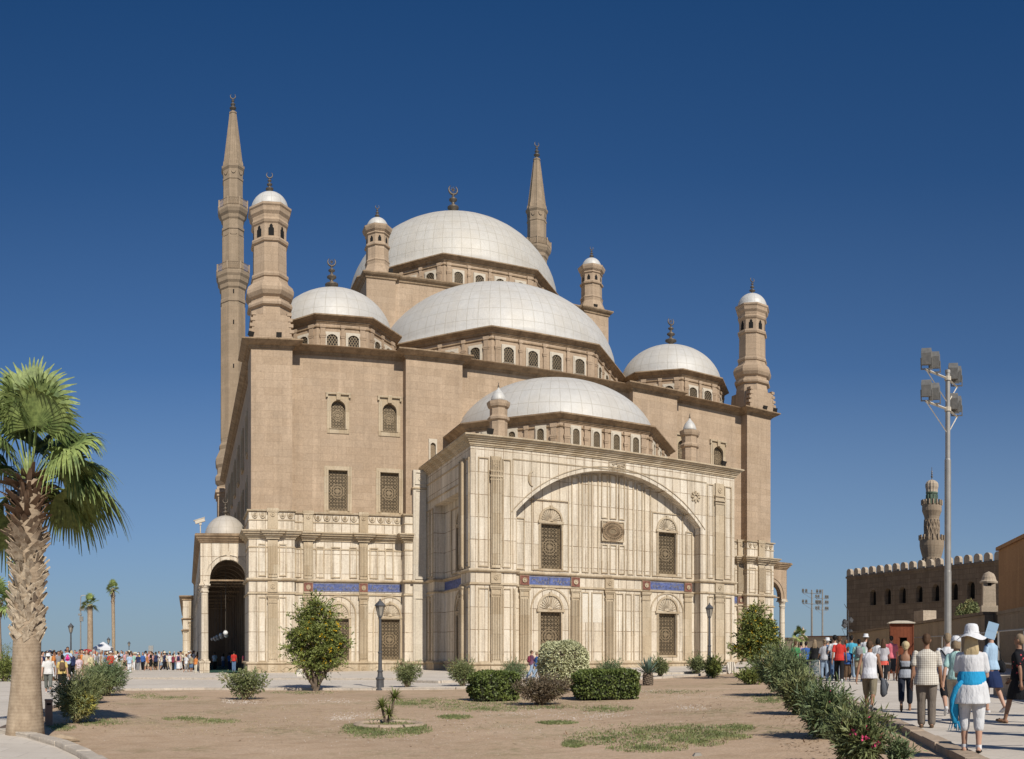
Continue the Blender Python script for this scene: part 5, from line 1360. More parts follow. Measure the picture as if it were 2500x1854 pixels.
for spots, n in (([(870,1748,60,8),(830,1755,40,6),(800,1712,80,7),(1270,1742,160,10),(1400,1752,100,9),(1480,1745,60,8),(1690,1728,50,8),(1640,1700,160,10),(1590,1688,120,5),(560,1712,20,7),(600,1716,40,5)], 1500), ([(1100,1760,700,60)], 420), ([(1000,1810,760,40)], 160)):
    for k in range(n):
        px, py, wx, wy = rnd.choice(spots); a = rnd.random()*2*PI; q = rnd.random()**.7
        pebble(px+wx*q*math.cos(a), py+wy*q*math.sin(a), rnd.uniform(.006, .016) if n > 200 else rnd.uniform(.005, .012))
c.M = None
lt = MB()
for k in range(1500):
    a = rnd.random()*2*PI; q = rnd.random()**.8
    px, py, wx, wy = rnd.choice([(1380,1705,150,18),(1330,1726,70,8),(770,1692,70,6),(1930,1760,90,70),(2000,1800,80,50),(230,1750,90,40),(1100,1770,800,60),(1750,1720,160,40),(600,1712,70,8)])
    x, y, z = PXG(px+wx*q*math.cos(a), py+wy*q*math.sin(a)); leaf(lt, Vector((x, y, z+.012)), Vector((rnd.uniform(-1,1), rnd.uniform(-1,1), rnd.uniform(-.1,.25))), Vector((rnd.uniform(-.3,.3), rnd.uniform(-.3,.3), 1)), rnd.uniform(.05,.12), .03, .1)
struct('leaf_litter', lt, plain('fallen_leaf', (.20,.12,.06), .9, 0, .4, 3), 'stuff')
struct('pebbles', c, plain('white_pebble', (.66,.60,.53), .9), 'stuff')
x, y, z = PXG(1700, 1846); m = MB(); m.prism([(x-.09,y-.05),(x+.08,y-.06),(x+.07,y+.06),(x-.06,y+.05)], z-.02, z+.04, top=[(x-.03,y-.02),(x+.05,y-.03),(x+.04,y+.03),(x-.02,y+.02)])
tag(obj('rock', m, plain('grey_rock', (.30,.27,.23))), 'loose grey rock lying on the bare ground below the grass patch', 'rock')
x, y, z = PXG(150, 1812); m = MB(); m.tube([(x-.32, y-.05, z+.04),(x, y, z+.07),(x+.32, y+.04, z+.04)], [.06,.08,.03], 7); tag(obj('palm_stub', m, M['palm_trunk']), 'cut piece of palm trunk lying beside the big palm', 'log')
# ================================================================= STREET FURNITURE
M['lampmetal'] = plain('lamp_grey_metal', (.13,.13,.135), .5, .4, .2, 4)
M['lampglass'] = plain('lamp_glass', (.33,.30,.25), .25, 0, .2, 5)
M['polemetal'] = plain('pole_grey', (.36,.34,.31), .5, .3, .12, 3)
def lamp_post(label, px, py, top_py, r=None, group='cast iron lamp posts'):
    x, y, z = PXG(px, py, .0) if r is None else PXR(px, r); rr = math.hypot(x, y); h = HZ(top_py, rr)-z
    t = thing('lamp_post', label, 'lamp post', (x, y, z), 0, group); k = h/5.0
    m = MB(); q_ = 1.3
    m.lathe(0, 0, [(a*k*q_, b*k) for a, b in ((.20,-.1),(.20,.08),(.17,.1),(.16,.55),(.19,.6),(.19,.66),(.12,.74),(.10,.98),(.13,1.02),(.13,1.08),(.085,1.12),(.075,2.0),(.095,2.03),(.095,2.08),(.07,2.12),(.055,3.95),(.09,3.98),(.09,4.03),(.06,4.06))], 12)
    obj('pole', m, M['lampmetal'], t, world=False)
    g = MB(); g.lathe(0, 0, [(a*k*q_, b*k) for a, b in ((.10,4.06),(.19,4.6))], 6); o = obj('lantern', g, M['lampglass'], t, world=False)
    c = MB(); c.lathe(0, 0, [(a*k*q_, b*k) for a, b in ((.24,4.6),(.24,4.64),(.15,4.76),(.12,4.8),(.06,4.87),(.03,4.9),(.045,4.95),(.001,5.0))], 6)
    for j in range(6):
        a = 2*PI*j/6; c.tube([(.10*q_*k*math.cos(a), .10*q_*k*math.sin(a), 4.05*k), (.195*q_*k*math.cos(a), .195*q_*k*math.sin(a), 4.6*k)], .016*k, 4)
    obj('lantern_cap', c, M['lampmetal'], t, world=False)
    return t
lamp_post('grey lamp post with a lantern before the left wing, right of the flowering tree', 928, 1686, 1462)
lamp_post('grey lamp post with a lantern in front of the right end of the front block', 1732, 1652, 1472)
lamp_post('lantern post rising behind the crowd left of the slim palm', 173, 1640, 1521, 75, 'distant lamp posts')
lamp_post('short lantern post behind the white canopy', 265, 1640, 1556, 105, 'distant lamp posts')
lamp_post('short lantern post furthest right behind the left crowd', 315, 1640, 1566, 115, 'distant lamp posts')
def floodlight(m, lens, x, y, z, az, tilt, s=1):
    T = Matrix.Translation((x, y, z)) @ Matrix.Rotation(az, 4, 'Z') @ Matrix.Rotation(tilt, 4, 'X')
    m.M = T
    P = [(-.10,-.02),(-.14,.0),(-.14,.34),(-.06,.46),(.08,.5),(.2,.42),(.26,.26),(.24,.08),(.12,-.02)]
    for sx_ in (-.17*s, .17*s):
        pass
    a = [m.pt((-.15*s, p*s*.8, q*s)) for p, q in P]; b = [m.pt((.15*s, p*s*.8, q*s)) for p, q in P]
    n = len(P)
    for k in range(n): m.f.append([a[k], a[(k+1) % n], b[(k+1) % n], b[k]]); m.m.append(0)
    m.f.append(a[:]); m.m.append(0); m.f.append(b[::-1]); m.m.append(0)
    for q in range(4): m.box(-.155*s+q*.1*s-.012*s, -.155*s+q*.1*s+.012*s, .0, .24*s, .05*s, .42*s)
    m.box(-.19*s, -.16*s, -.04*s, .04*s, -.12*s, .2*s); m.box(.16*s, .19*s, -.04*s, .04*s, -.12*s, .2*s); m.box(-.19*s, .19*s, -.04*s, .04*s, -.15*s, -.11*s)
    m.M = None
def mast(label, px, r, base_py, tiers, top_py, rad, bars, group, s=1, single=False):
    x, y, z = PXR(px, r); t = thing('floodlight_mast', label, 'floodlight mast', (x, y, z), 0, group)
    zt = HZ(top_py, r)-z; m = MB()
    m.lathe(0, 0, [(rad,-.1),(rad,zt*.36),(rad*.93,zt*.365),(rad*.9,zt*.72),(rad*.72,zt*.725),(rad*.66,zt),(rad*.75,zt),(rad*.75,zt+.12),(.02,zt+.16)], 14)
    obj('pole', m, M['polemetal'], t, world=False)
    (bx_, by_), (cx_, cy_) = bars          # unit-ish offsets of the bar's left and right ends
    for py in tiers:
        zz = HZ(py, r)-z; b = MB()
        for ex, ey in ((bx_, by_), (cx_, cy_)):
            b.tube([(0,0,zz), (ex, ey, zz)], .05*s, 4); b.tube([(0,0,zz-.95*s), (ex*.95, ey*.95, zz-.03)], .025*s, 4)
        b.lathe(0, 0, [(rad*.95, zz-.08),(rad*.95, zz+.08)], 10)
        o = obj('crossbar', b, M['white_stone'] if s == 1 and not single else M['polemetal'], t, world=False)
        for ex, ey in ((bx_, by_), (cx_, cy_)):
            for u in (.95, .6):
                f = MB(); floodlight(f, None, ex*u, ey*u, zz+.2*s, -PSI-.62, .25, s*1.2 if s == 1 else s); obj('floodlight', f, M['flood'], t, world=False)
    return t
M['flood'] = plain('floodlight_casing', (.27,.26,.24), .5, .3, .2, 6)
ca, sa = math.cos(PSI), math.sin(PSI)
def camdir(lat, dep): return (lat*ca+dep*sa, -lat*sa+dep*ca)
mast('tall grey mast with eight floodlights rising behind the people at the right', 2314, 32, 0, (925, 1000), 912, .14, (camdir(-1.25,-.5), camdir(.84,.7)), 'floodlight masts', 1)
mast('left one of the two distant floodlight masts beside the right gallery', 1982, 120, 0, (1449, 1475), 1443, .16, (camdir(-1.5,-.2), camdir(1.5,.3)), 'distant floodlight masts', .85)
mast('right one of the two distant floodlight masts, with a wire on top', 2008, 135, 0, (1462, 1475, 1490), 1442, .16, (camdir(-1.3,-.4), camdir(1.2,.6)), 'distant floodlight masts', .85)
x, y, z = PXR(197, 85); t = thing('camera_pole', 'thin pole with a curved top and equipment boxes behind the left crowd', 'pole', (x, y, z)); zt = HZ(1456, 85)-z
m = MB(); m.tube([(0,0,-.1),(0,0,zt*.6),(0,0,zt-.2),(.05,0,zt),(.25,0,zt+.08),(.5,0,zt+.05)], [.09,.07,.05,.05,.04,.04], 7); obj('pole', m, M['polemetal'], t, world=False)
m = MB(); m.box(-.1,.35,-.12,.12,zt-1.5,zt-1.1); m.box(-.25,.1,-.1,.1,zt-2.0,zt-1.8); m.box(-.1,.25,-.15,.15,zt-2.6,zt-2.1); obj('equipment_box', m, M['flood'], t, world=False)
x, y, z = PXR(2071, 88); t = thing('light_pole', 'thin pole with small spotlights at the near corner of the fortress wall', 'pole', (x, y, z)); zt = HZ(1476, 88)-z
m = MB(); m.tube([(0,0,-.1),(0,0,zt-.7),(-.6,0,zt)], [.06,.05,.03], 6); m.tube([(0,0,zt*.55),(-1,0,zt*.56)], .03, 4); m.tube([(0,0,zt*.3),(-.9,0,zt*.55)], .025, 4); obj('pole', m, M['lampmetal'], t, world=False)
m = MB()
for q, (dx, zz) in enumerate(((-.5,.68),(.35,.72),(-.6,.62),(.4,.5))): m.M = Matrix.Translation((dx,0,zt*zz)) @ Matrix.Rotation(.6, 4, 'Y'); m.box(-.25,.25,-.15,.15,-.2,.2); m.M = None
obj('spotlight', m, M['lampmetal'], t, world=False)
# canopy
x, y, z = PXR(252, 88); s_ = 88/F; t = thing('canopy', 'white peaked canopy standing behind the left crowd', 'canopy', (x, y, z), -PSI+.35)
W = 44*s_; zt = HZ(1568, 88)-z; ze = HZ(1582, 88)-z; m = MB()
q = W/2
for a, b in (((-q,-q),(q,-q)),((q,-q),(q,q)),((q,q),(-q,q)),((-q,q),(-q,-q))):
    m.face([(a[0],a[1],ze),(b[0],b[1],ze),(b[0]*.04,b[1]*.04,zt),(a[0]*.04,a[1]*.04,zt)]); m.face([(a[0],a[1],ze-.28),(b[0],b[1],ze-.28),(b[0],b[1],ze),(a[0],a[1],ze)])
obj('roof', m, plain('white_canvas', (.78,.79,.82), .7, 0, .04), t, world=False)
for a, b in ((-q,-q),(q,-q),(q,q),(-q,q)): m = MB(); m.tube([(a*.98,b*.98,-.05),(a*.98,b*.98,ze)], .035, 5); obj('leg', m, M['lampmetal'], t, world=False)
# red umbrella beside the slim palm
x, y, z = PXR(212, 80); t = thing('parasol', 'red parasol at the foot of the slim palm', 'parasol', (x, y, z)); zt = HZ(1585, 80)-z
m = MB(); m.lathe(0,0,[(1.3,zt-.45),(.7,zt-.15),(.02,zt)],10); obj('canopy', m, plain('red_cloth', (.55,.06,.06), .7), t, world=False); m = MB(); m.tube([(0,0,-.05),(0,0,zt)], .03, 5); obj('pole', m, M['polemetal'], t, world=False)
# bin
x, y, z = PXG(119, 1774, .0); s_ = math.hypot(x, y)/F; t = thing('litter_bin', 'brown square litter bin hidden partly behind the big palm trunk', 'bin', (x, y, z), .2)
m = MB(); m.box(-9*s_,9*s_,-9*s_,9*s_,.02,62*s_); m.box(-10*s_,10*s_,-10*s_,10*s_,62*s_,66*s_); obj('body', m, plain('brown_bin', (.24,.16,.12), .6), t, world=False); m = MB(); m.box(-5*s_,5*s_,-9.3*s_,-9*s_,52*s_,57*s_); obj('opening', m, M['dark'], t, world=False)
# white boards
def board(label, px, py, wpx, hpx, legs, rz=0):
    x, y, z = PXG(px, py, .2); s_ = math.hypot(x, y)/F; t = thing('notice_board', label, 'sign board', (x, y, z+.0), rz); m = MB(); w, h = wpx*s_/2, hpx*s_
    m.box(-w, w, -.03, .03, h*.3, h); obj('panel', m, M['cream'], t, world=False); 
    for sx_ in (-1, 1): m = MB(); m.box(sx_*w-.03, sx_*w+.03, -.05, .05, 0, h); obj('leg', m, M['cream'], t, world=False)
    return t
M['cream'] = plain('cream_paint', (.72,.66,.56), .6, 0, .05)
board('small cream sign board on two legs against the left wing wall', 731, 1652, 11, 26, 2)
x, y, z = PXG(1785, 1642, .09); s_ = math.hypot(x, y)/F
t = thing('barrier', 'cream slatted wooden barrier right of the far lamp post', 'barrier', (x, y, z), -.15)
for k, (a, b) in enumerate(((-9,-6),(-5,-1),(1,4),(6,8))): m = MB(); m.box(a*s_, b*s_, -.05, .05, .05, 29*s_); obj('slat', m, M['cream'], t, world=False)
for a in (-10, 9): m = MB(); m.tube([(a*s_,-.25,0),(a*s_,0,26*s_),(a*s_,.25,0)], .035, 4); obj('leg', m, M['cream'], t, world=False)

# ================================================================= FORTRESS MOSQUE AT THE RIGHT
M['rubble'] = stone('dark_limestone', (.25,.18,.12), (.36,.27,.185), 1.25, .6, (.14,.10,.07), .5, bumpd=.12, joint=.03, jf=.7)
M['oldcarved'] = stone('old_carved_stone', (.33,.25,.175), (.42,.33,.235), .7, .4, (.2,.15,.1), .4)
M['rubble_pale'] = stone('pale_limestone', (.50,.40,.30), (.58,.48,.36), .9, .4, (.34,.27,.2), .3)
M['ochre'] = stone('ochre_plaster', (.40,.225,.11), (.48,.275,.135), 5, 3, (.4,.22,.1), .35, joint=.004)
A = Vector(PXR(2067, 110)[:2]); B = Vector(PXR(2440, 90)[:2]); D = (B-A).normalized(); Lw = (B-A).length
frt = thing('fortress_mosque', 'old dark stone mosque wall with a row of rounded battlements and arched openings', 'mosque', (A.x, A.y, 0))
Tm = Matrix(((D.x, D.y*-1, 0, A.x), (D.y, D.x, 0, A.y), (0,0,1,0), (0,0,0,1)))     # local x along the wall, -y outwards
# outside must face the camera: local -y
m = MB(); m.M = Tm
if (Tm @ Vector((0,-1,0)) - Tm @ Vector((0,0,0))).dot(Vector((A.x, A.y, 0))) > 0: flip = 1
else: flip = 0
ZT = 11.4
def along(px):                       # distance along the wall for an image column
    t = (px-1250)/F+PSI; d = Vector((math.sin(t), math.cos(t)))
    # A + s D = k d
    det = D.x*(-d.y)-D.y*(-d.x); return ((-A.x)*(-d.y)-(-A.y)*(-d.x))/det
wins = [along(p) for p in (2132, 2168, 2204, 2244.6, 2285, 2330, 2371)]
holes = [(w-.62, w+.62, 7.35, 9.35) for w in wins]
m.wall(0, Lw+14, -1, ZT, 0, holes)
m.face([(0,0,-1),(0,25,-1),(0,25,ZT),(0,0,ZT)]); m.face([(0,0,ZT),(Lw+14,0,ZT),(Lw+14,25,ZT),(0,25,ZT)])
m.box(-.08, Lw+14, -.12, 0, ZT-.28, ZT-.02); m.M = None
obj('wall', m, M['rubble'], frt)
for w in wins:
    m = MB(); m.M = Tm @ Matrix.Translation((w, 0, 7.35)); arch_plate(m, -.78, .78, -.12, 2.32, -.62, .62, 0, 1.35, .64, -.05, .6); m.M = None; o = obj('window', m, M['rubble'], frt)
    m = MB(); m.M = Tm @ Matrix.Translation((w, 0, 7.35)); m.face([(-.66,.58,0),(.66,.58,0),(.66,.58,2.05),(-.66,.58,2.05)]); m.M = None; obj('opening', m, M['dark'], o)
nm = 26; pitch = (Lw)/17.5
for k in range(nm):
    m = MB(); m.M = Tm; x0 = .05+k*pitch; w = pitch*.58
    pts = [(x0, ZT)] + [(a, b) for a, b in arc(x0, x0+w, ZT+.62, .36, 8)] + [(x0+w, ZT)]
    i0 = [m.pt((a, -.05, b)) for a, b in pts]; i1 = [m.pt((a, .45, b)) for a, b in pts]
    m.f.append(i0[:]); m.m.append(0); m.f.append(i1[::-1]); m.m.append(0)
    for j in range(len(pts)-1): m.f.append([i0[j], i1[j], i1[j+1], i0[j+1]]); m.m.append(0)
    m.M = None; obj('merlon', m, M['rubble_pale'], frt)
# its minaret
rM = 128; cx, cy, cz = PXR(2275, rM); k_ = rM/F
def Z(py): return HZ(py, rM)
mt = thing('stone_minaret', 'carved old stone minaret with a ribbed bulb top behind the battlements', 'minaret', (cx, cy, 0))
m = MB(); P = lambda h, py: (h*k_, Z(py))
m.lathe(cx, cy, [P(23,1420),P(23,1362),P(26,1352),P(29,1340),P(30,1334),P(30,1320),P(27,1319.8),P(19,1319.5),P(18.5,1300),P(18,1268),P(19,1262),P(22,1254),P(24,1249),P(24,1234),P(22,1233.5),P(14,1233)], 20)
obj('shaft', m, M['oldcarved'], mt)
m = MB()
for zz0, zz1, h in ((1315, 1270, 18.6), (1410, 1364, 23.4)):
    for q in range(14):
        for sg in (1, -1):
            pts = []
            for j in range(7):
                a = 2*PI*q/14+sg*j*.12; pts.append((cx+h*k_*math.cos(a), cy+h*k_*math.sin(a), Z(zz0)+(Z(zz1)-Z(zz0))*j/6))
            m.tube(pts, .09, 4)
obj('carving', m, M['oldcarved'], mt)
for zb, h in ((1320, 30), (1234, 24)):
    m = MB()
    for q in range(16):
        a = 2*PI*q/16; m.box(cx+h*k_*math.cos(a)-.13, cx+h*k_*math.cos(a)+.13, cy+h*k_*math.sin(a)-.13, cy+h*k_*math.sin(a)+.13, Z(zb), Z(zb)+.75)
    obj('balcony_posts', m, M['oldcarved'], mt)
m = MB(); m.lathe(cx, cy, [P(14,1234),P(13,1208),P(15,1206),P(15,1203)], 16)
for q in range(12):
    a = 2*PI*q/12; m.tube([(cx+13.6*k_*math.cos(a), cy+13.6*k_*math.sin(a), Z(1233)), (cx+13.2*k_*math.cos(a), cy+13.2*k_*math.sin(a), Z(1209))], .13, 5)
obj('tiled_drum', m, plain('green_tile', (.12,.17,.12), .6, 0, .25, 2), mt)
m = MB(); n = 48; rows = []
for h, py in ((14,1203),(14,1196),(15.5,1190),(15.5,1183),(13,1178),(8,1174),(2,1172)):
    rows.append([m.pt((cx+h*k_*(1+.05*math.cos(12*2*PI*j/n))*math.cos(2*PI*j/n), cy+h*k_*(1+.05*math.cos(12*2*PI*j/n))*math.sin(2*PI*j/n), Z(py))) for j in range(n)])
for a, b in zip(rows, rows[1:]):
    for j in range(n): m.f.append([a[j], a[(j+1) % n], b[(j+1) % n], b[j]]); m.m.append(0)
obj('bulb', m, M['rubble_pale'], mt)
m = MB(); m.lathe(cx, cy, [(a*k_, Z(b)) for a, b in ((1.5,1173),(1,1168),(2.5,1165),(2.5,1163),(1,1161),(2.2,1158),(1,1155),(1.8,1153),(.8,1150),(.6,1141))], 8); obj('finial', m, M['finial'], mt)
# low wall in front
def runwall(name, label, cat, p0, p1, th, mat, zt0, zt1, cap=True):
    a, b = Vector(p0), Vector(p1); d = (b-a).normalized(); nn = Vector((-d.y, d.x))
    if nn.dot(a) < 0: nn = -nn
    t = thing(name, label, cat, (a.x, a.y, 0)); m = MB()
    q = [a, b, b+nn*th, a+nn*th]; zz = [zt0, zt1, zt1, zt0]
    bot = [(p.x, p.y, -1) for p in q]; top = [(p.x, p.y, z) for p, z in zip(q, zz)]
    for i in range(4): m.face([bot[i], bot[(i+1) % 4], top[(i+1) % 4], top[i]])
    m.face(top); obj('wall', m, mat, t)
    if cap:
        m = MB(); q = [a-nn*.12-d*.05, b-nn*.12, b+nn*(th+.1), a+nn*(th+.1)-d*.05]
        bot = [(p.x, p.y, z+.01) for p, z in zip(q, zz)]; top = [(p.x, p.y, z+.2) for p, z in zip(q, zz)]
        for i in range(4): m.face([bot[i], bot[(i+1) % 4], top[(i+1) % 4], top[i]])
        m.face(top); m.face(bot[::-1]); obj('coping', m, M['rubble'], t)
    return t
M['tanwall'] = stone('tan_plaster', (.36,.27,.18), (.43,.33,.22), 2.5, 1.2, (.26,.19,.13), .5)
pa = PXR(2074, 84)[:2]; pb = PXR(2404, 52)[:2]
runwall('ramp_wall', 'long plain tan wall running below the battlemented mosque', 'wall', pa, pb, .6, M['tanwall'], HZ(1549, 84), HZ(1502, 52))
# ochre building at the right edge
pa = PXR(2438, 50)[:2]; pb = PXR(2640, 36)[:2]
och = thing('ochre_building', 'shaded orange ochre plastered building at the right edge', 'building', (pa[0], pa[1], 0))
def boxy(parent, p0, p1, depth, z0, z1, mat, nm='wall', out=0):
    a, b = Vector(p0), Vector(p1); d = (b-a).normalized(); nn = Vector((-d.y, d.x))
    if nn.dot(a) < 0: nn = -nn
    a = a-nn*out-d*out; b = b-nn*out; m = MB(); q = [a, b, b+nn*depth, a+nn*depth]
    m.prism([(p.x, p.y) for p in q], z0, z1); return obj(nm, m, mat, parent)
boxy(och, pa, pb, 12, -1, HZ(1345, 50), M['ochre']); boxy(och, pa, pb, 12.3, HZ(1345, 50), HZ(1337, 50), M['ochre'], 'cornice', .15)
boxy(och, pa, pb, 12, HZ(1502, 50), HZ(1494, 50), M['tanwall'], 'string_course', .1); boxy(och, pa, pb, 12, -1, HZ(1502, 50)-.0, M['tanwall'], 'base', .05)
# dark gateway between
pa2 = PXR(2403, 54)[:2]; pb2 = PXR(2442, 51)[:2]
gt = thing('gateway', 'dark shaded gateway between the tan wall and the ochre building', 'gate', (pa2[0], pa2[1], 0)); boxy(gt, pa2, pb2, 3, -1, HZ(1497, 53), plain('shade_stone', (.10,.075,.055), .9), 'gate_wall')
# domed kiosk
rK = 56; cx, cy, cz = PXR(2414, rK); s_ = rK/F; kt = thing('domed_kiosk', 'small tan tower with a rounded dome above the gateway', 'tower', (cx, cy, 0), 0)
m = MB(); T = Matrix.Translation((cx, cy, 0)) @ Matrix.Rotation(-PSI-.45, 4, 'Z'); m.M = T
zz = lambda py: HZ(py, rK)
w0 = 20*s_; w1 = 16*s_
m.prism([(-w0,-w0),(w0,-w0),(w0,w0),(-w0,w0)], zz(1495), zz(1480)); m.prism([(-w1*1.02,-w1),(w1,-w1),(w1,w1),(-w1,w1)], zz(1480), zz(1425), top=[(-w1*.92,-w1*.92),(w1*.92,-w1*.92),(w1*.92,w1*.92),(-w1*.92,w1*.92)])
m.M = None; m.lathe(cx, cy, [(22*s_, zz(1425)),(23*s_, zz(1421)),(19*s_, zz(1418)),(17*s_, zz(1410)),(13*s_, zz(1402)),(6*s_, zz(1398)),(.01, zz(1396))], 16)
obj('tower', m, M['tanlit'] if 'tanlit' in M else M['rubble_pale'], kt)
m = MB(); m.M = T; m.face([(-.12,-w1*.98,zz(1432)),(.12,-w1*.98,zz(1432)),(.12,-w1*.98,zz(1424)),(0,-w1*.98,zz(1421)),(-.12,-w1*.98,zz(1424))]); m.M = None; obj('opening', m, M['dark'], kt)
# stair block
p0 = PXR(2231, 72)[:2]; p1 = PXR(2254, 70)[:2]; st = thing('stair_block', 'pale stepped stone block above the tan wall', 'block', (p0[0], p0[1], 0)); boxy(st, p0, p1, 1.2, -1, HZ(1492, 71), M['rubble_pale'], 'block')
# shrub tree behind the wall
x, y, z = PXR(2362, 66); rnd = random.Random(31); t = thing('wall_tree', 'olive green shrubby tree growing behind the tan wall left of the domed tower', 'tree', (x, y, z)); s_ = 66/F; z0 = HZ(1500, 66)-z
c = MB(); cloud(c, [(0,0,z0+.2,30*s_,28*s_,20*s_),(-14*s_,0,z0-.1,22*s_,22*s_,14*s_),(12*s_,0,z0+.5,20*s_,20*s_,20*s_)], 2600, .22, .1, rnd, 0, .5); obj('crown', c, LM['olive'], t, world=False)
m = MB(); m.tube([(0,0,-.1),(0,0,z0)], [.14,.08], 6); obj('trunk', m, LM['bark'], t, world=False)
# guard booth
x, y, z = PXG(2200, 1648, .0); rb_ = math.hypot(x, y); s_ = rb_/F
bt = thing('guard_booth', 'tall red brown wooden guard booth with a square window and pale roof', 'booth', (x, y, z), -PSI-.38)
w = 27*s_; dpt = 24*s_; h = 124*s_; M['booth'] = stone('red_brown_boards', (.20,.060,.030), (.26,.082,.042), .17, 20, (.10,.03,.02), .2, joint=.01, holes=False)
m = MB(); m.wall(-w, w, 0, h, -dpt, [(-w*.2, w*.45, h*.56, h*.73)]); m.face([(w,-dpt,0),(w,dpt,0),(w,dpt,h),(w,-dpt,h)]); m.face([(-w,dpt,0),(w,dpt,0),(w,dpt,h),(-w,dpt,h)])
m.face([(-w,-dpt,0),(-w,-dpt*.6,0),(-w,-dpt*.6,h),(-w,-dpt,h)]); m.face([(-w,dpt*.6,0),(-w,dpt,0),(-w,dpt,h),(-w,dpt*.6,h)]); m.face([(-w,-dpt*.6,h*.85),(-w,dpt*.6,h*.85),(-w,dpt*.6,h),(-w,-dpt*.6,h)])
m.face([(-w,-dpt*.6,0),(-w,dpt*.6,0),(-w,dpt*.6,.12*h),(-w,-dpt*.6,.12*h)])
for v in (-w, w): m.box(v-.03, v+.03, -dpt-.03, -dpt+.03, 0, h)
m.box(-w*.24, w*.49, -dpt-.03, -dpt, h*.545, h*.56); m.box(-w*.24, w*.49, -dpt-.03, -dpt, h*.73, h*.745)
obj('cabin', m, M['booth'], bt, world=False)
m = MB(); m.box(-w+.05, w-.05, -dpt+.4, dpt-.05, .02, h-.02); obj('interior', m, M['dark'], bt, world=False)
m = MB(); m.prism([(-w-.12,-dpt-.15),(w+.1,-dpt-.15),(w+.1,dpt+.1),(-w-.12,dpt+.1)], h+.01, h+.07, top=[(-w-.12,-dpt-.15),(w+.1,-dpt-.15),(w+.1,dpt+.1),(-w-.12,dpt+.1)]); m.prism([(-w-.1,-dpt-.13),(w+.08,-dpt-.13),(w+.08,dpt+.08),(-w-.1,dpt+.08)], h+.07, h+.16, top=[(-w*.5,-dpt*.5),(w*.5,-dpt*.5),(w*.5,dpt*.5),(-w*.5,dpt*.5)])
obj('roof', m, M['white_stone'], bt, world=False)
# railing and planter wall along the right path
def railing(label, pts, hz):
    x, y, z = pts[0]; t = thing('railing', label, 'railing', (x, y, z)); P = [Vector(p) for p in pts]
    for k, p in enumerate(P): m = MB(); m.tube([p, p+Vector((0,0,hz))], .03, 6); obj('post', m, M['polemetal'], t)
    for zz in (hz, hz*.5):
        m = MB(); m.tube([p+Vector((0,0,zz)) for p in P], .025, 5); obj('rail', m, M['polemetal'], t)
railing('grey two bar railing along the tan wall behind the walkers', [PXR(px, r) for px, r in ((2225,44),(2265,40),(2300,37),(2345,34),(2437,25),(2500,22),(2600,19))], 1.9)
pa = PXR(2425, 23)[:2]; pb = PXR(2620, 19)[:2]
runwall('planter_wall', 'low reddish planter wall at the right edge behind the woman in black', 'wall', pa, pb, .8, M['kerb'], HZ(1652, 23), HZ(1640, 19), False)
# parapet range in the distance, right
pa = PXR(1890, 118)[:2]; pb = PXR(2080, 112)[:2]
par = runwall('parapet', 'low tan parapet beyond the right crowd', 'wall', pa, pb, .6, M['parapet'] if 'parapet' in M else M['rubble_pale'], HZ(1561, 118), HZ(1560, 112), True)
pa = PXR(1966, 112)[:2]; pb = PXR(2066, 108)[:2]
far_b = thing('low_building', 'low flat tan building beyond the distant masts', 'building', (pa[0], pa[1], 0)); boxy(far_b, pa, pb, 6, -1, HZ(1556, 110), M['rubble_pale'], 'wall'); boxy(far_b, pa, pb, 6, HZ(1556, 110), HZ(1553, 110), plain('red_roof', (.17,.08,.05), .9), 'roof', .1)
for k, px in enumerate((1960, 1940)):
    x, y, z = PXR(px, 104-k*2); t = thing('stone_urn', ['larger', 'smaller'][k]+' stone urn finial standing near the distant parapet palm', 'urn', (x, y, z)); q = 1-.25*k; z0 = HZ(1568, 104)-z; m = MB()
    m.box(-.35*q,.35*q,-.35*q,.35*q,0,z0-.05); obj('pedestal', m, M['rubble_pale'], t, world=False)
    m = MB(); m.lathe(0,0,[(a*q, z0+b*q) for a, b in ((.3,-.05),(.15,.1),(.5,.35),(.62,.6),(.5,.75),(.2,.85),(.25,1.1),(.1,1.3),(.22,1.5),(.02,1.9))], 14); obj('urn', m, M['rubble_pale'], t, world=False)
# far tower in the haze, left
x, y, z = PXR(368.5, 170); m = MB(); w = 5.5*170/F; m.box(x-w,x+w,y-w,y+w,-4,HZ(1587,170)); m.box(x-w*1.05,x+w*1.05,y-w,y+w,HZ(1587,170),HZ(1577,170)); tag(obj('distant_tower', m, plain('hazy_concrete', (.33,.33,.32), .9)), 'hazy square concrete tower above the left crowd', 'tower')
# ================================================================= PEOPLE
DG = bpy.context.evaluated_depsgraph_get
def remesh(mb, vox, sm=2, dec=None):
    me = bpy.data.meshes.new('tmp'); me.from_pydata(mb.v, [], mb.f); me.update()
    o = bpy.data.objects.new('tmp', me); COL.objects.link(o)
    md = o.modifiers.new('r', 'REMESH'); md.mode = 'VOXEL'; md.voxel_size = vox
    if sm: s = o.modifiers.new('s', 'SMOOTH'); s.iterations = sm; s.factor = .5
    dg = DG(); dg.update(); e = o.evaluated_get(dg)
    out = bpy.data.meshes.new_from_object(e); bpy.data.objects.remove(o); bpy.data.meshes.remove(me)
    out.polygons.foreach_set('use_smooth', [True]*len(out.polygons)); return out
def ell(mb, c, rx, ry, rz, n=12, tilt=None):
    mb.M = Matrix.Translation(c) @ (tilt if tilt else Matrix()) @ Matrix.Diagonal((rx, ry, rz, 1))
    mb.lathe(0, 0, [(math.sin(PI*k/8) if 0 < k < 8 else .001, -math.cos(PI*k/8)) for k in range(9)], n); mb.M = None
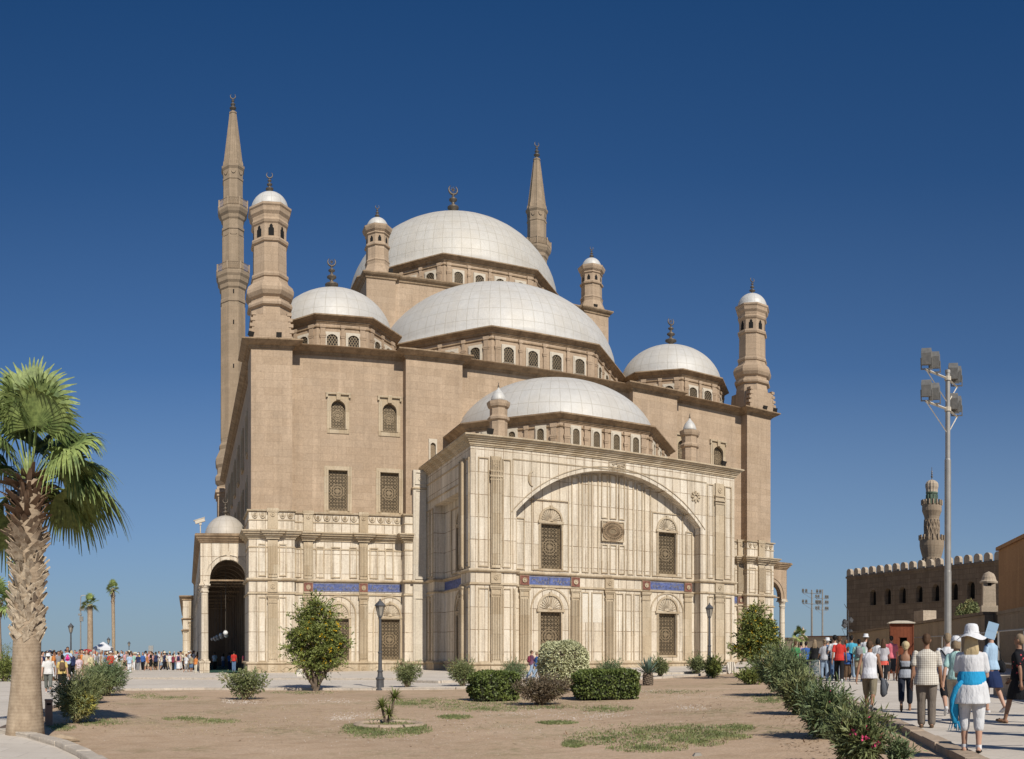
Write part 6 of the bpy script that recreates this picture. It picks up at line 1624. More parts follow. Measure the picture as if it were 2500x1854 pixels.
def loft(mb, rings, n=16, cap=True):          # rings: (cx, cy, z, rx, ry)
    rows = [[mb.pt((cx+rx*math.cos(2*PI*j/n), cy+ry*math.sin(2*PI*j/n), z)) for j in range(n)] for cx, cy, z, rx, ry in rings]
    for A, B in zip(rows, rows[1:]):
        for j in range(n): mb.f.append([A[j], A[(j+1) % n], B[(j+1) % n], B[j]]); mb.m.append(0)
    if cap: mb.f.append(rows[0][::-1]); mb.m.append(0); mb.f.append(rows[-1][:]); mb.m.append(0)
def limb(mb, pts, rad, n=10):
    mb.tube(pts, rad, n)
    for p, r in ((pts[0], rad[0]), (pts[-1], rad[-1])): ell(mb, p, r, r, r, 8)
def V3(*a): return Vector(a)
class Pose:
    """+y is forward; angles in degrees"""
    def __init__(s, legs=((12,8),(-10,14)), arms=((-12,12,14),(12,12,14)), lean=0, fem=False, wide=1.0, head=0):
        s.fem = fem; s.w = wide; s.J = {}
        hw = .092 if not fem else .10
        for i, sd in enumerate((-1, 1)):
            a, b = R(legs[i][0]), R(legs[i][1]); h = V3(sd*hw, 0, .93)
            k = h+V3(sd*.012, math.sin(a), -math.cos(a))*.44; an = k+V3(0, math.sin(a-b), -math.cos(a-b))*.42
            s.J['leg', i] = (h, k, an); s.J['fa', i] = a-b
        low = min(s.J['leg', i][2].z for i in (0, 1)); s.dz = .075-low
        sw = (.180 if not fem else .155)*wide
        for i, sd in enumerate((-1, 1)):
            f, o, e = (R(v) for v in arms[i]); sh = V3(sd*sw, 0, 1.395 if not fem else 1.375)
            d = V3(sd*math.sin(o), math.sin(f)*math.cos(o), -math.cos(f)*math.cos(o)); el = sh+d*.30
            d2 = V3(sd*math.sin(o*.6), math.sin(f+e)*math.cos(o), -math.cos(f+e)*math.cos(o)).normalized()
            if arms[i][2] > 70: d2 = (d2+V3(-sd*.75, 0, .0)).normalized()
            wr = el+d2*.26; s.J['arm', i] = (sh, el, wr); s.J['hd', i] = d2
def body_mesh(P, vox, fingers=False):
    m = MB(); f = P.fem; w = P.w
    loft(m, [(0,0,.86,.13*w,.10*w),(0,0,.93,.165*w if f else .155*w,.115*w),(0,0,1.02,.145*w,.10*w),(0,.0,1.12,.125*w if f else .138*w,.095*w),(0,.0,1.25,.145*w,.105*w),(0,0,1.35,.155*w if f else .178*w,.10*w),(0,-.005,1.415,.13*w,.08),(0,0,1.46,.075,.065),(0,0,1.49,.055,.055)], 16)
    if f: ell(m, (-.07,.085,1.28), .06,.05,.06); ell(m, (.07,.085,1.28), .06,.05,.06)
    ell(m, (-.08*w,-.05,.92), .085*w,.09,.10); ell(m, (.08*w,-.05,.92), .085*w,.09,.10)
    m.tube([(0,-.01,1.42),(0,.0,1.5),(0,.012,1.58)], [.066,.055,.056], 10)
    ell(m, (0,.005,1.655), .076,.094,.112); ell(m, (0,.04,1.60), .052,.055,.062); ell(m, (0,.098,1.64), .013,.022,.02); ell(m, (0,.09,1.595), .022,.012,.009)
    ell(m, (-.079,.0,1.64), .014,.022,.032); ell(m, (.079,0,1.64), .014,.022,.032)
    for i in (0, 1):
        h, k, a = P.J['leg', i]; kk = (k-h); 
        limb(m, [h, h.lerp(k, .5), k, k.lerp(a, .3), k.lerp(a, .65), a], [.088*w,.076*w,.055,.058,.046,.036])
        ft = P.J['fa', i]; d = V3(0, math.cos(ft), math.sin(ft)) ; u = V3(0, -math.sin(ft), math.cos(ft))
        limb(m, [a-d*.045-u*.035, a+d*.06-u*.04, a+d*.15-u*.055], [.036,.04,.028])
        s_, e, wr = P.J['arm', i]; limb(m, [s_, s_.lerp(e, .5), e, e.lerp(wr, .35), wr], [.055,.044,.037,.038,.025])
        hd = P.J['hd', i]; sd = V3(0,1,0).cross(hd); sd = sd.normalized() if sd.length > .1 else V3(1,0,0)
        tf = hd.cross(sd).normalized()
        limb(m, [wr, wr+hd*.045, wr+hd*.085], [.026,.032,.03])
        if fingers: pass
    out = remesh(m, vox, 2)
    if fingers:
        import bmesh
        g = MB()
        for i in (0, 1):
            s_, e, wr = P.J['arm', i]; hd = P.J['hd', i]; inw = V3(1 if i == 0 else -1, 0, 0)
            fw = V3(0,1,0)-hd*hd.dot(V3(0,1,0)); fw = fw.normalized() if fw.length > .1 else V3(0,0,1)
            inw = (inw-hd*inw.dot(hd)).normalized()
            for q in range(4):
                b0 = wr+hd*.085+fw*(.026-.0175*q); L_ = (.07,.08,.075,.058)[q]
                p = [b0-hd*.02, b0+hd*L_*.4+inw*.004, b0+hd*L_*.72+inw*.018, b0+hd*L_*.92+inw*.038]; g.tube(p, [.0105,.0095,.0085,.006], 6)
            b0 = wr+hd*.03+fw*.028; g.tube([b0, b0+fw*.025+hd*.025+inw*.008, b0+fw*.03+hd*.058+inw*.018], [.013,.011,.008], 6)
        bm = bmesh.new(); bm.from_mesh(out); n0 = len(bm.verts); vs = [bm.verts.new(v) for v in g.v]
        for fc in g.f:
            q = bm.faces.new([vs[k] for k in fc]); q.smooth = True
        bm.to_mesh(out); bm.free()
    return out
def top_mesh(P, kind, vox, hem=.86, infl=.018, flare=0, strap=False):
    """kind: tee, long, tank, blouse"""
    m = MB(); w = P.w; f = P.fem; i_ = infl
    z0 = 1.46 if kind != 'bare' else 1.28
    R_ = [(0,-.02,hem,(.182+flare)*w+i_,(.142+flare*.7)*w+i_),(0,-.018,max(hem+.03,.95),(.168+flare*.6)*w+i_,.138*w+i_),(0,0,1.1,(.135 if f else .148)*w+i_*1.3,.102*w+i_),(0,0,1.25,.15*w+i_,.11*w+i_),(0,0,1.35,(.158 if f else .18)*w+i_,.104*w+i_)]
    if kind == 'bare': R_ = R_[:-1]+[(0,.02,1.3,.15*w+i_,.1*w+i_)]
    else: R_ += [(0,-.005,1.412,.135*w+i_,.083+i_),(0,0,1.455,.088,.075),(0,0,1.48,.066,.062)]
    loft(m, R_, 18)
    if f and kind != 'bare': ell(m, (-.07,.09,1.28), .066,.05,.066); ell(m, (.07,.09,1.28), .066,.05,.066)
    if kind not in ('tank', 'bare'):
        for i in (0, 1):
            s_, e, wr = P.J['arm', i]
            if kind == 'long': limb(m, [s_, s_.lerp(e, .5), e, e.lerp(wr, .9)], [.058,.058,.052,.036])
            else: limb(m, [s_, s_.lerp(e, .3), s_.lerp(e, .66)], [.058,.062,.066])
    elif kind == 'tank':
        for i in (0, 1):
            s_ = P.J['arm', i][0]; ell(m, s_+V3(.045 if i == 0 else -.045, 0, .03), .04,.055,.028)
    return remesh(m, vox, 1)
def bottom_mesh(P, kind, length, vox, infl=.016, waist=1.0):
    """length 0..1 down the leg"""
    m = MB(); w = P.w
    if kind == 'skirt':
        h = .93; z1 = .93-length*.86; my = (P.J['leg', 0][2].y+P.J['leg', 1][2].y)/2*length
        sp = abs(P.J['leg', 0][2].y-P.J['leg', 1][2].y)/2*length
        loft(m, [(0,my,z1,.19*w+.05*length,.14+sp*.8+.04*length),(0,my*.6,.93-length*.45,.195*w+.02,.15+sp*.5),(0,0,.9,.185*w,.135),(0,0,waist,.15*w+infl,.11+infl)], 20)
    else:
        loft(m, [(0,0,.84,.13*w,.115),(0,-.01,.92,.172*w+infl*.5,.13*w+infl*.3),(0,0,waist,.148*w+infl,.105+infl)], 18)
        ell(m, (-.08*w,-.05,.92), .09*w,.095,.105); ell(m, (.08*w,-.05,.92), .09*w,.095,.105)
        for i in (0, 1):
            h, k, a = P.J['leg', i]; L_ = length*2
            pts = [h, h.lerp(k, .5*min(1, L_)), h.lerp(k, min(1, L_))]; rd = [.10*w+infl*.3, .088*w+infl*.6, .068+infl]
            if L_ > 1: pts += [k.lerp(a, (L_-1)*.5), k.lerp(a, L_-1)]; rd += [.066+infl, .058+infl*1.1]
            else: rd[-1] = .075*w+infl*1.6
            limb(m, pts, rd)
    return remesh(m, vox, 1)
def hair_mesh(kind, vox):
    m = MB()
    if kind == 'bald':
        for sx_ in (-1, 1): ell(m, (sx_*.055,-.02,1.645), .03,.075,.055)
        ell(m, (0,-.06,1.64), .068,.045,.06)
    else:
        ell(m, (0,-.012,1.68), .086,.100,.098); ell(m, (0,-.055,1.64), .075,.06,.085)
        if kind == 'long': loft(m, [(0,-.075,1.33,.10,.03),(0,-.08,1.45,.115,.04),(0,-.065,1.6,.095,.055),(0,-.03,1.68,.08,.07)], 14)
        if kind == 'bob': loft(m, [(0,-.03,1.52,.10,.075),(0,-.03,1.6,.105,.085),(0,-.02,1.7,.09,.08)], 14); ell(m, (-.075,.01,1.6), .03,.05,.08); ell(m, (.075,.01,1.6), .03,.05,.08)
        if kind == 'puffy': ell(m, (0,-.02,1.69), .105,.112,.105)
        if kind == 'bun': ell(m, (0,-.12,1.70), .045,.045,.045)
    # keep the face clear
    out = remesh(m, vox, 1)
    import bmesh
    bm = bmesh.new(); bm.from_mesh(out)
    kill = [v for v in bm.verts if v.co.y > (.045 if v.co.z < 1.715 else .085) and v.co.z < 1.76 and abs(v.co.x) < .075]
    bmesh.ops.delete(bm, geom=kill, context='VERTS'); bm.to_mesh(out); bm.free(); return out
def hat_mesh(kind):
    m = MB(); c = (0, -.005)
    if kind == 'cap':
        m.lathe(*c, [(.1,1.665),(.104,1.70),(.095,1.75),(.06,1.785),(.001,1.795)], 16); loft(m, [(0,.14,1.695,.065,.05),(0,.14,1.703,.065,.05)], 10)
    elif kind == 'bucket': m.lathe(*c, [(.145,1.66),(.135,1.668),(.105,1.70),(.1,1.77),(.085,1.80),(.001,1.805)], 18)
    elif kind == 'brim': 
        n = 28; rows = []
        for r_, z, w_ in ((.215,1.635,.025),(.205,1.645,.02),(.15,1.68,.008),(.108,1.695,0),(.104,1.74,0),(.098,1.79,.0),(.08,1.825,0),(.04,1.838,0),(.001,1.84,0)):
            rows.append([m.pt((r_*math.cos(2*PI*j/n), -.005+r_*1.05*math.sin(2*PI*j/n), z+w_*math.sin(2*PI*j/n*3+1)-(.02 if w_ else 0)*math.cos(2*PI*j/n)**2)) for j in range(n)])
        for A, B in zip(rows, rows[1:]):
            for j in range(n): m.f.append([A[j], A[(j+1) % n], B[(j+1) % n], B[j]]); m.m.append(0)
        m.lathe(0, -.005, [(.109,1.7),(.112,1.702),(.110,1.722),(.106,1.724)], 28)
    me = m.mesh('hat', [], True); return me
def shoe_mesh(P, kind, vox):
    m = MB()
    for i in (0, 1):
        a = P.J['leg', i][2]; ft = P.J['fa', i]; d = V3(0, math.cos(ft), math.sin(ft)); u = V3(0, -math.sin(ft), math.cos(ft))
        hh = .048 if kind == 'shoe' else .02
        limb(m, [a-d*.05-u*.05, a+d*.07-u*.052, a+d*.165-u*.06], [.04,.044,.032] if kind == 'shoe' else [.03,.035,.026])
        if kind == 'sandal':
            for q in (-.02, .05, .12): m.tube([a+d*q+V3(-.045,0,0)-u*.05, a+d*q-u*.0, a+d*q+V3(.045,0,0)-u*.05], .012, 5)
    return remesh(m, vox, 1)
def bag_mesh(kind):
    m = MB()
    if kind == 'backpack':
        loft(m, [(0,-.19,1.02,.11,.05),(0,-.2,1.06,.14,.075),(0,-.2,1.28,.14,.08),(0,-.185,1.38,.11,.06),(0,-.17,1.42,.05,.03)], 14); ell(m, (0,-.27,1.13), .09,.04,.07)
        for sx_ in (-1, 1): m.tube([(sx_*.09,-.15,1.36),(sx_*.105,-.05,1.47),(sx_*.11,.08,1.42),(sx_*.12,.1,1.25),(sx_*.13,-.05,1.1)], .02, 5, flat=.5)
    elif kind == 'shoulder':
        loft(m, [(.22,-.06,.84,.05,.11),(.235,-.06,.88,.075,.15),(.235,-.06,1.02,.07,.14),(.22,-.05,1.1,.035,.09)], 12); m.tube([(.21,-.12,1.06),(.20,-.07,1.3),(.15,-.02,1.475),(.2,.05,1.3),(.22,.03,1.06)], .012, 5)
    elif kind == 'strap': m.tube([(-.16,-.0,1.43),(-.13,-.1,1.38),(.0,-.135,1.2),(.14,-.12,1.0),(.19,-.04,.92)], .02, 5, flat=.5)
    return m.mesh('bag', [], True)
CACHE = {}
def cached(key, fn):
    if key not in CACHE: CACHE[key] = fn()
    return CACHE[key]
CM = {}
def cloth(col, rough=.85, key=None):
    k = key or tuple(round(c, 3) for c in col)
    if k not in CM:
        col = kk(col); m, nt, b = newmat('cloth', rough, 0, .15); o = coords(nt)
        n = noise(nt, o, 7, 4, .6, (1, 1, .45)); L(nt, ramp(nt, n, [(.3, [c*.82 for c in col]), (.7, [min(1, c*1.1) for c in col])]), b.inputs['Base Color'])
        bump(nt, b, noise(nt, o, 6, 4, .65, (1.8, 1.8, .6)), .7, .04); CM[k] = m
    return CM[k]
SKIN = [plain('skin_fair', (.56,.33,.23), .55, 0, .06), plain('skin_tan', (.36,.19,.115), .55, 0, .06), plain('skin_dark', (.17,.09,.055), .55, 0, .06)]
HAIRC = {'blond': (.60,.47,.27), 'brown': (.10,.055,.03), 'black': (.015,.013,.012), 'grey': (.42,.40,.37), 'red': (.22,.09,.04), 'ash': (.30,.22,.14)}
COLS = {'white': (.78,.78,.79), 'cream': (.72,.66,.52), 'pale blue': (.45,.58,.74), 'blue': (.06,.15,.42), 'navy': (.03,.04,.10), 'red': (.60,.05,.04), 'pink': (.78,.42,.48), 'yellow': (.75,.55,.20), 'orange': (.72,.26,.07),
        'black': (.018,.018,.02), 'grey': (.28,.28,.29), 'khaki': (.36,.30,.20), 'beige': (.58,.48,.35), 'green': (.08,.30,.12), 'mint': (.36,.58,.48), 'cyan': (.09,.45,.62), 'denim': (.14,.22,.36), 'light denim': (.34,.44,.56), 'brown': (.16,.10,.06), 'maroon': (.25,.05,.08), 'coral': (.80,.14,.10), 'lilac': (.50,.38,.52), 'salmon': (.80,.20,.24)}
POSES = {
 'stand': dict(legs=((2,2),(-3,3)), arms=((0,10,12),(3,10,10))),
 'walk': dict(legs=((20,6),(-16,20)), arms=((-20,10,14),(20,10,18))),
 'walk2': dict(legs=((-18,24),(16,5)), arms=((18,10,20),(-18,10,10))),
 'shift': dict(legs=((8,10),(-4,2)), arms=((5,14,60),(-5,12,15))),
 'photo': dict(legs=((2,2),(-2,2)), arms=((48,8,80),(48,8,80))),
 'fold': dict(legs=((4,3),(-7,8)), arms=((12,6,80),(12,6,80))),
}
def person(label, x, y, z, hgt, face, top=('tee','white'), bot=('trousers','khaki',.95), hair=('short','brown'), pose='stand', fem=False, hat=None, bag=None, skin=0, shoe=('shoe','white'), near=False, group=None, wide=1.0, hem=.86, extras=None, flare=0, mats=None, name='person'):
    """face: heading in radians, 0 = walking away from the camera"""
    vox = .014 if near else .034
    pk = (pose, fem, wide); P = cached(('P',)+pk, lambda: Pose(fem=fem, wide=wide, **POSES[pose]))
    az = math.atan2(x, y); rz = -az-face
    t = thing(name, label, 'person', (x, y, z), rz, group); s = hgt/1.77; t.scale = (s, s, s)
    def add(nm, me, mat, dz=None):
        o = bpy.data.objects.new(nm, me); COL.objects.link(o); o.parent = t; o.location = (0, 0, P.dz if dz is None else dz)
        if not me.materials: me.materials.append(mat)
        o.material_slots[0].link = 'OBJECT'; o.material_slots[0].material = mat; return o
    mats = mats or {}
    add('body', cached(('body', near)+pk, lambda: body_mesh(P, vox*.9, near)), SKIN[skin])
    add('top', cached(('top', near, top[0], hem, flare)+pk, lambda: top_mesh(P, top[0], vox, hem, .018 if not near else .016, flare)), mats.get('top') or cloth(COLS[top[1]]))
    add('skirt' if bot[0] == 'skirt' else 'trousers', cached(('bot', near, bot[0], bot[2])+pk, lambda: bottom_mesh(P, bot[0], bot[2], vox)), mats.get('bot') or cloth(COLS[bot[1]]))
    if hair: add('hair', cached(('hair', near, hair[0]), lambda: hair_mesh(hair[0], .012 if near else .022)), cloth(HAIRC[hair[1]], .6))
    if hat: add('hat', cached(('hat', hat[0]), lambda: hat_mesh(hat[0])), cloth(COLS[hat[1]]))
    if shoe: add('shoes', cached(('shoe', near, shoe[0])+pk, lambda: shoe_mesh(P, shoe[0], vox)), cloth(COLS[shoe[1]]))
    if near:
        e = MB()
        for sx_ in (-1, 1): ell(e, (sx_*.03,.082,1.662), .012,.01,.007, 8)
        add('eyes', e.mesh('eyes', [], True), cloth((.03,.02,.02)))
        e = MB(); ell(e, (0,.1,1.597), .02,.008,.006, 8); add('mouth', e.mesh('mouth', [], True), cloth((.4,.12,.1)))
    t['pz'] = P.dz; return t, P, s, add
def bagof(label, t, P, kind, col, group=None):
    """a carried bag is a thing of its own, placed at its carrier"""
    o = obj('backpack' if kind == 'backpack' else 'handbag' if kind == 'shoulder' else 'shoulder_strap', cached(('bag', kind), lambda: bag_mesh(kind)), None)
    if not o.data.materials: o.data.materials.append(cloth(COLS[col]))
    o.material_slots[0].link = 'OBJECT'; o.material_slots[0].material = cloth(COLS[col])
    s = t.scale[0]; o.location = (t.location[0], t.location[1], t.location[2]+P.dz*s); o.rotation_euler = t.rotation_euler; o.scale = t.scale
    return tag(o, label, 'bag', group)
def near_p(label, px, py, hpx, face=0, lift=PV, **k):
    x, y, z = PXG(px, py, lift); z = gz(x, y)+lift; r = math.hypot(x, y)
    return person(label, x, y, z, hpx*r/F, face, **k)
POSES['hatwoman'] = dict(legs=((5,4),(-2,8)), arms=((10,8,82),(10,8,82)))
POSES['plaid'] = dict(legs=((2,4),(-2,3)), arms=((-4,9,10),(4,9,24)))
POSES['stride'] = dict(legs=((20,8),(-12,30)), arms=((-14,14,6),(14,13,12)))
POSES['hold'] = dict(legs=((4,4),(-12,14)), arms=((8,8,40),(30,8,100)))
# ---- the near walkers
ZUP = {}
t, P, s, add = near_p('woman', 2372, 1838, 303, .05, top=('tee','white'), bot=('trousers','white',.66), hair=('long','blond'), pose='hatwoman', fem=True, hat=('brim','white'), shoe=('sandal','black'), near=True, hem=.70, flare=.05, wide=1.12, name='person')
t['label'] = 'woman in floppy white sun hat and white tunic with a bright blue waist scarf'
m = MB(); loft(m, [(0,-.01,.93,.20,.16),(0,-.01,.97,.215,.175),(0,-.01,1.02,.205,.165),(0,0,1.05,.21,.168),(0,0,1.12,.195,.152),(0,0,1.155,.18,.135)], 24, False)
m.tube([(-.12,-.15,1.02),(-.19,-.11,.93),(-.235,-.06,.78),(-.245,-.05,.6),(-.23,-.05,.42)], [.05,.085,.10,.09,.06], 8, flat=.5)
rs_ = random.Random(2)
for k in range(22): a = rs_.uniform(-.06, .06); m.tube([(-.235+a,-.05,.45),(-.235+a*1.3+rs_.uniform(-.02,.02),-.05+rs_.uniform(-.03,.03),.33+rs_.uniform(-.03,.03))], .005, 3)
add('scarf', m.mesh('scarf', [], True), cloth((.03,.36,.66)))
m = MB()
for i in (0, 1):
    a_ = P.J['leg', i][2]; m.lathe(a_.x, a_.y, [(.043,a_.z-.02),(.045,a_.z+.045)], 12, cap=False)
add('socks', m.mesh('socks', [], True), cloth(COLS['white']))
def plaidmat():
    m, nt, b = newmat('plaid_cloth', .85, 0, .1); o = coords(nt); s_ = N(nt, 'ShaderNodeSeparateXYZ'); L(nt, o, s_.inputs[0])
    def ln(v, w, f): return math_(nt, 'GREATER_THAN', math_(nt, 'ABSOLUTE', math_(nt, 'SUBTRACT', math_(nt, 'FRACT', math_(nt, 'MULTIPLY', v, f)), .5)), .5-w)
    a = ln(s_.outputs[0], .13, 26); c = ln(s_.outputs[2], .13, 24)
    n_ = math_(nt, 'ADD', math_(nt, 'MULTIPLY', a, .45), math_(nt, 'MULTIPLY', c, .45))
    L(nt, mix(nt, n_, (.60,.56,.48), (.18,.13,.10)), b.inputs['Base Color']); bump(nt, b, noise(nt, o, 5, 3, .6), .5, .03); return m
t, P, s, add = near_p('man in a cream and brown checked shirt and long grey brown trousers seen from behind', 2262, 1777, 229, 0, top=('tee','cream'), bot=('trousers','khaki',.97), hair=('short','brown'), pose='plaid', shoe=('shoe','brown'), near=True, hem=.80, wide=1.15, flare=.02, mats={'top': plaidmat(), 'bot': cloth((.20,.165,.135))}, skin=1)
sh_ = cloth((.80,.80,.83))
t, P, s, add = near_p('young man in a white sleeveless shirt and khaki cargo shorts walking away', 2123, 1738, 177, .12, top=('tank','white'), bot=('trousers','khaki',.56), hair=('short','brown'), pose='stride', shoe=('shoe','grey'), near=True, hem=.84, wide=1.04, mats={'bot': cloth((.27,.23,.16)), 'top': sh_}, skin=1)
w = P.J['arm', 1][2]; jm = MB()
loft(jm, [(w.x+.02,w.y,w.z-.5,.03,.05),(w.x+.04,w.y,w.z-.42,.09,.08),(w.x+.03,w.y,w.z-.25,.08,.07),(w.x+.02,w.y,w.z-.1,.055,.05),(w.x,w.y,w.z-.03,.035,.04)], 12); jm.tube([(w.x+.07,w.y,w.z-.08),(w.x+.13,w.y+.03,w.z-.2),(w.x+.1,w.y,w.z-.36)], [.03,.035,.03], 7)
o = obj('jacket', jm, cloth((.13,.14,.16)), None, True); o.location = (t.location[0], t.location[1], t.location[2]+P.dz*s); o.rotation_euler = t.rotation_euler; o.scale = t.scale
tag(o, 'crumpled dark grey jacket dangling from the right hand of the man in the sleeveless shirt', 'jacket')
t, P, s, add = near_p('tanned woman with short white blond hair in a black backless top and cropped dark trousers', 2211, 1737, 171, 0, top=('bare','black'), bot=('trousers','navy',.80), hair=('puffy','blond'), pose='walk2', fem=True, shoe=('sandal','brown'), near=True, hem=.86, wide=.98, mats={'bot': cloth((.025,.03,.045)), 'top': cloth((.40,.42,.46))}, skin=1)
m = MB(); loft(m, [(0,0,.93,.175,.13),(0,0,1.02,.168,.125),(0,0,1.15,.152,.12)], 18, False)
for sx_ in (-1, 1): m.tube([(sx_*.13,-.1,1.14),(sx_*.155,-.09,1.28),(sx_*.13,-.05,1.44),(sx_*.1,.06,1.4)], [.035,.03,.028,.03], 6, flat=.5)
add('bodice', m.mesh('bodice', [], True), cloth(COLS['black']))
t, P, s, add = near_p('blond man in a white long sleeved top with black shoulder strap and black shorts', 2313, 1745, 201, -.15, top=('long','white'), bot=('trousers','black',.62), hair=('short','ash'), pose='walk2', shoe=('shoe','white'), near=True, hem=.86)
bagof('black diagonal bag strap across the back of the blond man in white', t, P, 'strap', 'black')
t, P, s, add = near_p('person in white cap, mint green shirt and cream trousers beside the sun hat woman', 2334, 1764, 213, .2, top=('tee','mint'), bot=('trousers','cream',.97), hair=('bob','ash'), pose='walk', fem=True, hat=('cap','white'), shoe=('sandal','brown'), near=True, hem=.9, mats={'bot': cloth((.60,.53,.42)), 'top': cloth((.45,.68,.64))})
t, P, s, add = near_p('fair haired woman in a pale blue jumper and navy skirt looking back to the left', 2420, 1740, 203, -.9, top=('long','pale blue'), bot=('skirt','navy',.47), hair=('bun','blond'), pose='hold', fem=True, shoe=('shoe','white'), near=True, hem=.90, mats={'top': cloth((.42,.58,.74)), 'bot': cloth((.02,.035,.10))})
bagof('black shoulder bag hanging beside the woman in the pale blue jumper', t, P, 'shoulder', 'black')
x, y, z = t.location; rr = math.hypot(x, y); q = rr/F; cx, cy, _ = PXR(2421, rr-.25); zc_ = HZ(1541, rr)
m = MB(); m.M = Matrix.Rotation(.28, 4, 'Y'); m.box(-13*q, 13*q, -.012, .012, -20*q, 20*q); m.box(-9*q, 9*q, -.015, -.012, -.8*q, .6*q); m.M = None
o = obj('placard', m, [plain('pale_blue_card', (.46,.66,.84), .6, 0, .03)], None, loc=(cx, cy, zc_), rotz=-PSI-.58); tag(o, 'pale blue card held up beside the head of the fair haired woman', 'placard')
def floral():
    m, nt, b = newmat('floral_cloth', .8, 0, .1); o = coords(nt); v = N(nt, 'ShaderNodeTexVoronoi'); v.inputs['Scale'].default_value = 17; L(nt, o, v.inputs['Vector'])
    f1 = math_(nt, 'LESS_THAN', v.outputs['Distance'], .30); n_ = math_(nt, 'GREATER_THAN', noise(nt, o, 3, 2), .5)
    L(nt, mix(nt, math_(nt, 'MULTIPLY', f1, n_), (.012,.012,.014), (.45,.06,.07)), b.inputs['Base Color']); return m
t, P, s, add = near_p('woman in a black flowered blouse and black skirt at the right edge', 2488, 1766, 222, -1.25, top=('tee','black'), bot=('skirt','black',.50), hair=('short','ash'), pose='walk', fem=True, shoe=('sandal','brown'), near=True, hem=.88, wide=1.22, mats={'top': floral()}, skin=1)
bagof('big black handbag carried by the woman in the flowered blouse', t, P, 'shoulder', 'black')
# ---- group ahead on the right path (about 30 m away)
RG = 'people walking ahead on the right path'
def pat():
    m, nt, b = newmat('patterned_cloth', .85, 0, .1); o = coords(nt); L(nt, ramp(nt, noise(nt, o, 11, 3, .7), [(.35, (.02,.02,.025)), (.5, (.10,.14,.15)), (.62, (.30,.27,.25)), (.7, (.02,.02,.02))]), b.inputs['Base Color']); return m
RIGHT = [
 ('man in a bright red knitted shirt and black trousers in the path group', 2049, 1668, 117, dict(top=('tee','red'), bot=('trousers','black',.97), pose='walk', near=True)),
 ('woman in a light grey T-shirt and pale jeans with a hair clip', 2013, 1662, 101, dict(top=('tee','grey'), bot=('trousers','light denim',.97), hair=('bun','ash'), fem=True, pose='shift', mats={'top': cloth((.50,.50,.52))}, bag=('shoulder','black','black shoulder bag on the hip of the woman in pale jeans'))),
 ('woman with long light brown hair, black lace top and long patterned skirt', 1989, 1659, 97, dict(top=('long','black'), bot=('skirt','black',.97), hair=('long','ash'), fem=True, mats={'bot': pat()})),
 ('man in a royal blue T-shirt and dark trousers left of the long haired woman', 1968, 1654, 87, dict(top=('tee','blue'), bot=('trousers','navy',.97), hair=('short','black'))),
 ('person in a lilac shirt squeezed between the green and the blue shirts', 1956, 1650, 82, dict(top=('tee','lilac'), bot=('trousers','black',.97), hair=('short','black'))),
 ('man in a bright green T-shirt at the left end of the path group', 1942, 1652, 86, dict(top=('tee','green'), bot=('trousers','khaki',.97), hair=('short','brown'))),
 ('man in a small white straw hat behind the woman in the grey T-shirt', 2020, 1655, 96, dict(top=('tee','denim'), bot=('trousers','black',.97), hair=('short','grey'), hat=('bucket','white'))),
 ('person dressed in black half hidden left of the white T-shirt man', 2029, 1653, 92, dict(top=('tee','black'), bot=('trousers','khaki',.97), hair=('short','black'))),
 ('dark haired man in a white T-shirt and jeans left of the red shirt', 2038, 1662, 110, dict(top=('tee','white'), bot=('trousers','denim',.97), hair=('puffy','black'), pose='shift')),
 ('person with reddish hair just right of the red shirted man', 2066, 1658, 95, dict(top=('tee','white'), bot=('trousers','brown',.97), hair=('short','red'))),
 ('man in a bright turquoise shirt and pale jeans', 2079, 1658, 106, dict(top=('tee','cyan'), bot=('trousers','light denim',.97), hair=('short','black'))),
 ('boy carrying a bright blue backpack in front of the turquoise shirt', 2070, 1664, 84, dict(top=('tee','blue'), bot=('trousers','brown',.8), hair=('short','brown'), bag=('backpack','blue','bright blue backpack on the boy before the turquoise shirt'))),
 ('person in a grey green striped shirt and khaki trousers leaning left', 2097, 1664, 103, dict(top=('tee','mint'), bot=('trousers','khaki',.75), hair=('short','black'), mats={'top': cloth((.30,.46,.38))}, wide=1.12, bag=('backpack','grey','grey bag slung over the green striped shirt'))),
 ('person in a white bucket hat behind the man in the sleeveless shirt', 2114, 1655, 105, dict(top=('tee','white'), bot=('trousers','khaki',.95), hat=('bucket','white'))),
 ('black haired woman in a white top right of the sleeveless man', 2143, 1662, 103, dict(top=('tee','white'), bot=('trousers','black',.97), hair=('bob','black'), fem=True)),
 ('long haired woman in grey with a coral shirt tied round her waist', 2157, 1666, 108, dict(top=('tee','grey'), bot=('trousers','black',.97), hair=('long','brown'), fem=True, pose='walk', coral=1, mats={'top': cloth((.52,.50,.52))})),
 ('man in a salmon pink T-shirt and dark knee length shorts by the red booth', 2176, 1662, 109, dict(top=('tee','salmon'), bot=('trousers','black',.62), hair=('short','black'), wide=1.08, mats={'bot': cloth((.05,.05,.055))})),
]
for lab, px, py, hp, k in RIGHT:
    bg_ = k.pop('bag', None); cor = k.pop('coral', None); pass
    t, P, s, add = near_p(lab, px, py, hp, k.pop('face', random.Random(px).uniform(-.15, .15)), group=RG, skin=px % 2, **k)
    if bg_: bagof(bg_[2], t, P, bg_[0], bg_[1])
    if cor: m = MB(); loft(m, [(0,-.03,.72,.21,.16),(0,-.02,.85,.20,.155),(0,0,.98,.17,.135),(0,0,1.02,.165,.13)], 16, False); add('tied_shirt', m.mesh('tied_shirt', [], True), cloth(COLS['coral']))
